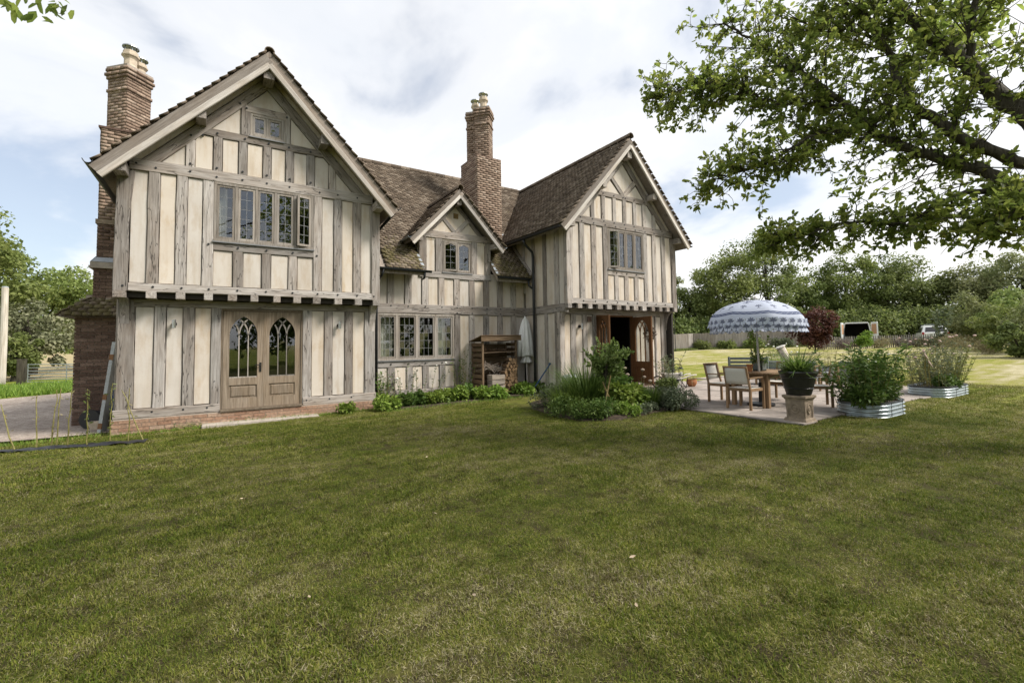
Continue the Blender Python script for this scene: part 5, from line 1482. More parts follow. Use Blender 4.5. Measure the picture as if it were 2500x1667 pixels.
# ---- folded parasol in the corner
FP = thing('folded_parasol', 'folded off white parasol standing in the corner beside the log store', 'parasol', (7.98, 11.55, 0.17))
mb = MB(); mb.tube([(7.98, 11.55, 0.14), (7.95, 11.56, 1.3), (7.93, 11.56, 2.40)], 0.02, 10); add('pole', mb, 'white_wood', FP)
mb = MB(); rings = []
for z, r in ((2.47, 0.012), (2.40, 0.05), (2.30, 0.12), (2.27, 0.115), (2.24, 0.135), (2.0, 0.18), (1.6, 0.235), (1.25, 0.27), (1.235, 0.25)):
    ring = []
    for k in range(32):
        a = k * 2 * math.pi / 32
        rr = r * (1 + 0.22 * math.cos(8 * a) * min(1, (2.45 - z) * 3))
        ring.append((7.935 + rr * math.cos(a), 11.56 + rr * 0.62 * math.sin(a), z + 0.02 * math.sin(3 * a) * (z < 1.3)))
    rings.append(ring)
mb.loft(rings); add('canopy', mb, 'parasol_cloth', FP, smooth=True)
mb = MB(); rings = []
for z, r in ((1.28, 0.06), (1.2, 0.10), (1.08, 0.15), (1.03, 0.15)):
    rings.append([(7.96 + r * (1 + 0.45 * math.cos(5 * k * 2 * math.pi / 30)) * math.cos(k * 2 * math.pi / 30), 11.555 + 0.6 * r * (1 + 0.45 * math.cos(5 * k * 2 * math.pi / 30)) * math.sin(k * 2 * math.pi / 30), z) for k in range(30)])
mb.loft(rings); add('valance', mb, 'parasol_cloth', FP, smooth=True)
mb = MB(); mb.lathe([(0.0, 0), (0.2, 0), (0.2, 0.05), (0.05, 0.07), (0.035, 0.2)], (7.98, 11.55, 0.14), 20); add('base', mb, 'black_plastic', FP)

# ---- blue-shafted shovel leaning on the flank of the right wing
SH = thing('shovel', 'blue handled shovel leaning against the right wing', 'shovel', (7.75, 10.75, 0.14))
mb = MB(); mb.tube([(7.72, 10.80, 0.35), (8.08, 10.55, 1.0)], 0.02, 8); add('shaft', mb, 'blue_plastic', SH)
mb = MB(); mb.bar((8.06, 10.48, 1.03), (8.12, 10.62, 1.03), 0.035); mb.bar((8.06, 10.565, 0.96), (8.08, 10.50, 1.03), 0.025); mb.bar((8.06, 10.565, 0.96), (8.11, 10.60, 1.03), 0.025); add('grip', mb, 'blue_plastic', SH)
mb = MB(); mb.loft([[(7.70, 10.70, 0.38), (7.66, 10.86, 0.36), (7.70, 10.86, 0.36), (7.73, 10.72, 0.38)], [(7.55, 10.78, 0.12), (7.53, 10.92, 0.12), (7.55, 10.93, 0.12), (7.57, 10.80, 0.12)]]); add('blade', mb, 'iron', SH)

# ---- galvanised dustbin
DB = thing('dustbin', 'galvanised metal dustbin with fluted lid beside the right wing', 'dustbin', (8.0, 9.55, 0.13))
mb = MB(); rings = []
for z, r in ((0.0, 0.17), (0.02, 0.18), (0.5, 0.205), (0.52, 0.215), (0.56, 0.215)):
    rings.append([(8.0 + r * (1 + 0.02 * (k % 2) * (0.02 < z < 0.5)) * math.cos(k * math.pi / 20), 9.55 + r * (1 + 0.02 * (k % 2) * (0.02 < z < 0.5)) * math.sin(k * math.pi / 20), 0.13 + z) for k in range(40)])
mb.loft(rings); add('body', mb, 'galvanised', DB)
mb = MB(); rings = []
for z, r in ((0.545, 0.235), (0.575, 0.235), (0.60, 0.19), (0.63, 0.09), (0.635, 0.0)):
    rings.append([(8.0 + r * math.cos(k * math.pi / 16), 9.55 + r * math.sin(k * math.pi / 16), 0.13 + z + 0.008 * (k % 2) * (0.05 < r < 0.2)) for k in range(32)])
mb.loft(rings); add('lid', mb, 'galvanised', DB)
mb = MB(); mb.tube([(7.94, 9.55, 0.75), (7.95, 9.55, 0.80), (8.05, 9.55, 0.80), (8.06, 9.55, 0.75)], 0.008, 6); add('handle', mb, 'iron', DB)

# ---- wreath hung on the entrance door
g = np.random.default_rng(4); N_ = 420
a = g.uniform(0, 2 * math.pi, N_); P_ = np.stack((np.full(N_, 11.24), 9.55 + 0.16 * np.cos(a), 1.87 + 0.19 * np.sin(a)), 1) + g.normal(size=(N_, 3)) * 0.028
v, f, rn = leaf_cards(g, P_, 0.07, 0.45, 0.1)
tag(link('wreath', fast_mesh('wreath', v - P_.mean(0), f, 'purple_haze', rn), None, P_.mean(0)), 'dried twig wreath hanging on the open brown door', 'wreath')

# ================================================================== left of the house
# insulation board leaning against the corner post
BD = thing('leaning_board', 'long pale grey board leaning against the left corner post', 'board', (-1.93, 11.75, -0.02))
bx = unit(np.array((0.18, 0.05, 1.78))); sx = unit(np.array((0.25, 1.0, 0))); nx = np.cross(bx, sx)
c = np.array((-1.92, 11.95, -0.02)) + bx * 0.9
mb = MB(); mb.obox(c, (sx, nx, bx), (0.12, 0.028, 0.9)); add('sheet', mb, 'board_grey', BD)
for q in (0.16, 0.72, 1.5):
    mb = MB(); mb.obox(np.array((-1.92, 11.95, -0.02)) + bx * q - sx * 0.112, (sx, nx, bx), (0.012, 0.031, 0.055)); add('tape_patch', mb, 'board_edge', BD)
BK = thing('bucket', 'black bucket tipped on its side by the brick hearth bay', 'bucket', (-2.15, 12.75, 0))
mb = MB(); mb.tube([(-2.02, 12.95, 0.18), (-2.2, 12.6, 0.20)], (0.14, 0.19), 18); add('body', mb, 'black_plastic', BK)
mb = MB(); mb.tube([(-2.2, 12.6, 0.20), (-2.215, 12.57, 0.20)], (0.20, 0.2), 18); add('rim', mb, 'black_plastic', BK)
TP = thing('terracotta_trough', 'pale clay trough lying on the gravel in front of the bucket', 'trough', (-2.03, 12.45, 0))
mb = MB(); mb.loft([[(-2.16, 12.38, 0.0), (-1.9, 12.30, 0.0), (-1.86, 12.46, 0.0), (-2.12, 12.54, 0.0)], [(-2.21, 12.36, 0.17), (-1.88, 12.26, 0.17), (-1.83, 12.48, 0.17), (-2.16, 12.58, 0.17)]]); add('body', mb, 'pot_clay', TP)
BC = thing('blue_can', 'small blue can beside the brick hearth bay', 'can', (-1.98, 12.85, 0.0))
mb = MB(); mb.lathe([(0, 0), (0.1, 0), (0.1, 0.75), (0.09, 0.77), (0, 0.77)], (-1.93, 13.1, 0.0), 16); add('body', mb, 'blue_plastic', BC)
mb = MB(); mb.lathe([(0, 0.77), (0.04, 0.77), (0.035, 0.82), (0, 0.82)], (-1.93, 13.1, 0.0), 12); add('cap', mb, 'black_plastic', BC)

# black weed membrane strip with rooted willow whips
mb = MB(); g = np.random.default_rng(8); n = 26; V_ = []; F_ = []
for i in range(n):
    t = i / (n - 1); c = np.array((-3.6, 10.98)) * (1 - t) + np.array((-1.03, 10.26)) * t
    for j, w_ in enumerate((-0.13, -0.05, 0.04, 0.12)):
        V_.append((c[0] + 0.28 * w_, c[1] + w_ + g.normal() * 0.012, gz(c[0]) + 0.018 + (0.012 if j in (1, 2) else -0.012) + abs(g.normal()) * 0.016))
F_ = [(i * 4 + j, i * 4 + j + 1, i * 4 + j + 5, i * 4 + j + 4) for i in range(n - 1) for j in range(3)]
mb.add(V_, F_)
tag(add('weed_membrane', mb, 'membrane', fixn=False, smooth=True), 'strip of crumpled black weed membrane along the lawn edge', 'membrane')
wh = [((-2.79, 10.80), (-3.02, 10.93, 0.75), 'leaning willow whip at the far left end of the black membrane'),
      ((-2.57, 10.84), (-2.62, 11.0, 0.85), 'bare upright willow whip left of the paired whips'),
      ((-2.36, 10.70), (-2.29, 10.6, 0.96), 'left one of the two willow whips planted close together'),
      ((-2.29, 10.66), (-2.24, 10.62, 0.98), 'right one of the two willow whips planted close together'),
      ((-2.13, 10.58), (-2.05, 10.33, 0.95), 'slim willow whip just right of the close pair'),
      ((-1.86, 10.48), (-1.84, 10.23, 0.97), 'sprouting willow whip in front of the brick hearth bay'),
      ((-1.57, 10.40), (-1.51, 10.18, 1.05), 'leafy willow whip in front of the leaning board'),
      ((-1.31, 10.34), (-1.30, 10.24, 0.95), 'upright willow whip in front of the left corner post'),
      ((-1.07, 10.28), (-1.43, 10.45, 0.91), 'strongly leaning whip that crosses the last upright whip')]
for i, (b, t, lab) in enumerate(wh):
    W = thing('willow_whip', lab, 'willow whip', (b[0], b[1], float(gz(b[0]))), 'willow whips along the black membrane')
    p0 = np.array((b[0], b[1], gz(b[0]) - 0.05)); p1 = np.array(t)
    pts = [p0 + (p1 - p0) * k / 6 + (OG.normal(size=3) * 0.008 if 0 < k < 6 else 0) for k in range(7)]
    mb = MB(); mb.tube(pts, np.linspace(0.012, 0.006, 7), 6); add('stem', mb, 'willow_stem', W)
    nl = 34 if i in (5, 6) else 8
    q = p0 + (p1 - p0) * np.random.default_rng(i).uniform(0.25, 1.0, (nl, 1)) + OG.normal(size=(nl, 3)) * 0.012
    v, f, rn = leaf_cards(OG, q, 0.065, 0.3, 0.2)
    link('leaves', fast_mesh('leaves', v - p0, f, 'bay_leaf' if i in (5, 6) else 'straw_leaf', rn), W, p0)

# gate, posts and pole by the lane
GT = thing('field_gate', 'galvanised seven bar metal field gate across the lane', 'gate', (-6.8, 32.6, -0.1))
ga, gb = np.array((-8.45, 33.95, 0)), np.array((-4.9, 31.1, 0)); gzb = -0.13
for k, z in enumerate((0.12, 0.25, 0.38, 0.53, 0.69, 0.86, 1.03)):
    mb = MB(); mb.tube([ga + (0, 0, z + gzb), gb + (0, 0, z + gzb)], 0.022, 8); add('rail', mb, 'galvanised', GT)
for t in (0.0, 0.5, 1.0):
    mb = MB(); p = ga + (gb - ga) * t; mb.tube([p + (0, 0, 0.08 + gzb), p + (0, 0, 1.06 + gzb)], 0.024, 8); add('upright', mb, 'galvanised', GT)
for t0, t1 in ((0.0, 0.5), (1.0, 0.5)):
    mb = MB(); mb.tube([ga + (gb - ga) * t0 + (0, 0, 0.12 + gzb), ga + (gb - ga) * t1 + (0, 0, 1.03 + gzb)], 0.014, 6); add('brace', mb, 'galvanised', GT)
GP = thing('gate_post', 'stout dark wooden gate post left of the metal gate', 'post', (-8.75, 34.2, -0.1))
tbar('shaft', (-8.75, 34.2, -0.4), (-8.75, 34.2, 1.15), 0.32, 0.32, 'bark', GP); mb = MB(); mb.obox((-8.75, 34.2, 1.17), np.eye(3), (0.17, 0.17, 0.02)); add('cap', mb, 'bark', GP)
TPo = thing('wooden_pole', 'tall pale wooden pole at the left edge of the lane', 'pole', (-9.75, 35.2, -0.1))
mb = MB(); mb.tube([(-9.75, 35.2, -0.5), (-9.73, 35.2, 2), (-9.75, 35.2, 5.05)], (0.17, 0.155, 0.14), 12); add('shaft', mb, 'pole_wood', TPo)
mb = MB(); mb.tube([(-9.75, 35.2, 5.05), (-9.75, 35.2, 5.1)], (0.15, 0.1), 12); add('cap', mb, 'lead', TPo)

# ================================================================== terrace furniture
def make_chair():
    t = thing('garden_chair', 'x', 'chair', (0, 0, 0), 'teak armchairs round the dining table')
    for s in (-1, 1):
        tbar('rear_leg', (s * 0.255, 0.0, 0.0), (s * 0.255, -0.0, 0.43), 0.045, 0.05, 'teak', t)
        tbar('back_upright', (s * 0.255, 0.0, 0.43), (s * 0.245, -0.11, 0.90), 0.042, 0.035, 'teak', t)
        tbar('front_leg', (s * 0.255, 0.50, 0.0), (s * 0.255, 0.50, 0.64), 0.045, 0.045, 'teak', t)
        tbar('arm', (s * 0.262, -0.05, 0.655), (s * 0.262, 0.535, 0.665), 0.06, 0.026, 'teak', t)
        tbar('side_rail', (s * 0.25, 0.0, 0.41), (s * 0.25, 0.50, 0.41), 0.025, 0.06, 'teak', t)
    tbar('front_rail', (-0.25, 0.50, 0.41), (0.25, 0.50, 0.41), 0.025, 0.06, 'teak', t)
    tbar('rear_rail', (-0.25, 0.0, 0.41), (0.25, 0.0, 0.41), 0.025, 0.06, 'teak', t)
    tbar('top_rail', (-0.265, -0.112, 0.885), (0.265, -0.112, 0.885), 0.032, 0.04, 'teak', t)
    mb = MB(); n = 8; V_ = []
    for i in range(n + 1):
        for j in range(5):
            x = -0.235 + 0.47 * i / n; z = 0.53 + 0.335 * j / 4
            V_.append((x, -0.015 - (z - 0.43) * 0.22 - 0.018 * math.cos((i / n - 0.5) * math.pi), z))
    mb.add(V_, [(i * 5 + j, i * 5 + j + 1, (i + 1) * 5 + j + 1, (i + 1) * 5 + j) for i in range(n) for j in range(4)])
    o = add('backrest', mb, 'sling_cloth', t, fixn=False, smooth=True)
    md = o.modifiers.new('thickness', 'SOLIDIFY'); md.thickness = 0.006
    mb = MB(); mb.bbox(-0.235, 0.235, 0.02, 0.51, 0.425, 0.445, 0.01); add('seat', mb, 'sling_cloth', t)
    return t
ch = make_chair()
cl = [((9.24, 5.54, PZ), -90, 'nearest teak armchair, its pale back turned to the lawn'), ((10.13, 6.66, PZ), 180, 'teak armchair at the left end of the table, facing the lawn'),
      ((11.15, 4.62, PZ), 33, 'teak armchair half hidden behind the black pot on the pedestal'), ((11.75, 5.80, PZ), 90, 'teak armchair on the far side of the dining table')]
for i, (p, a, lab) in enumerate(cl):
    if i == 0: ch.location = p; ch.rotation_euler = (0, 0, R(a)); ch['label'] = lab
    else: dup(ch, p, R(a), lab)

TB_ = thing('dining_table', 'teak dining table with rounded corners on the terrace', 'table', (10.42, 5.62, PZ))
def rrect(x0, x1, y0, y1, r, n=5):
    out = []
    for cx, cy, a0 in ((x1 - r, y1 - r, 0), (x0 + r, y1 - r, 90), (x0 + r, y0 + r, 180), (x1 - r, y0 + r, 270)):
        out += [(cx + r * math.cos(R(a0 + 90 * k / n)), cy + r * math.sin(R(a0 + 90 * k / n))) for k in range(n + 1)]
    return out
for k in range(8):                                            # boards of the top
    y0 = 5.12 + k * 0.125
    p = rrect(9.70, 11.18, 5.12, 6.12, 0.16)
    pol = clip(clip(p, 0, 1, y0 + 0.122), 0, -1, -y0)
    mb = MB(); mb.loft([[(x, y, PZ + 0.715) for x, y in pol], [(x, y, PZ + 0.745) for x, y in pol]])
    add('board', mb, 'teak', TB_)
for x in (9.84, 11.04):
    for y in (5.25, 6.0): tbar('leg', (x, y, PZ), (x, y, PZ + 0.715), 0.085, 0.085, 'teak', TB_)
tbar('apron', (9.85, 5.25, PZ + 0.665), (11.03, 5.25, PZ + 0.665), 0.03, 0.09, 'teak', TB_); tbar('apron', (9.85, 6.0, PZ + 0.665), (11.03, 6.0, PZ + 0.665), 0.03, 0.09, 'teak', TB_)
tbar('apron', (9.84, 5.25, PZ + 0.665), (9.84, 6.0, PZ + 0.665), 0.03, 0.09, 'teak', TB_); tbar('apron', (11.04, 5.25, PZ + 0.665), (11.04, 6.0, PZ + 0.665), 0.03, 0.09, 'teak', TB_)

# printed parasol
OP = thing('open_parasol', 'open white parasol with dark blue tree prints and a petal fringe', 'parasol', (10.17, 5.58, PZ))
pc = np.array((10.10, 5.585)); RIM, ZR, ZA = 0.97, 2.07, 2.51
mb = MB(); mb.tube([(10.17, 5.58, PZ + 0.05), (10.13, 5.583, 1.4), (10.10, 5.585, 2.56)], 0.021, 12); add('pole', mb, 'white_wood', OP)
mb = MB(); mb.lathe([(0, 0), (0.27, 0), (0.28, 0.02), (0.27, 0.055), (0.06, 0.075), (0.045, 0.09), (0.04, 0.5), (0, 0.5)], (10.17, 5.58, PZ + 0.002), 28); add('base', mb, 'black_plastic', OP)
K, Nv = 80, 18; V_ = []; UVs = []
for j in range(Nv + 1):
    v = j / Nv
    r = RIM * math.sin(v * math.pi / 2 * 0.92) / math.sin(math.pi / 2 * 0.92)
    z = ZR + (ZA - ZR) * (math.cos(v * math.pi / 2 * 0.92) - math.cos(math.pi / 2 * 0.92)) / (1 - math.cos(math.pi / 2 * 0.92))
    for k in range(K + 1):
        a = 2 * math.pi * k / K
        sag = 0.034 * abs(math.sin(a * 4)) * v
        V_.append((pc[0] + (r - sag) * math.cos(a), pc[1] + (r - sag) * math.sin(a), z - sag * 0.8 + 0.02 * math.sin(a * 2 + 1) * v)); UVs.append((k / K, v))
F_ = np.array([(j * (K + 1) + k, (j + 1) * (K + 1) + k, (j + 1) * (K + 1) + k + 1, j * (K + 1) + k + 1) for j in range(Nv) for k in range(K)])
org = np.array((pc[0], pc[1], ZR))
me = fast_mesh('canopy', np.array(V_) - org, F_, 'printed_cloth', smooth=True)
uvl = me.uv_layers.new(name='UVMap'); UVs = np.array(UVs, np.float32)
uvl.data.foreach_set('uv', UVs[F_.ravel()].ravel())
link('canopy', me, OP, org)
mb = MB(); mb.lathe([(0.035, 0), (0.04, 0.02), (0.03, 0.035), (0.018, 0.045), (0.02, 0.055), (0, 0.06)], (pc[0], pc[1], 2.54), 12); add('finial', mb, 'white_wood', OP)
for k in range(8):
    a = k * math.pi / 4; mb = MB()
    pts = []
    for j in range(1, 9):
        v = j / 8; r = RIM * math.sin(v * math.pi / 2 * 0.92) / math.sin(math.pi / 2 * 0.92) * 0.985
        z = ZR + (ZA - ZR) * (math.cos(v * math.pi / 2 * 0.92) - math.cos(math.pi / 2 * 0.92)) / (1 - math.cos(math.pi / 2 * 0.92)) - 0.018
        pts.append((pc[0] + r * math.cos(a), pc[1] + r * math.sin(a), z))
    mb.tube(pts, 0.006, 5); add('rib', mb, 'white_wood', OP)
    mb = MB(); mb.tube([(pc[0] + 0.03 * math.cos(a), pc[1] + 0.03 * math.sin(a), 1.95), pts[4]], 0.005, 5); add('strut', mb, 'white_wood', OP)
def petal_mesh(w, h, ph):
    V_, U_ = [], []
    for j in range(7):
        v = j / 6; ww = w * (1.0 if v < 0.55 else math.sqrt(max(0.03, 1 - ((v - 0.55) / 0.46) ** 2))) * (0.86 + 0.14 * math.sin(min(1, v * 1.6) * math.pi / 2))
        for i in range(5):
            s_ = (i / 4 - 0.5)
            V_.append((s_ * ww, 0.012 * math.cos(s_ * 3 + ph) + 0.03 * v * v, -v * h)); U_.append(((s_ * ww / w * 0.94 + 0.5) / 28.0, 1.0 + v * 0.21))
    F_ = np.array([(j * 5 + i, j * 5 + i + 1, (j + 1) * 5 + i + 1, (j + 1) * 5 + i) for j in range(6) for i in range(4)])
    me = fast_mesh('valance_petal', np.array(V_), F_, 'printed_cloth', smooth=True)
    U_ = np.array(U_, np.float32); l = me.uv_layers.new(name='UVMap'); l.data.foreach_set('uv', U_[F_.ravel()].ravel())
    return me
pm = [petal_mesh(0.205, 0.175, 0.0), petal_mesh(0.195, 0.165, 1.2)]
for tier in range(2):
    for k in range(30):
        a = (k + 0.5 * tier) * 2 * math.pi / 30
        rr = RIM - 0.012 - 0.03 * tier
        o = link('valance_petal', pm[tier], OP, (pc[0] + rr * math.cos(a), pc[1] + rr * math.sin(a), ZR + 0.004 - 0.125 * tier + 0.02 * math.sin(a * 2 + 1)))
        o.rotation_euler = (OG.normal() * 0.09, OG.normal() * 0.03, a - math.pi / 2 + OG.normal() * 0.05)

# things standing on the table
mb = MB(); mb.lathe([(0.045, 0), (0.06, 0.13), (0.068, 0.13), (0.07, 0.165), (0.062, 0.165), (0.05, 0.12), (0, 0.12)], (10.02, 5.72, PZ + 0.746), 18)
tag(add('flower_pot', mb, 'terracotta', smooth=False), 'small terracotta flower pot on the dining table', 'pot')
BP = thing('square_planter', 'black square planter standing on the dining table', 'planter', (10.42, 5.72, PZ + 0.746))
mb = MB(); mb.loft([[(10.42 + sx * r, 5.72 + sy * r, z) for sx, sy in ((-1, -1), (1, -1), (1, 1), (-1, 1))] for r, z in ((0.10, PZ + 0.748), (0.115, PZ + 0.97), (0.098, PZ + 0.97), (0.092, PZ + 0.93))]); add('body', mb, 'black_plastic', BP)
for (sx, sy) in ((-1, 0), (0, -1)):
    mb = MB(); c = np.array((10.42 + sx * 0.113, 5.72 + sy * 0.113, PZ + 0.86)); ax_ = np.array((abs(sy), abs(sx), 0)); mb.obox(c, (ax_, (sx * 1.0, sy * 1.0, 0), (0, 0, 1)), (0.085, 0.004, 0.085)); add('side_panel', mb, 'grey_paint', BP)

# grey slatted bench back, sofa group further along the terrace
BN = thing('grey_bench', 'grey painted slatted bench at the far edge of the terrace', 'bench', (14.75, 8.7, PZ))
b0, b1 = np.array((14.45, 8.95, 0)), np.array((15.15, 8.05, 0)); bd = unit(b1 - b0); bnv = np.array((bd[1], -bd[0], 0)) * -1
for z in (0.60, 0.72, 0.84): tbar('back_slat', b0 + (0, 0, PZ + z), b1 + (0, 0, PZ + z), 0.025, 0.085, 'grey_paint', BN)
for p in (b0, b1):
    tbar('rear_leg', p + (0, 0, PZ), p + (0, 0, PZ + 0.9), 0.06, 0.06, 'grey_paint', BN); tbar('front_leg', p + bnv * 0.45 + (0, 0, PZ), p + bnv * 0.45 + (0, 0, PZ + 0.43), 0.06, 0.06, 'grey_paint', BN)
for k in range(4): tbar('seat_slat', b0 + bnv * (0.06 + k * 0.12) + (0, 0, PZ + 0.43), b1 + bnv * (0.06 + k * 0.12) + (0, 0, PZ + 0.43), 0.1, 0.025, 'grey_paint', BN)

def sofa(loc, rot, wd, label, name='garden_sofa', cush=True):
    t = thing(name, label, 'sofa', (0, 0, 0))
    for s in (-1, 1):
        for y in (0.05, 0.7): tbar('leg', (s * (wd / 2 - 0.04), y, 0), (s * (wd / 2 - 0.04), y, 0.60 if y < 0.5 else 0.62), 0.06, 0.06, 'teak', t)
        mb = MB(); mb.bbox(s * (wd / 2 - 0.05) - 0.03, s * (wd / 2 - 0.05) + 0.03, 0.0, 0.75, 0.60, 0.64, 0.01); add('arm', mb, 'teak', t)
        mb = MB(); mb.box(s * (wd / 2 - 0.05) - 0.012, s * (wd / 2 - 0.05) + 0.012, 0.06, 0.69, 0.16, 0.60); add('side_panel', mb, 'grey_cushion', t)
    mb = MB(); mb.bbox(-wd / 2 + 0.06, wd / 2 - 0.06, 0.02, 0.72, 0.24, 0.31, 0.015); add('seat_frame', mb, 'teak', t)
    mb = MB(); mb.bbox(-wd / 2 + 0.08, wd / 2 - 0.08, 0.05, 0.72, 0.312, 0.43, 0.035); add('seat_cushion', mb, 'pale_cushion', t)
    mb = MB(); mb.box(-wd / 2 + 0.06, wd / 2 - 0.06, -0.01, 0.02, 0.2, 0.66); add('back_panel', mb, 'grey_cushion', t)
    n_ = max(1, int(wd / 0.6))
    for k in range(n_):
        w2 = (wd - 0.16) / n_; mb = MB(); mb.bbox(-wd / 2 + 0.08 + k * w2 + 0.01, -wd / 2 + 0.08 + (k + 1) * w2 - 0.01, 0.04, 0.18, 0.432, 0.76, 0.04); add('back_cushion', mb, 'grey_cushion', t)
    t.location = loc; t.rotation_euler = (0, 0, R(rot))
    return t
sofa((15.6, 7.6, PZ), 105, 1.7, 'dark grey garden sofa with pale seat cushions beyond the table')
sofa((16.2, 6.1, PZ), 60, 0.8, 'single garden armchair with a dark back cushion beside the planter')
FS = thing('footstool', 'small teak footstool with pale top by the sofa', 'footstool', (14.35, 6.25, PZ))
for sx in (-0.2, 0.2):
    for sy in (-0.16, 0.16): tbar('leg', (14.35 + sx, 6.25 + sy, PZ), (14.35 + sx, 6.25 + sy, PZ + 0.38), 0.045, 0.045, 'teak', FS)
mb = MB(); mb.bbox(14.12, 14.58, 6.06, 6.44, PZ + 0.38, PZ + 0.44, 0.015); add('top', mb, 'pale_cushion', FS)

# ---- pedestal with the black pot
PD = thing('pedestal', 'square cast stone pedestal with round medallions at the terrace edge', 'pedestal', (8.88, 4.15, 0.12))
px_, py_ = 8.80, 4.14
def sq(r, z): return [(px_ - r, py_ - r, z), (px_ + r, py_ - r, z), (px_ + r, py_ + r, z), (px_ - r, py_ + r, z)]
mb = MB(); mb.loft([sq(0.20, 0.10), sq(0.20, 0.165), sq(0.185, 0.185), sq(0.18, 0.205), sq(0.165, 0.225)]); add('base', mb, 'cast_stone', PD)
mb = MB(); mb.loft([sq(0.148, 0.224), sq(0.148, 0.25), sq(0.162, 0.53), sq(0.162, 0.545)]); add('shaft', mb, 'cast_stone', PD)
mb = MB(); mb.loft([sq(0.17, 0.544), sq(0.182, 0.57), sq(0.20, 0.585), sq(0.20, 0.62), sq(0.19, 0.625)]); add('cap', mb, 'cast_stone', PD)
for nx_, ny_ in ((-1, 0), (0, -1)):
    t1 = np.array((abs(ny_), abs(nx_), 0.0)); n_ = np.array((nx_, ny_, 0.0)); c = np.array((px_, py_, 0.39)) + n_ * 0.156
    mb = MB(); rings = []
    for r, h in ((0.075, -0.012), (0.075, 0.010), (0.064, 0.014), (0.055, 0.004), (0.04, 0.004), (0.03, 0.012), (0.015, 0.016), (0.0, 0.016)):
        rings.append([c + t1 * r * math.cos(a) + np.array((0, 0, 1.2)) * r * math.sin(a) + n_ * h for a in np.arange(20) * math.pi / 10])
    mb.loft(rings); add('medallion', mb, 'cast_stone', PD, smooth=False)
    for s in (-1, 1):
        mb = MB(); mb.obox(np.array((px_, py_, 0.385)) + n_ * 0.152 + t1 * s * 0.128, (t1, n_, (0, 0, 1)), (0.018, 0.012, 0.15)); add('corner_strip', mb, 'cast_stone', PD)
UR = thing('black_pot', 'large black ribbed pot on the stone pedestal', 'pot', (px_, py_, 0.626))
mb = MB(); mb.lathe([(0.0, 0), (0.19, 0), (0.20, 0.02), (0.245, 0.19), (0.28, 0.33), (0.30, 0.37), (0.312, 0.40), (0.31, 0.425), (0.285, 0.425), (0.275, 0.38), (0, 0.38)], (px_, py_, 0.628), 40); add('body', mb, 'black_glaze', UR, smooth=False)
for z, r in ((0.12, 0.227), (0.31, 0.276)):
    mb = MB(); mb.lathe([(r, -0.011), (r + 0.011, -0.004), (r + 0.012, 0.004), (r + 0.003, 0.011)], (px_, py_, 0.628 + z), 40); add('ring', mb, 'black_glaze', UR)

# ---- corrugated steel raised planters
def planter(label, x0, x1, y0, y1, z0, h):
    t = thing('corrugated_planter', label, 'planter', ((x0 + x1) / 2, (y0 + y1) / 2, z0), 'corrugated steel planters by the terrace')
    nz = 40; rings = []
    for k in range(nz + 1):
        zz = z0 - 0.05 + (h + 0.05) * k / nz
        d = 0.022 * math.sin((zz - z0) / h * 2 * math.pi * 4)
        rings.append([(x, y, zz) for x, y in rrect(x0 - d, x1 + d, y0 - d, y1 + d, 0.34 + d, 7)])
    mb = MB(); mb.loft(rings, caps=False); o = add('wall', mb, 'corrugated_steel', t, smooth=True, fixn=False)
    mb = MB(); P_ = rrect(x0, x1, y0, y1, 0.34, 7); P_.append(P_[0]); mb.tube([(x, y, z0 + h) for x, y in P_], 0.013, 8, caps=False); add('rim', mb, 'black_plastic', t)
    mb = MB(); mb.add([(x, y, z0 + h - 0.05) for x, y in rrect(x0 + 0.01, x1 - 0.01, y0 + 0.01, y1 - 0.01, 0.33, 7)], [tuple(range(32))]); add('compost', mb, 'soil', t, fixn=False)
    for f_ in (0.3, 0.7):
        mb = MB(); mb.box(x0 + (x1 - x0) * f_ - 0.004, x0 + (x1 - x0) * f_ + 0.004, y0 - 0.02, y0 - 0.012, z0, z0 + h); add('seam', mb, 'iron', t)
    return t
planter('nearer corrugated steel planter, full of tall leafy stems', 10.22, 11.62, 3.40, 4.22, 0.12, 0.285)
planter('farther corrugated steel planter, at the edge of the open lawn', 14.85, 16.75, 3.60, 4.45, 0.13, 0.26)

# ---- decorative white wheelbarrow with plants, lantern hook, pots
WB = thing('wheelbarrow', 'weathered white wooden wheelbarrow beside the entrance doors', 'wheelbarrow', (12.0, 9.35, PZ))
wv = unit(np.array((0.83, -0.55, 0))); wn = np.array((0.55, 0.83, 0)); W0 = np.array((11.55, 9.55, 0))
mb = MB(); rings = []
c = W0 + (0, 0, PZ + 0.19)
for s in (-1, 1):
    mb2 = MB()
for a0 in np.arange(6) * math.pi / 3: mb.bar(c, c + wv * 0.16 * math.cos(a0) + np.array((0, 0, 0.16)) * math.sin(a0), 0.018, 0.02)
add('wheel_spokes', mb, 'white_wood', WB)
mb = MB(); mb.tube([c + wv * 0.175 * math.cos(a) + np.array((0, 0, 0.175)) * math.sin(a) for a in np.linspace(0, 2 * math.pi, 25)], 0.02, 6, caps=False); add('wheel_rim', mb, 'iron', WB)
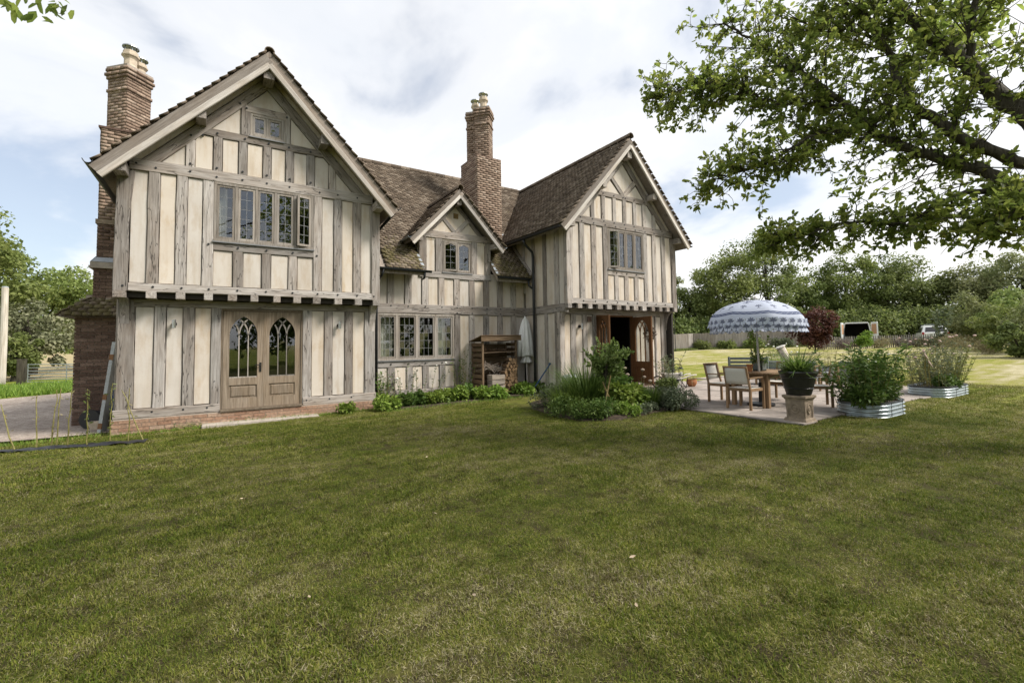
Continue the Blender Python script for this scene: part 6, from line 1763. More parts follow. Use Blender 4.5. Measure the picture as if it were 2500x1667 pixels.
for s in (-1, 1):
    mb = MB(); o_ = wn * s * 0.2
    mb.tube([c + wn * s * 0.05 + (0, 0, 0.02), c + o_ * 0.8 + wv * 0.35 + (0, 0, 0.05), c + o_ + wv * 0.75 + (0, 0, 0.12), c + o_ * 1.15 + wv * 0.98 + (0, 0, 0.21), c + o_ * 1.2 + wv * 1.12 + (0, 0, 0.22)], (0.02, 0.022, 0.022, 0.02, 0.018), 8); add('handle', mb, 'white_wood', WB, smooth=True)
    mb = MB(); mb.tube([c + o_ + wv * 0.62 + (0, 0, 0.1), c + o_ + wv * 0.80 + (0, 0, -0.19)], 0.012, 6); mb.tube([c + o_ + wv * 0.86 + (0, 0, 0.13), c + o_ + wv * 0.80 + (0, 0, -0.19)], 0.012, 6); add('leg', mb, 'iron', WB)
mb = MB(); q = c + wv * 0.42
mb.loft([[q + wv * a + wn * b + (0, 0, z) for a, b in ((-0.2, -0.16), (0.22, -0.16), (0.22, 0.16), (-0.2, 0.16))] for z in (0.06,)] + [[q + wv * a + wn * b + (0, 0, 0.26) for a, b in ((-0.26, -0.22), (0.27, -0.22), (0.27, 0.22), (-0.26, 0.22))]]); add('tray', mb, 'white_wood', WB)
HK = thing('shepherds_hook', 'black iron shepherd hook standing among the border plants', 'hook', (11.35, 8.75, PZ))
hp = np.array((11.30, 8.80, 0)); hd = unit(np.array((0.83, -0.55, 0)))
mb = MB(); pts = [hp + (0, 0, PZ), hp + (0, 0, 0.95)] + [hp + hd * (0.12 - 0.12 * math.cos(a)) + (0, 0, 0.95 + 0.17 * math.sin(a)) for a in np.linspace(0.2, math.pi * 1.02, 10)] + [hp + hd * 0.23 + (0, 0, 0.90), hp + hd * 0.26 + (0, 0, 0.885), hp + hd * 0.285 + (0, 0, 0.91)]
mb.tube(pts, 0.007, 6); add('rod', mb, 'iron', HK, smooth=True)
mb = MB(); mb.tube([hp + hd * 0.0 + (0, 0, PZ + 0.02), hp + hd * 0.1 + (0, 0, PZ + 0.02), hp + hd * 0.1 + (0, 0, PZ - 0.06)], 0.006, 5); add('prong', mb, 'iron', HK)
def lantern(label, c, h, r):
    t = thing('lantern', label, 'lantern', c, 'dark lanterns by the wheelbarrow')
    c = np.array(c)
    mb = MB(); mb.lathe([(0, 0), (r, 0), (r, 0.02), (0, 0.02)], c, 14); add('base', mb, 'iron', t)
    mb = MB(); mb.lathe([(r, h), (r * 0.9, h + 0.015), (r * 0.3, h + 0.05), (0.0, h + 0.055)], c, 14); add('top', mb, 'iron', t)
    mb = MB()
    for k in range(10): mb.tube([c + (r * 0.95 * math.cos(k * math.pi / 5), r * 0.95 * math.sin(k * math.pi / 5), 0.01), c + (r * 0.95 * math.cos(k * math.pi / 5), r * 0.95 * math.sin(k * math.pi / 5), h)], 0.004, 4)
    add('cage', mb, 'iron', t)
    mb = MB(); mb.lathe([(r * 0.5, 0.02), (r * 0.5, h * 0.5), (0, h * 0.5)], c, 12); add('candle', mb, 'white_petal', t)
    mb = MB(); mb.tube([c + (-r, 0, h), c + (-r * 0.6, 0, h + 0.09), c + (0, 0, h + 0.13), c + (r * 0.6, 0, h + 0.09), c + (r, 0, h)], 0.005, 5); add('handle', mb, 'iron', t)
lantern('black wire lantern hanging from the iron hook', tuple(hp + hd * 0.255 + (0, 0, 0.60)), 0.20, 0.075)
lantern('black wire lantern standing behind the wheelbarrow', (12.15, 9.45, PZ), 0.50, 0.085)
lantern('clear glass lantern low among the border plants', (11.42, 8.68, PZ), 0.28, 0.085)
RP = thing('round_pot', 'round terracotta pot with dry brown grass beside the wheelbarrow', 'pot', (12.72, 9.18, PZ))
mb = MB(); mb.lathe([(0, 0), (0.09, 0), (0.15, 0.08), (0.165, 0.15), (0.15, 0.21), (0.155, 0.235), (0.135, 0.235), (0.13, 0.19), (0, 0.19)], (12.72, 9.18, PZ + 0.001), 24); add('body', mb, 'terracotta', RP)

# birch log ornament beyond the terrace
BS = thing('birch_stump', 'leaning birch log ornament standing behind the flowers', 'log', (17.8, 8.6, 0.17))
mb = MB(); mb.tube([(17.95, 8.5, 0.1), (17.7, 8.68, 0.8), (17.5, 8.8, 1.35)], (0.13, 0.15, 0.14), 12); add('trunk', mb, 'birch_bark', BS, smooth=True)
mb = MB(); mb.tube([(17.5, 8.8, 1.34), (17.49, 8.81, 1.37)], (0.19, 0.16), 12); add('cap', mb, 'white_wood', BS)

# ================================================================== far fences and vehicles
FN = thing('board_fence', 'weathered grey vertical board fence at the far side of the lawn', 'fence', (38.0, 25.5, 0.8))
f0, f1, f2 = np.array((29.0, 27.8)), np.array((37.5, 26.8)), np.array((45.0, 21.0))
bm_ = None
def fence_run(a, b, h0=1.58):
    L = np.linalg.norm(b - a); n = int(L / 0.125)
    d = (b - a) / L; nrm = np.array((d[1], -d[0]))
    bay = 16
    for k0 in range(0, n, bay):
        mb = MB()
        for k in range(k0, min(n, k0 + bay)):
            p = a + d * (k + 0.5) * L / n
            zb = gz(p[0]) - 0.05; h = h0 + OG.normal() * 0.012
            off = 0.008 * (k % 2) + OG.normal() * 0.003
            c = np.array((p[0] + nrm[0] * off, p[1] + nrm[1] * off, zb + h / 2))
            mb.obox(c, ((*d, 0), (*nrm, 0), (0, 0, 1)), (L / n * 0.53, 0.008, h / 2))
        o = stuff(add('boards', mb, 'fence_wood', FN, fixn=False))
        p = a + d * k0 * L / n
        tbar('post', (p[0] - nrm[0] * 0.06, p[1] - nrm[1] * 0.06, gz(p[0]) - 0.1), (p[0] - nrm[0] * 0.06, p[1] - nrm[1] * 0.06, gz(p[0]) + h0 - 0.03), 0.1, 0.1, 'fence_wood', FN)
fence_run(f0, f1); fence_run(f1, f2)

LP_ = thing('line_pole', 'thin dark green pole standing before the board fence', 'pole', (34.2, 26.2, float(gz(34.2))))
mb = MB(); mb.tube([(34.2, 26.2, float(gz(34.2)) - 0.1), (34.15, 26.2, float(gz(34.2)) + 2.9)], (0.03, 0.025), 8); add('shaft', mb, 'gutter_black', LP_)
mb = MB(); mb.tube([(34.15, 26.2, float(gz(34.2)) + 2.9), (34.15, 26.2, float(gz(34.2)) + 2.96)], (0.035, 0.02), 8); add('cap', mb, 'gutter_black', LP_)
PF = thing('picket_fence', 'low weathered picket fence in front of the parked vehicles', 'fence', (44.0, 13.5, 0.9))
p0, p1 = np.array((38.6, 16.4)), np.array((47.5, 10.3)); L = np.linalg.norm(p1 - p0); d = (p1 - p0) / L
n = int(L / 0.16)
pk = MB(); pk.loft([[(-0.04, -0.01, 0), (0.04, -0.01, 0), (0.04, 0.01, 0), (-0.04, 0.01, 0)], [(-0.04, -0.01, 0.86), (0.04, -0.01, 0.86), (0.04, 0.01, 0.86), (-0.04, 0.01, 0.86)], [(-0.012, -0.01, 0.93), (0.012, -0.01, 0.93), (0.012, 0.01, 0.93), (-0.012, 0.01, 0.93)]])
pme = raw_mesh('picket', pk.verts(), pk.f, 'fence_wood')
for k in range(n):
    p = p0 + d * (k + 0.5) * L / n
    o = link('picket', pme, PF, (p[0], p[1], float(gz(p[0])) + 0.02 + OG.normal() * 0.01)); o.rotation_euler = (0, OG.normal() * 0.012, math.atan2(d[1], d[0]))
for z in (0.28, 0.68): tbar('rail', (p0[0], p0[1] + 0.04, gz(p0[0]) + z), (p1[0], p1[1] + 0.04, gz(p1[0]) + z), 0.03, 0.08, 'fence_wood', PF)

# white van seen from behind with both rear doors open
def build_van(loc, rot):
    t = thing('van', 'white panel van with both rear doors swung open beyond the picket fence', 'van', (0, 0, 0))
    W, H, Lg = 0.97, 2.05, 4.9
    # body as a shell: sides, roof, floor (local -Y is the rear)
    def prof(y):
        if y < 3.3: return H, 0.0
        return H, 0
    mb = MB()
    outer = [(-W, 0.42), (-W, 1.05), (-W * 0.97, 1.35), (-W * 0.87, H - 0.12), (-W * 0.78, H), (W * 0.78, H), (W * 0.87, H - 0.12), (W * 0.97, 1.35), (W, 1.05), (W, 0.42)]
    inner = [(x * 0.93, 0.52 if z < 0.5 else min(z, H - 0.07)) for x, z in outer][::-1]
    ring = outer + inner
    mb.loft([[(x, 0.0, z) for x, z in ring], [(x, 3.2, z) for x, z in ring]])
    mb.loft([[(x, 3.2, z) for x, z in outer], [(x * 0.97, 3.9, 0.42 if z < 0.5 else 0.42 + (z - 0.42) * 0.80) for x, z in outer], [(x * 0.9, 4.9, 0.42 if z < 0.5 else 0.42 + (z - 0.42) * 0.42) for x, z in outer]])
    add('body', mb, 'van_white', t)
    mb = MB(); mb.box(-W * 0.9, W * 0.9, 0.05, 3.1, 0.43, 0.55); mb.box(-W * 0.9, W * 0.9, 3.05, 3.1, 0.5, H - 0.1); add('load_floor', mb, 'dark_interior', t)
    mb = MB(); mb.box(-0.78, 0.78, -0.02, 0.0, H - 0.1, H + 0.005); add('header', mb, 'van_white', t)
    for s in (-1, 1):
        dm = MB(); hx = s * 0.93; ang = R(118) if s > 0 else R(100)
        ux = np.array((-s * math.cos(ang), -math.sin(ang), 0)); nn = np.array((-ux[1], ux[0], 0)); O = np.array((hx, -0.02, 0))
        ol = [(0, 0.5), (0, 1.3), (0.05, H - 0.15), (0.14, H - 0.02), (0.86, H - 0.02), (0.9, H - 0.1), (0.9, 0.5)]
        dm.loft([[O + ux * u_ + np.array((0, 0, z)) for u_, z in ol], [O + ux * u_ + np.array((0, 0, z)) + nn * 0.06 for u_, z in ol]]); dr = add('rear_door', dm, 'van_white', t)
        pn = MB(); il = [(0.12, 1.05), (0.15, H - 0.25), (0.22, H - 0.18), (0.76, H - 0.18), (0.8, H - 0.26), (0.8, 1.05)]
        for dd in (-0.008, 0.068): pn.loft([[O + ux * u_ + np.array((0, 0, z)) + nn * (dd - 0.005) for u_, z in il], [O + ux * u_ + np.array((0, 0, z)) + nn * (dd + 0.005) for u_, z in il]])
        add('inner_panel', pn, 'cardboard', dr)
        tl = MB(); tl.box(s * 0.985 - 0.03, s * 0.985 + 0.0, -0.01, 0.1, 1.0, 1.45); add('tail_light', tl, 'tail_red', t)
        for y in (0.85, 3.95):
            wm = MB(); wm.tube([(s * 0.78, y, 0.33), (s * 0.99, y, 0.33)], 0.33, 20); wl = add('wheel', wm, 'tyre', t)
            rm = MB(); rm.tube([(s * 0.97, y, 0.33), (s * 1.0, y, 0.33)], 0.2, 16); add('hubcap', rm, 'galvanised', wl)
    mb = MB(); mb.box(-W, W, -0.14, 0.02, 0.40, 0.56); add('bumper', mb, 'black_plastic', t)
    mb = MB(); mb.box(-0.26, 0.26, -0.145, -0.139, 0.43, 0.53); add('number_plate', mb, 'white_petal', t)
    t.location = loc; t.rotation_euler = (0, 0, R(rot))
    return t
build_van((45.6, 16.6, float(gz(45.6))), -70)

def build_car(loc, rot):
    t = thing('estate_car', 'silver white car with roof rails parked right of the van', 'car', (0, 0, 0))
    W = 0.88
    st = [(0.0, 0.45, 0.95, 0.62), (0.12, 0.36, 1.0, 0.98), (0.45, 0.30, 1.52, 0.80), (1.4, 0.28, 1.58, 0.82), (2.5, 0.28, 1.5, 0.78), (3.3, 0.28, 1.0, 0.95), (4.2, 0.32, 0.85, 0.92), (4.4, 0.42, 0.7, 0.8)]
    rings = []
    for y, zb, zt, tw in st:
        zm = min(0.95, zt - 0.02)
        rings.append([(-W, y, zb), (-W, y, zm * 0.8), (-W * 0.98, y, zm), (-W * tw, y, zt - 0.04), (-W * tw * 0.85, y, zt), (W * tw * 0.85, y, zt), (W * tw, y, zt - 0.04), (W * 0.98, y, zm), (W, y, zm * 0.8), (W, y, zb)])
    mb = MB(); mb.loft(rings); add('body', mb, 'van_white', t)
    mb = MB(); mb.loft([[(-0.66, 0.10, 1.02), (0.66, 0.10, 1.02), (0.66, 0.13, 1.02), (-0.66, 0.13, 1.02)], [(-0.58, 0.37, 1.44), (0.58, 0.37, 1.44), (0.58, 0.40, 1.44), (-0.58, 0.40, 1.44)]]); add('rear_window', mb, 'black_glaze', t)
    for s in (-1, 1):
        mb = MB(); mb.tube([(s * 0.62, 0.5, 1.56), (s * 0.62, 0.6, 1.66), (s * 0.62, 2.3, 1.66), (s * 0.62, 2.4, 1.56)], 0.02, 6); add('roof_rail', mb, 'galvanised', t)
        mb = MB(); mb.poly([(s * 0.885, 0.6, 0.98), (s * 0.885, 3.0, 0.98), (s * 0.73, 2.5, 1.42), (s * 0.73, 0.75, 1.45)], (s * 0.008, 0, 0)); add('side_window', mb, 'black_glaze', t)
        mb = MB(); mb.box(s * 0.80 - 0.07, s * 0.80 + 0.07, -0.012, 0.1, 0.78, 1.0); add('tail_light', mb, 'tail_red', t)
        for y in (0.85, 3.5):
            mb = MB(); mb.tube([(s * 0.7, y, 0.31), (s * 0.895, y, 0.31)], 0.31, 18); wl = add('wheel', mb, 'tyre', t)
            mb = MB(); mb.tube([(s * 0.88, y, 0.31), (s * 0.905, y, 0.31)], 0.2, 14); add('rim', mb, 'galvanised', wl)
    mb = MB(); mb.tube([(-0.62, 0.9, 1.67), (0.62, 0.9, 1.67)], 0.018, 6); add('roof_bar', mb, 'galvanised', t)
    mb = MB(); mb.box(-0.25, 0.25, -0.02, -0.005, 0.6, 0.7); add('number_plate', mb, 'white_petal', t)
    t.location = loc; t.rotation_euler = (0, 0, R(rot))
build_car((52.5, 13.3, float(gz(52.5))), -68)

# leaves scattered on the mown lawn
lv = MB(); lv.add([(0, 0, 0), (0.012, 0.02, 0.006), (0.02, 0.05, 0.002), (0, 0.08, 0.008), (-0.018, 0.05, 0.004), (-0.013, 0.02, 0.008)], [(0, 1, 2, 3), (0, 3, 4, 5)])
lme = raw_mesh('fallen_leaf', lv.verts(), lv.f, 'dry_leaf', fixn=False)
for x, y, s in ((2.55, 2.35, 0.75), (2.9, 3.9, 0.55), (1.7, 3.95, 0.5), (0.5, 3.15, 0.5), (2.45, 6.0, 0.5), (1.35, 2.6, 0.45), (2.1, 1.95, 0.5), (4.6, 3.4, 0.5), (0.2, 5.6, 0.45)):
    o = link('fallen_leaf', lme, None, (x, y, float(gz(x)) + 0.035)); o.scale = (s,) * 3; o.rotation_euler = (OG.normal() * 0.3, OG.normal() * 0.3, OG.uniform(0, 6.28))
    tag(o, 'small dry fallen leaf lying on the mown lawn', 'leaf', 'fallen leaves on the lawn')

# ================================================================== planting
VG = np.random.default_rng(31)
def put_leaves(parent, cards, mat, org, name='foliage'):
    v, f, rn = cards
    return link(name, fast_mesh(name, v - np.asarray(org), f, mat, rn), parent, org)

def mound(label, x, y, rx, ry, h, n, size, mat, cat='plant', name='leafy_plant', asp=0.6, group=None, up=0.55, z0=None, stems=7, lump=9):
    g = np.random.default_rng(int(abs(x * 977 + y * 3571)) % 99991)
    z = float(gz(x)) if z0 is None else z0
    t = thing(name, label, cat, (x, y, z), group)
    a = g.uniform(0, 2 * math.pi, lump); r = np.sqrt(g.random(lump)) * 0.72
    C = np.stack((x + rx * r * np.cos(a), y + ry * r * np.sin(a), z + h * (0.30 + 0.42 * g.random(lump) * (1.1 - r))), 1)
    rad = np.full(lump, min(rx, ry, h) * 0.5) * g.uniform(0.75, 1.2, lump)
    P, d, _ = clump_points(g, n, C, rad, 0.5, 0.9)
    P[:, 2] = np.maximum(P[:, 2], z + 0.02)
    put_leaves(t, leaf_cards(g, P, size, asp, up, 0.1, d, 0.8), mat, (x, y, z))
    mb = MB()
    for k in range(stems):
        c = C[k % lump]; mb.tube([(x + (c[0] - x) * 0.25, y + (c[1] - y) * 0.25, z - 0.03), (x + (c[0] - x) * 0.7, y + (c[1] - y) * 0.7, (z + c[2]) / 2), c], (0.008, 0.006, 0.003), 5)
    add('stem', mb, 'willow_stem', t, fixn=False)
    return t

def blade_clump(label, x, y, r, h, n, w, mat, cat='grass', name='grass_clump', z0=None, lean=0.5, group=None):
    g = np.random.default_rng(int(abs(x * 1777 + y * 971)) % 99991)
    z = float(gz(x)) if z0 is None else z0
    t = thing(name, label, cat, (x, y, z), group)
    a = g.uniform(0, 2 * math.pi, n); b = r * 0.35 * np.sqrt(g.random(n))
    base = np.stack((b * np.cos(a), b * np.sin(a), np.zeros(n)), 1)
    dirv = np.stack((np.cos(a), np.sin(a), np.zeros(n)), 1) + g.normal(size=(n, 3)) * 0.25
    H = h * g.uniform(0.55, 1.1, n)[:, None]; ln = (lean * g.uniform(0.2, 1.2, n))[:, None]
    side = unit(np.cross(dirv, np.array((0, 0, 1.0)))); W = w * g.uniform(0.7, 1.2, n)[:, None]
    rings = []
    for q, ww in ((0, 1.0), (0.35, 0.95), (0.7, 0.7), (1.0, 0.06)):
        c = base + dirv * r * ln * q * q * 1.6 + np.array((0, 0, 1.0)) * H * (q - 0.32 * ln * q * q)
        rings += [c - side * W * ww / 2, c + side * W * ww / 2]
    V = np.stack(rings, 1)
    k = (np.arange(n) * 8)[:, None]
    F = np.concatenate([k + np.array((2 * i, 2 * i + 1, 2 * i + 3, 2 * i + 2)) for i in range(3)], 0)
    link('blades', fast_mesh('blades', V.reshape(-1, 3), F, mat, np.repeat(g.random(n), 8)), t, (x, y, z))
    return t

def stem_plant(label, x, y, rx, ry, h, nst, leaf, mat, cat='plant', name='tall_plant', z0=None, heads=None, lean=0.12, lpn=26, asp=0.28, group=None, hsize=0.03, hfrac=0.5, smat='willow_stem'):
    g = np.random.default_rng(int(abs(x * 577 + y * 1571 + h * 77)) % 99991)
    z = float(gz(x)) if z0 is None else z0
    t = thing(name, label, cat, (x, y, z), group)
    mb = MB(); cards = []; hd = MB()
    for k in range(nst):
        bx, by = x + g.uniform(-rx, rx), y + g.uniform(-ry, ry)
        hh = h * g.uniform(0.6, 1.08); tp = np.array((bx + g.normal() * lean * hh + (bx - x) * 0.35, by + g.normal() * lean * hh + (by - y) * 0.35, z + hh))
        p0 = np.array((bx, by, z - 0.02)); mid = (p0 + tp) / 2 + g.normal(size=3) * 0.02
        mb.tube([p0, mid, tp], (0.006, 0.005, 0.0025), 4)
        s = g.uniform(0.12, 1.0, lpn)[:, None]
        P = np.where(s < 0.5, p0 + (mid - p0) * s * 2, mid + (tp - mid) * (s - 0.5) * 2) + g.normal(size=(lpn, 3)) * 0.006
        ang = g.uniform(0, 6.28, lpn); o = np.stack((np.cos(ang), np.sin(ang), np.full(lpn, 0.35)), 1)
        cards.append(leaf_cards(g, P, leaf, asp, 0.3, 0.0, o, 3.0))
        if heads and g.random() < hfrac:
            r = hsize * g.uniform(0.7, 1.3)
            hd.lathe([(r * 0.3, -r * 0.8), (r, -r * 0.2), (r * 0.95, r * 0.3), (r * 0.3, r * 0.7)], tp, 8)
    put_leaves(t, join_cards(cards), mat, (x, y, z))
    add('stem', mb, smat, t, fixn=False)
    if heads and hd.n: add('flower_heads', hd, heads, t, fixn=False)
    return t

# ---- border along the wall
GB = 'plants in the border below the wall'
mound('small lime green clump at the right end of the left wing', 2.55, 11.16, 0.22, 0.2, 0.30, 420, 0.075, 'lime_leaf', group=GB)
mound('bright green leafy clump below the black downpipe', 3.42, 10.98, 0.32, 0.28, 0.40, 900, 0.085, 'lime_leaf', group=GB)
mound('dark green leafy clump left of centre below the wide window', 4.12, 11.05, 0.42, 0.32, 0.44, 1100, 0.085, 'bed_leaf', group=GB)
mound('lime green clump below the middle of the wide window', 4.72, 11.0, 0.40, 0.30, 0.42, 1200, 0.085, 'lime_leaf', group=GB)
mound('tall yellow green clump below the right end of the wide window', 5.28, 11.05, 0.36, 0.30, 0.52, 1200, 0.085, 'lime_leaf', group=GB)
mound('dark green clump left of the log store', 5.72, 11.2, 0.35, 0.3, 0.46, 1000, 0.08, 'bed_leaf', group=GB)
mound('lime green clump in front of the log store post', 6.05, 10.92, 0.30, 0.26, 0.46, 950, 0.085, 'lime_leaf', group=GB)
mound('round leaved green clump in front of the grey crate', 6.48, 10.88, 0.32, 0.26, 0.40, 950, 0.09, 'lime_leaf', group=GB)
mound('green clump at the foot of the folded parasol', 7.45, 10.95, 0.36, 0.30, 0.40, 1100, 0.085, 'lime_leaf', group=GB)
mound('dark leafy clump in the corner by the shovel', 7.92, 11.0, 0.32, 0.35, 0.42, 900, 0.085, 'bed_leaf', group=GB)
mound('brownish low plant between corner clump and dustbin', 7.9, 10.3, 0.25, 0.3, 0.3, 500, 0.07, 'grey_leaf', group=GB)
stem_plant('thorny rose stems trained below the wide window', 4.35, 11.72, 0.75, 0.08, 1.0, 22, 0.065, 'grey_leaf', group=GB, lpn=18, asp=0.5, heads='white_petal', hfrac=0.2, name='rose')
stem_plant('thin rose stems climbing beside the downpipe', 3.42, 11.55, 0.16, 0.1, 0.85, 12, 0.07, 'bed_leaf', group=GB, lpn=22, asp=0.5, name='rose')
stem_plant('wiry climber on the post left of the log store', 5.85, 11.70, 0.22, 0.08, 1.35, 14, 0.06, 'bed_leaf', group=GB, lpn=20, asp=0.5, name='climber')
stem_plant('small weeds growing against the brick plinth', 0.35, 11.32, 0.9, 0.04, 0.12, 26, 0.045, 'grey_leaf', group=GB, lpn=7, asp=0.3, name='weeds')

# ---- island bed in front of the right wing
GI = 'plants in the island bed'
BT = thing('bay_tree', 'young bay tree with a round open crown in the island bed', 'tree', (7.02, 7.2, 0.11), GI)
mb = MB(); mb.tube([(7.02, 7.22, 0.1), (6.97, 7.17, 0.45), (6.92, 7.10, 0.85), (6.90, 7.05, 1.15)], (0.016, 0.014, 0.012, 0.008), 7)
g = np.random.default_rng(77); tips = []
for k in range(32):
    a = g.uniform(0, 6.28); r = g.uniform(0.12, 0.52); tip = np.array((6.88 + r * math.cos(a), 7.03 + r * math.sin(a), g.uniform(1.0, 1.70) - r * 0.25))
    b = np.array((6.93, 7.1, 0.8)) + np.array((-0.02, -0.04, 0.3)) * g.random()
    mb.tube([b, (b + tip) / 2 + (0, 0, 0.03), tip], (0.007, 0.005, 0.003), 5); tips.append((b, tip))
add('trunk', mb, 'bark', BT, fixn=False)
P, O_ = [], []
for b, tip in tips:
    n = 46; s = g.uniform(0.35, 1.03, (n, 1)); q = b + (tip - b) * s + g.normal(size=(n, 3)) * 0.022; P.append(q); O_.append(np.tile(unit(tip - b), (n, 1)))
P, O_ = np.concatenate(P), np.concatenate(O_)
put_leaves(BT, leaf_cards(g, P, 0.105, 0.42, 0.25, 0, O_, 1.4), 'bay_leaf', (7.02, 7.2, 0.11), 'crown')
for lab, a, b in (('long cane leaning right behind the bay tree stem', (6.72, 7.0, 0.08), (7.12, 7.05, 1.22)), ('short cane leaning left against the bay tree stem', (7.12, 7.0, 0.06), (6.86, 7.12, 0.78))):
    mb = MB(); mb.tube([a, b], (0.017, 0.014), 8); tag(add('garden_cane', mb, 'cane', fixn=False), lab, 'cane', 'canes staking the bay tree')
blade_clump('large dark arching grass clump in the island bed', 6.95, 7.75, 0.95, 1.05, 1200, 0.012, 'bed_leaf', group=GI)
blade_clump('fine green grass at the left end of the island bed', 6.35, 7.75, 0.6, 0.6, 500, 0.009, 'lime_leaf', group=GI)
mound('broad leaved green perennial behind the bay tree', 7.85, 8.0, 0.55, 0.5, 0.88, 1500, 0.14, 'bed_leaf', group=GI, asp=0.85)
mound('large hosta like green mound in the middle of the island bed', 7.62, 7.25, 0.58, 0.48, 0.66, 2000, 0.105, 'lime_leaf', group=GI, asp=0.8)
mound('green bushy mound right of the bay tree', 8.1, 7.3, 0.48, 0.45, 0.66, 1900, 0.08, 'bed_leaf', group=GI)
mound('low green mound at the front of the island bed', 6.45, 6.80, 0.55, 0.40, 0.42, 2400, 0.065, 'bed_leaf', group=GI, asp=0.35)
mound('low feathery green mound at the front left of the bed', 6.15, 7.3, 0.45, 0.55, 0.46, 2200, 0.065, 'bed_leaf', group=GI, asp=0.3)
mound('pale yellow green low plant at the bed front', 7.15, 6.62, 0.42, 0.26, 0.32, 1200, 0.055, 'lime_leaf', group=GI)
mound('brown green ground cover at the bed edge', 7.62, 6.52, 0.42, 0.22, 0.2, 1000, 0.05, 'grey_leaf', group=GI)
blade_clump('spiky iris like leaves near the terrace', 8.02, 6.82, 0.4, 0.55, 220, 0.02, 'bed_leaf', group=GI, lean=0.35)
mound('dense small leaved grey green shrub at the terrace corner', 8.42, 6.38, 0.46, 0.42, 0.56, 3200, 0.045, 'grey_leaf', group=GI, lump=14)
mound('second grey green shrub behind the terrace corner shrub', 8.55, 7.0, 0.36, 0.36, 0.5, 2000, 0.045, 'grey_leaf', group=GI, lump=12)
mound('loose green plants in front of the dustbin', 7.3, 8.9, 0.75, 0.6, 0.72, 2400, 0.07, 'bed_leaf', group=GI, asp=0.35)
mound('mid green plants left of the dustbin', 6.6, 8.6, 0.55, 0.5, 0.6, 1900, 0.07, 'grey_leaf', group=GI, asp=0.35)
mound('green plants in front of the entrance threshold', 8.3, 8.5, 0.4, 0.5, 0.55, 1300, 0.08, 'bed_leaf', group=GI)
stem_plant('seed head stems rising at the back of the bed', 8.55, 7.95, 0.4, 0.3, 0.80, 9, 0.05, 'grey_leaf', heads='seed_head', group=GI, hsize=0.045, hfrac=1.0, lpn=4, name='allium')
stem_plant('dark wiry plants growing out of the white wheelbarrow', 11.9, 9.35, 0.3, 0.2, 0.75, 26, 0.10, 'grey_leaf', z0=PZ + 0.25, lpn=14, lean=0.3, name='wheelbarrow_plant')
mound('dark foliage spilling beside the wheelbarrow wheel', 11.45, 9.1, 0.35, 0.3, 0.42, 900, 0.08, 'tree_leaf_dark', z0=PZ)
blade_clump('dry brown grass in the round terracotta pot', 12.72, 9.18, 0.3, 0.22, 160, 0.006, 'straw_leaf', z0=PZ + 0.18, lean=1.0)

# ---- pots and planters
blade_clump('strap leaved plant arching over the black pot', px_, py_, 0.42, 0.36, 300, 0.02, 'bed_leaf', z0=1.0, lean=1.0, cat='plant', name='strap_leaf_plant')
mound('low green leaves filling the black pot', px_, py_, 0.26, 0.26, 0.2, 700, 0.06, 'lime_leaf', z0=1.0, asp=0.3)
stem_plant('tall dense leafy stems in the nearer planter', 10.72, 3.82, 0.52, 0.32, 1.06, 54, 0.115, 'bed_leaf', z0=0.36, lpn=60, asp=0.26, lean=0.13, heads='white_petal', hfrac=0.12, hsize=0.02)
mound('lush green growth at the base of the nearer planter', 10.78, 3.72, 0.62, 0.36, 0.62, 3000, 0.085, 'bed_leaf', z0=0.36, asp=0.3, lump=16)
mound('leaves spilling over the left side of the nearer planter', 10.28, 3.75, 0.32, 0.36, 0.55, 1300, 0.10, 'bed_leaf', z0=0.30, asp=0.35)
stem_plant('thin canes with sparse leaves at the right end of the nearer planter', 11.45, 3.8, 0.1, 0.2, 1.15, 7, 0.06, 'grey_leaf', z0=0.36, lpn=12, lean=0.16, smat='cane')
stem_plant('tall airy stems with purple tops in the farther planter', 15.75, 4.05, 0.72, 0.34, 1.25, 60, 0.085, 'grey_leaf', z0=0.34, lpn=42, asp=0.22, lean=0.16, heads='pink_petal', hfrac=0.5, hsize=0.03)
stem_plant('slender green stems at the right of the farther planter', 16.35, 4.0, 0.3, 0.3, 1.0, 34, 0.10, 'tree_leaf', z0=0.34, lpn=34, asp=0.2, lean=0.16)
mound('low leafy growth along the rim of the farther planter', 15.6, 3.9, 0.62, 0.3, 0.36, 1500, 0.085, 'bed_leaf', z0=0.34, asp=0.6)
SF = thing('sunflower', 'faded sunflower heads leaning over the farther planter', 'flower', (14.95, 4.0, 0.34))
for i, (c, b) in enumerate((((14.62, 3.92, 1.16), (14.98, 4.0, 0.34)), ((14.72, 3.88, 0.98), (15.0, 3.95, 0.34)))):
    mb = MB(); mb.tube([b, ((b[0] + c[0]) / 2 + 0.05, b[1], 0.8), c], 0.01, 6); add('stem', mb, 'willow_stem', SF, fixn=False)
    mb = MB(); mb.lathe([(0, 0), (0.06, 0.0), (0.065, 0.02), (0.03, 0.03), (0, 0.03)], (0, 0, 0), 16)
    o = link('flower_disc', raw_mesh('flower_disc', mb.verts(), mb.f, 'seed_head'), SF, c); o.rotation_euler = (R(65), R(-20), 0.3)
    mb = MB()
    for k in range(16):
        a = k * math.pi / 8; mb.add([(0.05 * math.cos(a - 0.15), 0.05 * math.sin(a - 0.15), 0.01), (0.12 * math.cos(a), 0.12 * math.sin(a), 0.025), (0.05 * math.cos(a + 0.15), 0.05 * math.sin(a + 0.15), 0.01)], [(0, 1, 2)])
    o = link('petals', raw_mesh('petals', mb.verts(), mb.f, 'pink_petal', fixn=False), SF, c); o.rotation_euler = (R(65), R(-20), 0.3)
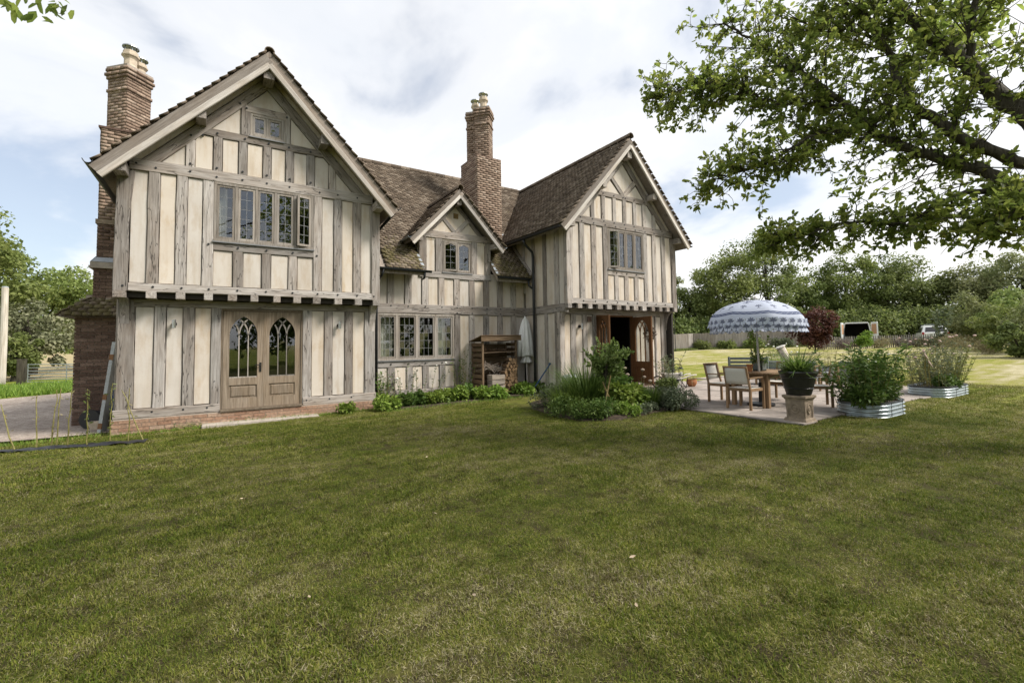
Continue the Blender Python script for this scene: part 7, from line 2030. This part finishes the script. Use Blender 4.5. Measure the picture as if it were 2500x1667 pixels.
stem_plant('white flowering plant in the black square planter', 10.38, 5.74, 0.10, 0.10, 0.95, 12, 0.07, 'lime_leaf', z0=PZ + 0.93, lpn=30, asp=0.5, lean=0.20, heads='white_petal', hfrac=0.95, hsize=0.042, name='flowering_plant')
mound('round dark leaves in the black square planter', 10.40, 5.72, 0.16, 0.16, 0.14, 240, 0.05, 'bed_leaf', z0=PZ + 0.93)

# ---- perennials and shrubs beyond the terrace
GF = 'plants on the far side of the terrace'
blade_clump('tall bright green grass beyond the dining table', 17.6, 8.8, 0.9, 0.85, 700, 0.014, 'lime_leaf', group=GF, lean=0.35)
stem_plant('pale seed stems behind the black pot', 18.3, 7.6, 0.8, 0.5, 1.05, 60, 0.07, 'straw_leaf', group=GF, lpn=12)
stem_plant('white flowers on thin stems behind the table', 18.0, 9.3, 0.7, 0.5, 1.2, 50, 0.07, 'tree_leaf', heads='white_petal', group=GF, lpn=20, hsize=0.035)
stem_plant('wispy green stems behind the garden sofa', 18.8, 6.4, 0.8, 0.5, 1.0, 70, 0.08, 'lime_leaf', group=GF, lpn=18)
stem_plant('wispy stems behind the nearer planter', 18.6, 5.2, 0.7, 0.4, 1.05, 50, 0.08, 'tree_leaf', group=GF, lpn=18)
mound('dark shrub at the left foot of the board fence', 38.0, 26.2, 1.1, 0.7, 1.05, 1200, 0.16, 'tree_leaf_dark', cat='shrub', name='shrub', group=GF)
mound('bright shrub at the foot of the board fence', 39.6, 24.7, 1.0, 0.7, 0.95, 1200, 0.16, 'tree_leaf', cat='shrub', name='shrub', group=GF)
mound('white flowering shrub in front of the board fence', 41.4, 23.2, 1.1, 0.8, 1.2, 1300, 0.16, 'tree_leaf', cat='shrub', name='shrub', group=GF)
mound('tangled shrub at the right end of the board fence', 43.2, 21.6, 1.2, 0.8, 1.2, 1300, 0.16, 'grey_leaf', cat='shrub', name='shrub', group=GF)
for i, (x, y, r, h, m_, lab) in enumerate([(38.2, 16.2, 0.8, 0.95, 'purple_haze', 'hazy mauve grass at the left end of the picket fence'), (39.6, 15.2, 0.9, 0.8, 'purple_haze', 'mauve flowering grass in front of the picket fence'), (40.9, 14.3, 0.8, 1.5, 'lime_leaf', 'lime green bush standing in front of the van'),
        (42.0, 13.6, 0.9, 0.8, 'straw_leaf', 'straw coloured grass right of the lime bush'), (43.2, 12.8, 0.9, 0.9, 'purple_haze', 'mauve grass in front of the middle pickets'), (44.3, 12.0, 0.8, 0.7, 'straw_leaf', 'dry grass in front of the right pickets'),
        (45.3, 11.2, 1.0, 0.8, 'grey_leaf', 'grey green plants at the right end of the picket fence'), (43.8, 10.4, 1.0, 1.0, 'straw_leaf', 'straw coloured tall grass left of the pale shrubs'), (41.0, 9.4, 1.1, 1.1, 'straw_leaf', 'broad straw coloured grass by the lawn edge'), (38.0, 8.0, 1.1, 1.0, 'straw_leaf', 'dry border grass before the pale shrubs'), (34.5, 6.6, 1.0, 0.9, 'straw_leaf', 'dry border grass near the dark leaved bush')]):
    mound(lab, x, y, r, r * 0.7, h, 1300, 0.13 if m_ != 'lime_leaf' else 0.15, m_, cat='plant', name='border_plant', asp=0.22 if m_ != 'lime_leaf' else 0.6, group='plants along the far lawn edge', up=0.2)
stem_plant('slim sapling rising in front of the parked car', 44.2, 11.0, 0.3, 0.3, 3.0, 8, 0.22, 'grey_leaf', lpn=60, asp=0.5, cat='sapling', name='sapling')

# ---- trees
def tree(label, x, y, h, r, mat, seed, n=9000, size=0.30, base=0.12, clumps=38, flat=0.8, cat='tree', name='tree', group=None, trunk=0.22, top=0.5, wide=1.0, bark='bark'):
    g = np.random.default_rng(seed); z = float(gz(x))
    t = thing(name, label, cat, (x, y, z), group)
    h = h * 1.08; zc = z + h * (base + 1) / 2; hz_ = h * (1 - base) / 2
    d = unit(g.normal(size=(clumps, 3))); rr = g.uniform(0.35, 0.86, clumps)
    C = np.stack((x + d[:, 0] * r * rr * wide, y + d[:, 1] * r * rr * wide, zc + d[:, 2] * hz_ * rr), 1)
    rad = g.uniform(0.17, 0.36, clumps) * r
    P, dd, idx = clump_points(g, n, C, rad, 0.35, flat)
    P[:, 2] = np.maximum(P[:, 2], z + 0.1)
    c = quad_cards(g, P, size, 0.62, 0.35, dd)
    c = (c[0], c[1], np.clip(c[2] * 0.7 + np.repeat(g.random(clumps)[idx], 4) * 0.45, 0, 1))
    put_leaves(t, c, mat, (x, y, z), 'crown')
    mb = MB(); mb.tube([(x, y, z - 0.2), (x + 0.1, y, z + h * 0.25), (x, y + 0.1, z + h * 0.55), (x, y, z + h * 0.8)], (trunk, trunk * 0.8, trunk * 0.5, trunk * 0.15), 8)
    for k in range(0, clumps, 3):
        a = z + h * g.uniform(0.2, 0.6); mb.tube([(x, y, a), (x + (C[k][0] - x) * 0.5, y + (C[k][1] - y) * 0.5, (a + C[k][2]) / 2 + 0.2), C[k]], (trunk * 0.35, trunk * 0.22, trunk * 0.08), 5)
    add('trunk', mb, bark, t, fixn=False)
    return t
GT_ = 'trees behind the far lawn'
tree('dark evergreen tree right behind the right wing', 39.5, 33.0, 9.2, 3.6, 'tree_leaf_dark', 1, 9000, 0.28, 0.02, 46, group=GT_)
tree('dark bushy tree behind the left of the board fence', 44.5, 32.0, 6.8, 3.8, 'tree_leaf_dark', 2, 9000, 0.28, 0.0, 46, group=GT_)
tree('broad sunlit tree behind the printed parasol', 47.0, 29.5, 11.0, 4.6, 'tree_leaf', 3, 15000, 0.27, 0.03, 58, group=GT_)
tree('tallest rounded tree behind the printed parasol', 51.5, 27.0, 12.6, 4.9, 'tree_leaf_dark', 4, 15000, 0.27, 0.03, 58, group=GT_)
tree('low bright tree in front of the tallest trees', 49.0, 24.8, 4.6, 2.9, 'tree_leaf', 5, 9000, 0.24, 0.0, 40, group=GT_)
tree('slim light green tree between the two tall trees', 55.0, 24.6, 7.6, 2.6, 'tree_leaf', 6, 8000, 0.27, 0.03, 36, group=GT_)
tree('full green tree above the red leaved tree', 58.3, 22.0, 10.6, 4.1, 'tree_leaf', 7, 13000, 0.27, 0.03, 52, group=GT_)
tree('wide green tree above the van', 61.5, 19.3, 9.3, 4.2, 'tree_leaf_dark', 8, 13000, 0.27, 0.03, 52, group=GT_)
tree('ragged tree right of the van', 64.5, 16.4, 7.4, 3.6, 'tree_leaf_dark', 9, 11000, 0.27, 0.03, 46, group=GT_)
tree('hawthorn like pale tree above the parked car', 64.0, 13.3, 7.2, 3.8, 'tree_leaf_pale', 10, 12000, 0.26, 0.0, 52, group=GT_)
tree('large pale green tree at the right', 66.0, 10.0, 9.0, 4.9, 'tree_leaf_pale', 11, 14000, 0.27, 0.0, 58, group=GT_)
tree('light green tree at the right edge', 67.0, 5.6, 9.0, 4.9, 'tree_leaf', 12, 14000, 0.27, 0.0, 58, group=GT_)
tree('green tree beyond the right edge of the lawn', 60.0, 1.5, 8.0, 4.6, 'tree_leaf', 13, 10000, 0.28, 0.0, 48, group=GT_)
GU = 'hedge shrubs below the far trees'
for i, (x, y, h, r, m_, lab) in enumerate([(42.5, 30.5, 4.0, 3.0, 'tree_leaf_dark', 'dark hedge shrub behind the left half of the board fence'), (47.5, 26.5, 4.0, 3.2, 'tree_leaf_dark', 'dark hedge shrub behind the right half of the board fence'), (52.0, 23.2, 4.2, 3.2, 'tree_leaf_dark', 'hedge shrub behind the red leaved tree'),
        (56.5, 19.6, 4.4, 3.4, 'tree_leaf_dark', 'hedge shrub right behind the van'), (60.5, 15.8, 4.4, 3.4, 'tree_leaf_dark', 'hedge shrub between van and parked car'), (61.5, 12.0, 4.2, 3.4, 'tree_leaf_dark', 'hedge shrub behind the parked car'), (58.0, 8.0, 4.8, 3.4, 'tree_leaf_pale', 'pale hedge shrub right of the parked car'), (52.0, 5.0, 5.0, 3.4, 'tree_leaf', 'light hedge shrub at the right edge')]):
    mound(lab, x, y, r * 1.35, r, h * 0.95, 7500, 0.27, m_, cat='shrub', name='hedge_shrub', group=GU, lump=30, asp=0.6)
GS = 'shrubs at the right edge of the lawn'
tree('pale green shrub behind the straw coloured grass', 46.5, 9.4, 3.7, 2.2, 'tree_leaf_pale', 14, 6000, 0.17, 0.0, 34, cat='shrub', name='shrub', group=GS, trunk=0.06)
tree('tall light green shrub at the right of the lawn', 41.0, 6.6, 4.1, 2.2, 'tree_leaf', 15, 6500, 0.17, 0.0, 34, cat='shrub', name='shrub', group=GS, trunk=0.06)
tree('pale flowering shrub near the right edge', 35.5, 4.4, 3.0, 1.9, 'tree_leaf_pale', 16, 5500, 0.15, 0.0, 32, cat='shrub', name='shrub', group=GS, trunk=0.06)
tree('dark large leaved bush at the lawn edge on the right', 31.6, 5.1, 1.45, 1.35, 'tree_leaf_dark', 17, 3600, 0.17, 0.0, 26, cat='shrub', name='shrub', group=GS, trunk=0.05)
tree('yellow green shrub behind the dark leaved bush', 37.5, 6.4, 2.5, 1.6, 'tree_leaf', 18, 4200, 0.16, 0.0, 30, cat='shrub', name='shrub', group=GS, trunk=0.05)
tree('red purple leaved small tree beyond the terrace', 33.0, 14.4, 3.1, 1.9, 'maple_red', 19, 6500, 0.16, 0.10, 44, trunk=0.06)
# hedge of trees at the left
GL = 'trees beyond the lane on the left'
tree('tall grey green tree at the left edge', -13.6, 42.0, 11.4, 4.6, 'tree_leaf', 21, 15000, 0.27, 0.05, 58, group=GL)
tree('rounded green tree behind the wooden pole', -11.4, 47.0, 8.8, 4.2, 'tree_leaf', 22, 12000, 0.27, 0.02, 50, group=GL)
tree('silvery drooping shrub beside the gate', -10.2, 40.5, 4.9, 2.6, 'tree_leaf_silver', 23, 8000, 0.22, 0.0, 40, group=GL)
tree('dark green bush behind the gate post', -9.9, 37.6, 3.0, 1.5, 'tree_leaf_dark', 24, 5000, 0.17, 0.0, 30, group=GL)
tree('mid green tree behind the hay field', -9.8, 55.0, 8.0, 4.0, 'tree_leaf', 25, 9000, 0.28, 0.0, 44, group=GL)
tree('far pale green tree beside the brick chimney', -9.0, 66.0, 9.6, 5.0, 'tree_leaf', 26, 9000, 0.30, 0.0, 44, group=GL)
tree('farther hedgerow tree seen past the chimney', -3.0, 68.0, 9.2, 5.0, 'tree_leaf_pale', 27, 9000, 0.30, 0.0, 44, group=GL)
tree('leafy tree at the far left corner', -20.0, 45.0, 9.5, 4.5, 'tree_leaf', 28, 9000, 0.28, 0.0, 44, group=GL)
# trees behind the viewpoint, mirrored in the window panes
GR = 'trees behind the viewpoint'
for i, (x, y, h, r) in enumerate([(-14, -16, 10, 5), (-5, -19, 11, 5.5), (4.5, -18, 9.5, 5), (14, -20, 11, 5.5), (24, -17, 10, 5.5), (34, -14, 9, 5)]):
    tree(['broad tree mirrored at the left of the panes', 'tall tree mirrored in the garden doors', 'rounded tree mirrored in the door panes', 'dark tree mirrored in the wide window', 'tree mirrored in the right wing window', 'last tree of the row behind the lawn'][i], x, y, h, r, 'tree_leaf_dark', 300 + i, 7000, 0.42, 0.0, 46, group=GR)
# long grass verge by the gate
def long_grass(name, label, n, fx, fy, h, w_, mat, seed):
    g = np.random.default_rng(seed)
    x = fx(g, n); y = fy(g, n, x); z = gz(x)
    a = g.uniform(0, 6.28, n); H = h * g.uniform(0.5, 1.2, n)
    b = np.stack((x, y, z), 1); s = np.stack((np.cos(a), np.sin(a), np.zeros(n)), 1) * w_; ln = np.stack((g.normal(size=n) * 0.35 * H, g.normal(size=n) * 0.35 * H, H), 1)
    V = np.stack((b - s, b + s, b + ln), 1)
    F = (np.arange(n) * 3)[:, None] + np.array((0, 1, 2))
    o = stuff(link(name, fast_mesh(name, V.reshape(-1, 3), F, mat, np.repeat(g.random(n), 3))))
    o['label'] = label; o['category'] = 'grass'
long_grass('verge_grass', 'strip of long green grass along the gravel lane', 9000, lambda g, n: g.uniform(-12, -1.8, n), lambda g, n, x: 23.3 + (x + 6.5) * 0.55 + g.uniform(0.0, 6.0, n) + 0.6, 0.34, 0.03, 'lime_leaf', 41)
long_grass('fence_grass', 'unmown grass along the foot of the board fence', 6000, lambda g, n: g.uniform(29, 45, n), lambda g, n, x: np.where(x < 37.5, 27.8 - (x - 29) * 0.118, 26.8 - (x - 37.5) * 0.773) - g.uniform(0.05, 0.9, n), 0.22, 0.03, 'tree_leaf', 42)
long_grass('edge_grass', 'tufts of longer grass along the brick plinth and the border edge', 2600, lambda g, n: g.uniform(-3.4, 8.4, n), lambda g, n, x: np.where(x < -1.7, 11.6, np.where(x < 3.3, 11.30, 10.72)) - np.abs(g.normal(size=n)) * 0.10, 0.085, 0.006, 'lime_leaf', 43)

# ---- the oak overhead
OAKT = thing('oak_tree', 'large spreading oak whose branches reach in from the right', 'tree', (10.0, 0.2, 0.15))
LIMBS = {
'L1': [[9.46, 0.92, 3.73, 0.17], [9.15, 1.27, 4.64, 0.159], [9.11, 1.49, 4.92, 0.148], [9.05, 1.71, 5.42, 0.136], [8.98, 1.94, 5.87, 0.125], [8.89, 2.18, 6.27, 0.114], [8.81, 2.41, 6.76, 0.103], [8.84, 2.56, 7.31, 0.091], [8.91, 2.69, 7.94, 0.08]],
'L2': [[9.46, 0.92, 3.71, 0.12], [9.07, 1.37, 4.03, 0.111], [8.72, 1.79, 4.39, 0.102], [8.58, 2.07, 4.79, 0.093], [8.54, 2.29, 5.08, 0.084], [8.59, 2.44, 5.53, 0.075], [8.72, 2.54, 6.05, 0.066], [8.76, 2.71, 6.43, 0.057], [8.88, 2.82, 6.83, 0.048], [8.71, 3.12, 7.3, 0.039], [8.62, 3.35, 7.87, 0.03]],
'L2b': [[8.81, 2.73, 6.43, 0.035], [8.71, 2.96, 6.63, 0.029], [8.65, 3.16, 6.78, 0.024], [8.58, 3.38, 6.86, 0.018], [8.38, 3.67, 7.17, 0.012]],
'L3': [[9.46, 0.92, 3.68, 0.13], [9.15, 1.32, 3.64, 0.12], [8.9, 1.66, 3.93, 0.11], [8.72, 1.96, 4.14, 0.1], [8.43, 2.33, 4.39, 0.09], [8.27, 2.61, 4.66, 0.08], [8.32, 2.76, 4.92, 0.07], [8.15, 3.03, 5.37, 0.06], [7.99, 3.3, 5.76, 0.05], [7.82, 3.59, 6.16, 0.04], [7.51, 3.95, 6.63, 0.03], [7.19, 4.33, 7.06, 0.02]],
'L3b': [[8.32, 2.78, 4.87, 0.045], [7.78, 3.13, 4.81, 0.038], [7.45, 3.35, 4.63, 0.031], [7.13, 3.57, 4.38, 0.024], [6.7, 3.86, 4.23, 0.017], [6.38, 4.08, 4.08, 0.01]],
'L3c': [[8.21, 3.06, 5.29, 0.05], [7.85, 3.38, 5.39, 0.042], [7.39, 3.77, 5.5, 0.034], [7.01, 4.09, 5.77, 0.026], [6.55, 4.48, 5.82, 0.018], [6.2, 4.81, 5.76, 0.01]],
'L4': [[9.46, 0.92, 3.66, 0.07], [9.05, 1.31, 3.57, 0.064], [8.63, 1.71, 3.59, 0.057], [8.38, 1.99, 3.49, 0.051], [8.22, 2.22, 3.31, 0.044], [8.05, 2.46, 3.25, 0.038], [7.66, 2.82, 3.31, 0.031], [7.46, 3.07, 3.24, 0.025], [7.16, 3.39, 3.2, 0.018], [7.05, 3.58, 3.15, 0.012]],
'L5': [[9.02, 1.7, 5.41, 0.075], [9.15, 1.73, 6.05, 0.067], [9.39, 1.7, 6.63, 0.058], [9.61, 1.68, 7.24, 0.05]],
'L6': [[9.0, 1.29, 3.60, 0.04], [8.6, 1.42, 3.24, 0.028], [8.25, 1.45, 3.02, 0.012]],
'L7': [[9.3, 1.2, 4.3, 0.10], [9.3, 1.0, 5.3, 0.08], [9.0, 0.6, 6.6, 0.05]],
# the rest of the crown, over and behind the camera and to the right
'M1': [[9.6, 0.7, 3.6, 0.2], [8.8, 0.1, 5.2, 0.15], [7.0, 0.2, 6.8, 0.11], [4.6, 1.0, 7.2, 0.08], [2.2, 2.0, 6.7, 0.055], [0.2, 3.4, 5.8, 0.03], [-0.9, 4.3, 4.75, 0.012]],
'M2': [[9.7, 0.5, 3.5, 0.2], [8.6, -1.4, 5.0, 0.15], [6.8, -3.4, 6.4, 0.1], [4.4, -5.2, 7.3, 0.05], [2.6, -6.4, 7.6, 0.02]],
'M3': [[9.8, 0.4, 3.5, 0.2], [10.2, -2.2, 5.2, 0.14], [10.2, -5.0, 6.8, 0.08], [9.8, -7.5, 7.6, 0.03]],
'M4': [[9.8, 0.5, 3.6, 0.18], [12.0, -0.6, 5.2, 0.12], [14.2, -1.2, 6.6, 0.07], [16.2, -1.6, 7.2, 0.03]],
'M5': [[9.5, 0.8, 4.0, 0.16], [9.6, 0.4, 6.6, 0.13], [9.2, 0.2, 8.6, 0.08], [9.0, 0.6, 10.4, 0.03]],
'M6': [[8.0, 0.15, 6.0, 0.09], [6.0, -1.2, 7.6, 0.06], [4.0, -1.8, 8.4, 0.03], [2.2, -1.6, 8.6, 0.015]],
'M7': [[9.7, 0.9, 4.2, 0.14], [11.2, 2.0, 6.2, 0.1], [12.6, 2.6, 7.8, 0.06], [13.6, 3.0, 8.8, 0.03]],
'M9': [[9.3, 0.3, 6.0, 0.12], [7.4, -0.8, 9.0, 0.09], [5.0, -1.6, 11.2, 0.05], [2.6, -2.0, 12.4, 0.02]],
'M10': [[8.2, -0.4, 7.6, 0.08], [6.4, -2.6, 10.2, 0.06], [4.4, -3.8, 11.6, 0.03], [2.2, -4.4, 12.2, 0.015]],
'M11': [[6.6, 0.3, 7.0, 0.06], [4.4, -0.6, 9.2, 0.045], [2.2, -1.0, 10.4, 0.03], [0.4, -1.4, 11.0, 0.012]],
'M12': [[9.2, -0.2, 6.6, 0.1], [8.6, -2.6, 9.4, 0.07], [7.6, -4.6, 11.4, 0.03]],
'M8': [[9.0, 0.3, 5.0, 0.1], [7.6, 1.2, 7.6, 0.07], [6.4, 2.0, 9.0, 0.04], [5.2, 2.6, 9.6, 0.02]],
}
g = np.random.default_rng(90)
mb = MB(); mb.tube([(10.05, 0.1, -0.3), (10.0, 0.2, 0.3), (9.9, 0.35, 1.5), (9.75, 0.55, 2.8), (9.55, 0.82, 3.8)], (0.52, 0.40, 0.33, 0.29, 0.24), 14)
add('trunk', mb, 'bark', OAKT, fixn=False, smooth=True)
def spl(pts, m=6):
    p = np.array(pts); t = np.linspace(0, len(p) - 1, (len(p) - 1) * m + 1)
    i = np.clip(t.astype(int), 0, len(p) - 2); f = (t - i)[:, None]
    pm = p[np.maximum(i - 1, 0)]; p0 = p[i]; p1 = p[i + 1]; pp = p[np.minimum(i + 2, len(p) - 1)]
    return 0.5 * (2 * p0 + (p1 - pm) * f + (2 * pm - 5 * p0 + 4 * p1 - pp) * f ** 2 + (3 * p0 - pm - 3 * p1 + pp) * f ** 3)
tw = MB(); LP, LO = [], []; FP_, FO = [], []
# per limb: twig count, spread, share of the limb (from the root) left bare
cfg = {'L1': (85, 1.2, 0.12), 'L2': (105, 1.1, 0.12), 'L2b': (46, 0.9, 0.0), 'L3': (165, 1.05, 0.10), 'L3b': (78, 0.62, 0.05), 'L3c': (105, 0.72, 0.0), 'L4': (85, 0.50, 0.25), 'L5': (44, 1.0, 0.0), 'L6': (55, 0.6, 0.0), 'L7': (40, 0.9, 0.2)}
for k, pts in LIMBS.items():
    S = spl(pts); mb = MB(); S[1:, :3] += g.normal(size=(len(S) - 1, 3)) * 0.010
    mb.tube(S[:, :3], np.maximum(S[:, 3] * (0.70 + 0.06 * np.sin(np.arange(len(S)) * 2.1)), 0.005), 9 if S[0, 3] > 0.05 else 6); add('limb', mb, 'bark', OAKT, fixn=False, smooth=True)
    far = k[0] == 'M'
    nt_, spread, bare = (cfg[k] if not far else (26, 1.0, 0.45))
    for j in range(nt_):
        s = bare + ((0.74 if k == 'M1' else 1.0) - bare) * g.random() ** 0.8
        ii_ = s * (len(S) - 1); i0 = min(int(ii_), len(S) - 2); b = S[i0, :3] + (S[i0 + 1, :3] - S[i0, :3]) * (ii_ - i0)
        tang = unit(S[min(i0 + 2, len(S) - 1), :3] - S[max(i0 - 1, 0), :3])
        dr = unit(g.normal(size=3) + tang * 0.9 + np.array((0, 0, 0.15)))
        L = spread * g.uniform(0.35, 1.1) * (1.0 if s < 0.9 else 0.7)
        tip = b + dr * L + np.array((0, 0, -0.05)); mid = (b + tip) / 2 + g.normal(size=3) * 0.05
        tw.tube([b, mid, tip], (0.010, 0.007, 0.003), 4)
        if far:
            n = 22; ss = g.uniform(0.25, 1.0, (n, 1)) ** 0.7
            FP_.append(b + (mid - b) * np.minimum(ss * 2, 1) + (tip - mid) * np.maximum(ss * 2 - 1, 0) + g.normal(size=(n, 3)) * 0.22); FO.append(np.tile(dr, (n, 1)))
            continue
        for m in range(g.integers(4, 8)):                   # fine shoots, each ending in a rosette of leaves
            u = g.uniform(0.25, 1.0); st = (b + (mid - b) * u * 2) if u < 0.5 else (mid + (tip - mid) * (u * 2 - 1))
            sd_ = unit(dr * 0.7 + g.normal(size=3) * 0.75); e = st + sd_ * g.uniform(0.08, 0.26)
            tw.tube([st, (st + e) / 2 + g.normal(size=3) * 0.012, e], (0.0045, 0.0035, 0.002), 3)
            n = g.integers(4, 9)
            LP.append(e - sd_ * g.uniform(0, 0.10, (n, 1)) + g.normal(size=(n, 3)) * 0.012); LO.append(np.tile(sd_, (n, 1)))
add('twigs', tw, 'bark', OAKT, fixn=False)['kind'] = 'stuff'
LP, LO, FP_, FO = (np.concatenate(q) for q in (LP, LO, FP_, FO))
put_leaves(OAKT, leaf_cards(g, LP, 0.09, 0.5, 0.42, 0.15, LO, 0.9), 'oak_leaf', (10.0, 0.2, 0.15), 'crown')
put_leaves(OAKT, leaf_cards(g, FP_[(FP_[:, 0] < 20)], 0.17, 0.6, 0.42, 0.25, FO[(FP_[:, 0] < 20)], 0.5), 'oak_leaf', (10.0, 0.2, 0.15), 'crown')
# tip of the overhead limb that hangs into the top left corner
q = np.array([(-1.16, 4.46, 4.13), (-1.25, 4.5, 4.08), (-1.05, 4.38, 4.06), (-0.98, 4.33, 4.02), (-1.12, 4.44, 4.02), (-1.3, 4.5, 4.06), (-1.02, 4.36, 4.10), (-1.2, 4.48, 4.16), (-0.95, 4.3, 4.08)])
q = np.repeat(q, 4, 0) + g.normal(size=(36, 3)) * 0.02
put_leaves(OAKT, leaf_cards(g, q, 0.11, 0.42, 0.4, 0.5), 'oak_leaf', (10.0, 0.2, 0.15), 'crown')

# ================================================================== mown lawn: blade patches instanced over the ground
def grass_patch(seed, n=230, r=0.13):
    g = np.random.default_rng(seed)
    a = g.uniform(0, 6.28, n); b = r * np.sqrt(g.random(n)) * 1.15
    base = np.stack((b * np.cos(a), b * np.sin(a), np.full(n, -0.004)), 1)
    flat = g.random(n) < 0.42
    H = np.where(flat, g.uniform(0.004, 0.014, n), g.uniform(0.010, 0.030, n)); ln = np.where(flat, g.uniform(0.02, 0.05, n), g.uniform(0.004, 0.026, n))
    th = g.uniform(0, 6.28, n); d = np.stack((np.cos(th), np.sin(th), np.zeros(n)), 1); s = np.stack((-np.sin(th), np.cos(th), np.zeros(n)), 1) * g.uniform(0.0016, 0.0030, n)[:, None]
    z = np.array((0, 0, 1.0))
    mid = base + d * (ln * 0.4)[:, None] + z * (H * 0.65)[:, None]; tip = base + d * ln[:, None] + z * H[:, None]
    V = np.stack((base - s, base + s, mid + s * 0.8, mid - s * 0.8, tip), 1)
    k = (np.arange(n) * 5)[:, None]
    F = np.concatenate((k + np.array((0, 1, 2)), k + np.array((0, 2, 3)), k + np.array((3, 2, 4))), 0)
    rn = np.where(flat, g.uniform(0.45, 1.3, n), g.uniform(-0.1, 0.85, n))
    return fast_mesh('grass_tuft', V.reshape(-1, 3), F, 'grass_blade', np.repeat(rn, 5))
gc = bpy.data.collections.new('grass_patches')
for k in range(6):
    gc.objects.link(bpy.data.objects.new('grass_tuft', grass_patch(200 + k)))
g = np.random.default_rng(55)
pts, scl = [], []
def ring_pts(r0, r1, step, sc):
    xs_ = np.arange(-3.5, 19, step); ys_ = np.arange(-1.5, 14, step)
    X, Y = np.meshgrid(xs_, ys_); X = X.ravel() + g.uniform(-0.5, 0.5, X.size) * step; Y = Y.ravel() + g.uniform(-0.5, 0.5, Y.size) * step
    d = np.hypot(X, Y); az = np.arctan2(X, Y)
    m = (d >= r0) & (d < r1) & (az > R(-20)) & (az < R(88))
    m &= ~((X > -1.9) & (X < 3.4) & (Y > 11.36)) & ~((X > 3.2) & (X < 8.3) & (Y > 10.78)) & ~((X > 8.5) & (X < 17.4) & (Y > 4.0) & (Y < 14)) & ~((X < -1.7) & (Y > 11.85)) & ~((X > 8.1) & (Y > 9.8))
    m &= ~((X > 6.02) & (X < 8.5) & (Y > 6.62) & (Y < 10.2)) & ~((X > 10.25) & (X < 11.6) & (Y > 3.45) & (Y < 4.2)) & ~((X > 14.9) & (X < 16.7) & (Y > 3.65) & (Y < 4.4))
    pts.append(np.stack((X[m], Y[m]), 1)); scl.append(np.full(m.sum(), sc))
ring_pts(1.2, 4.6, 0.11, 0.95); ring_pts(4.6, 7.5, 0.135, 1.05); ring_pts(7.5, 11.5, 0.18, 1.25); ring_pts(11.5, 20, 0.27, 1.6)
pts = np.concatenate(pts); scl = np.concatenate(scl)
# uneven growth: lusher and thinner patches, a few bare spots
ph = g.uniform(0, 6.28, (14, 1)); kv = g.normal(size=(14, 2)) * np.linspace(1.0, 7.0, 14)[:, None]
wav = np.sin(kv @ pts.T + ph).mean(0) * 2.6
scl = scl * np.clip(1.0 + 0.3 * wav, 0.7, 1.6)
kp = g.random(len(pts)) > 0.03
pts, scl = pts[kp], scl[kp]; N = len(pts)
zz = gz(pts[:, 0]) + 0.012 * np.sin(pts[:, 0] * 1.7 + pts[:, 1] * 0.6) * np.cos(pts[:, 1] * 1.3)
gm = bpy.data.meshes.new('grass'); gm.vertices.add(N)
gm.vertices.foreach_set('co', np.column_stack((pts, zz)).astype(np.float32).ravel())
for nm, ty, val in (('rot', 'FLOAT', g.uniform(0, 6.28, N)), ('scl', 'FLOAT', scl * g.uniform(0.85, 1.2, N)), ('pick', 'INT', g.integers(0, 6, N))):
    a = gm.attributes.new(nm, ty, 'POINT'); a.data.foreach_set('value', val.astype(np.float32 if ty == 'FLOAT' else np.int32))
go = link('grass', gm); stuff(go); go['label'] = 'short mown grass blades of the lawn'; go['category'] = 'grass'
ng = bpy.data.node_groups.new('grass_scatter', 'GeometryNodeTree')
ng.interface.new_socket('Geometry', in_out='INPUT', socket_type='NodeSocketGeometry'); ng.interface.new_socket('Geometry', in_out='OUTPUT', socket_type='NodeSocketGeometry')
ni, no = ng.nodes.new('NodeGroupInput'), ng.nodes.new('NodeGroupOutput')
m2p = ng.nodes.new('GeometryNodeMeshToPoints'); iop = ng.nodes.new('GeometryNodeInstanceOnPoints'); ci = ng.nodes.new('GeometryNodeCollectionInfo')
ci.inputs['Collection'].default_value = gc; ci.inputs['Separate Children'].default_value = True; ci.inputs['Reset Children'].default_value = True
def nattr(nm, ty):
    n = ng.nodes.new('GeometryNodeInputNamedAttribute'); n.data_type = ty; n.inputs['Name'].default_value = nm
    return [s for s in n.outputs if s.enabled and s.name == 'Attribute'][0]
cx = ng.nodes.new('ShaderNodeCombineXYZ'); ng.links.new(nattr('rot', 'FLOAT'), cx.inputs['Z'])
e2r = ng.nodes.new('FunctionNodeEulerToRotation'); ng.links.new(cx.outputs[0], e2r.inputs[0])
ng.links.new(ni.outputs[0], m2p.inputs['Mesh']); ng.links.new(m2p.outputs[0], iop.inputs['Points']); ng.links.new(ci.outputs[0], iop.inputs['Instance'])
iop.inputs['Pick Instance'].default_value = True; ng.links.new(nattr('pick', 'INT'), iop.inputs['Instance Index'])
ng.links.new(e2r.outputs[0], iop.inputs['Rotation']); ng.links.new(nattr('scl', 'FLOAT'), iop.inputs['Scale']); ng.links.new(iop.outputs[0], no.inputs[0])
go.modifiers.new('scatter', 'NODES').node_group = ng
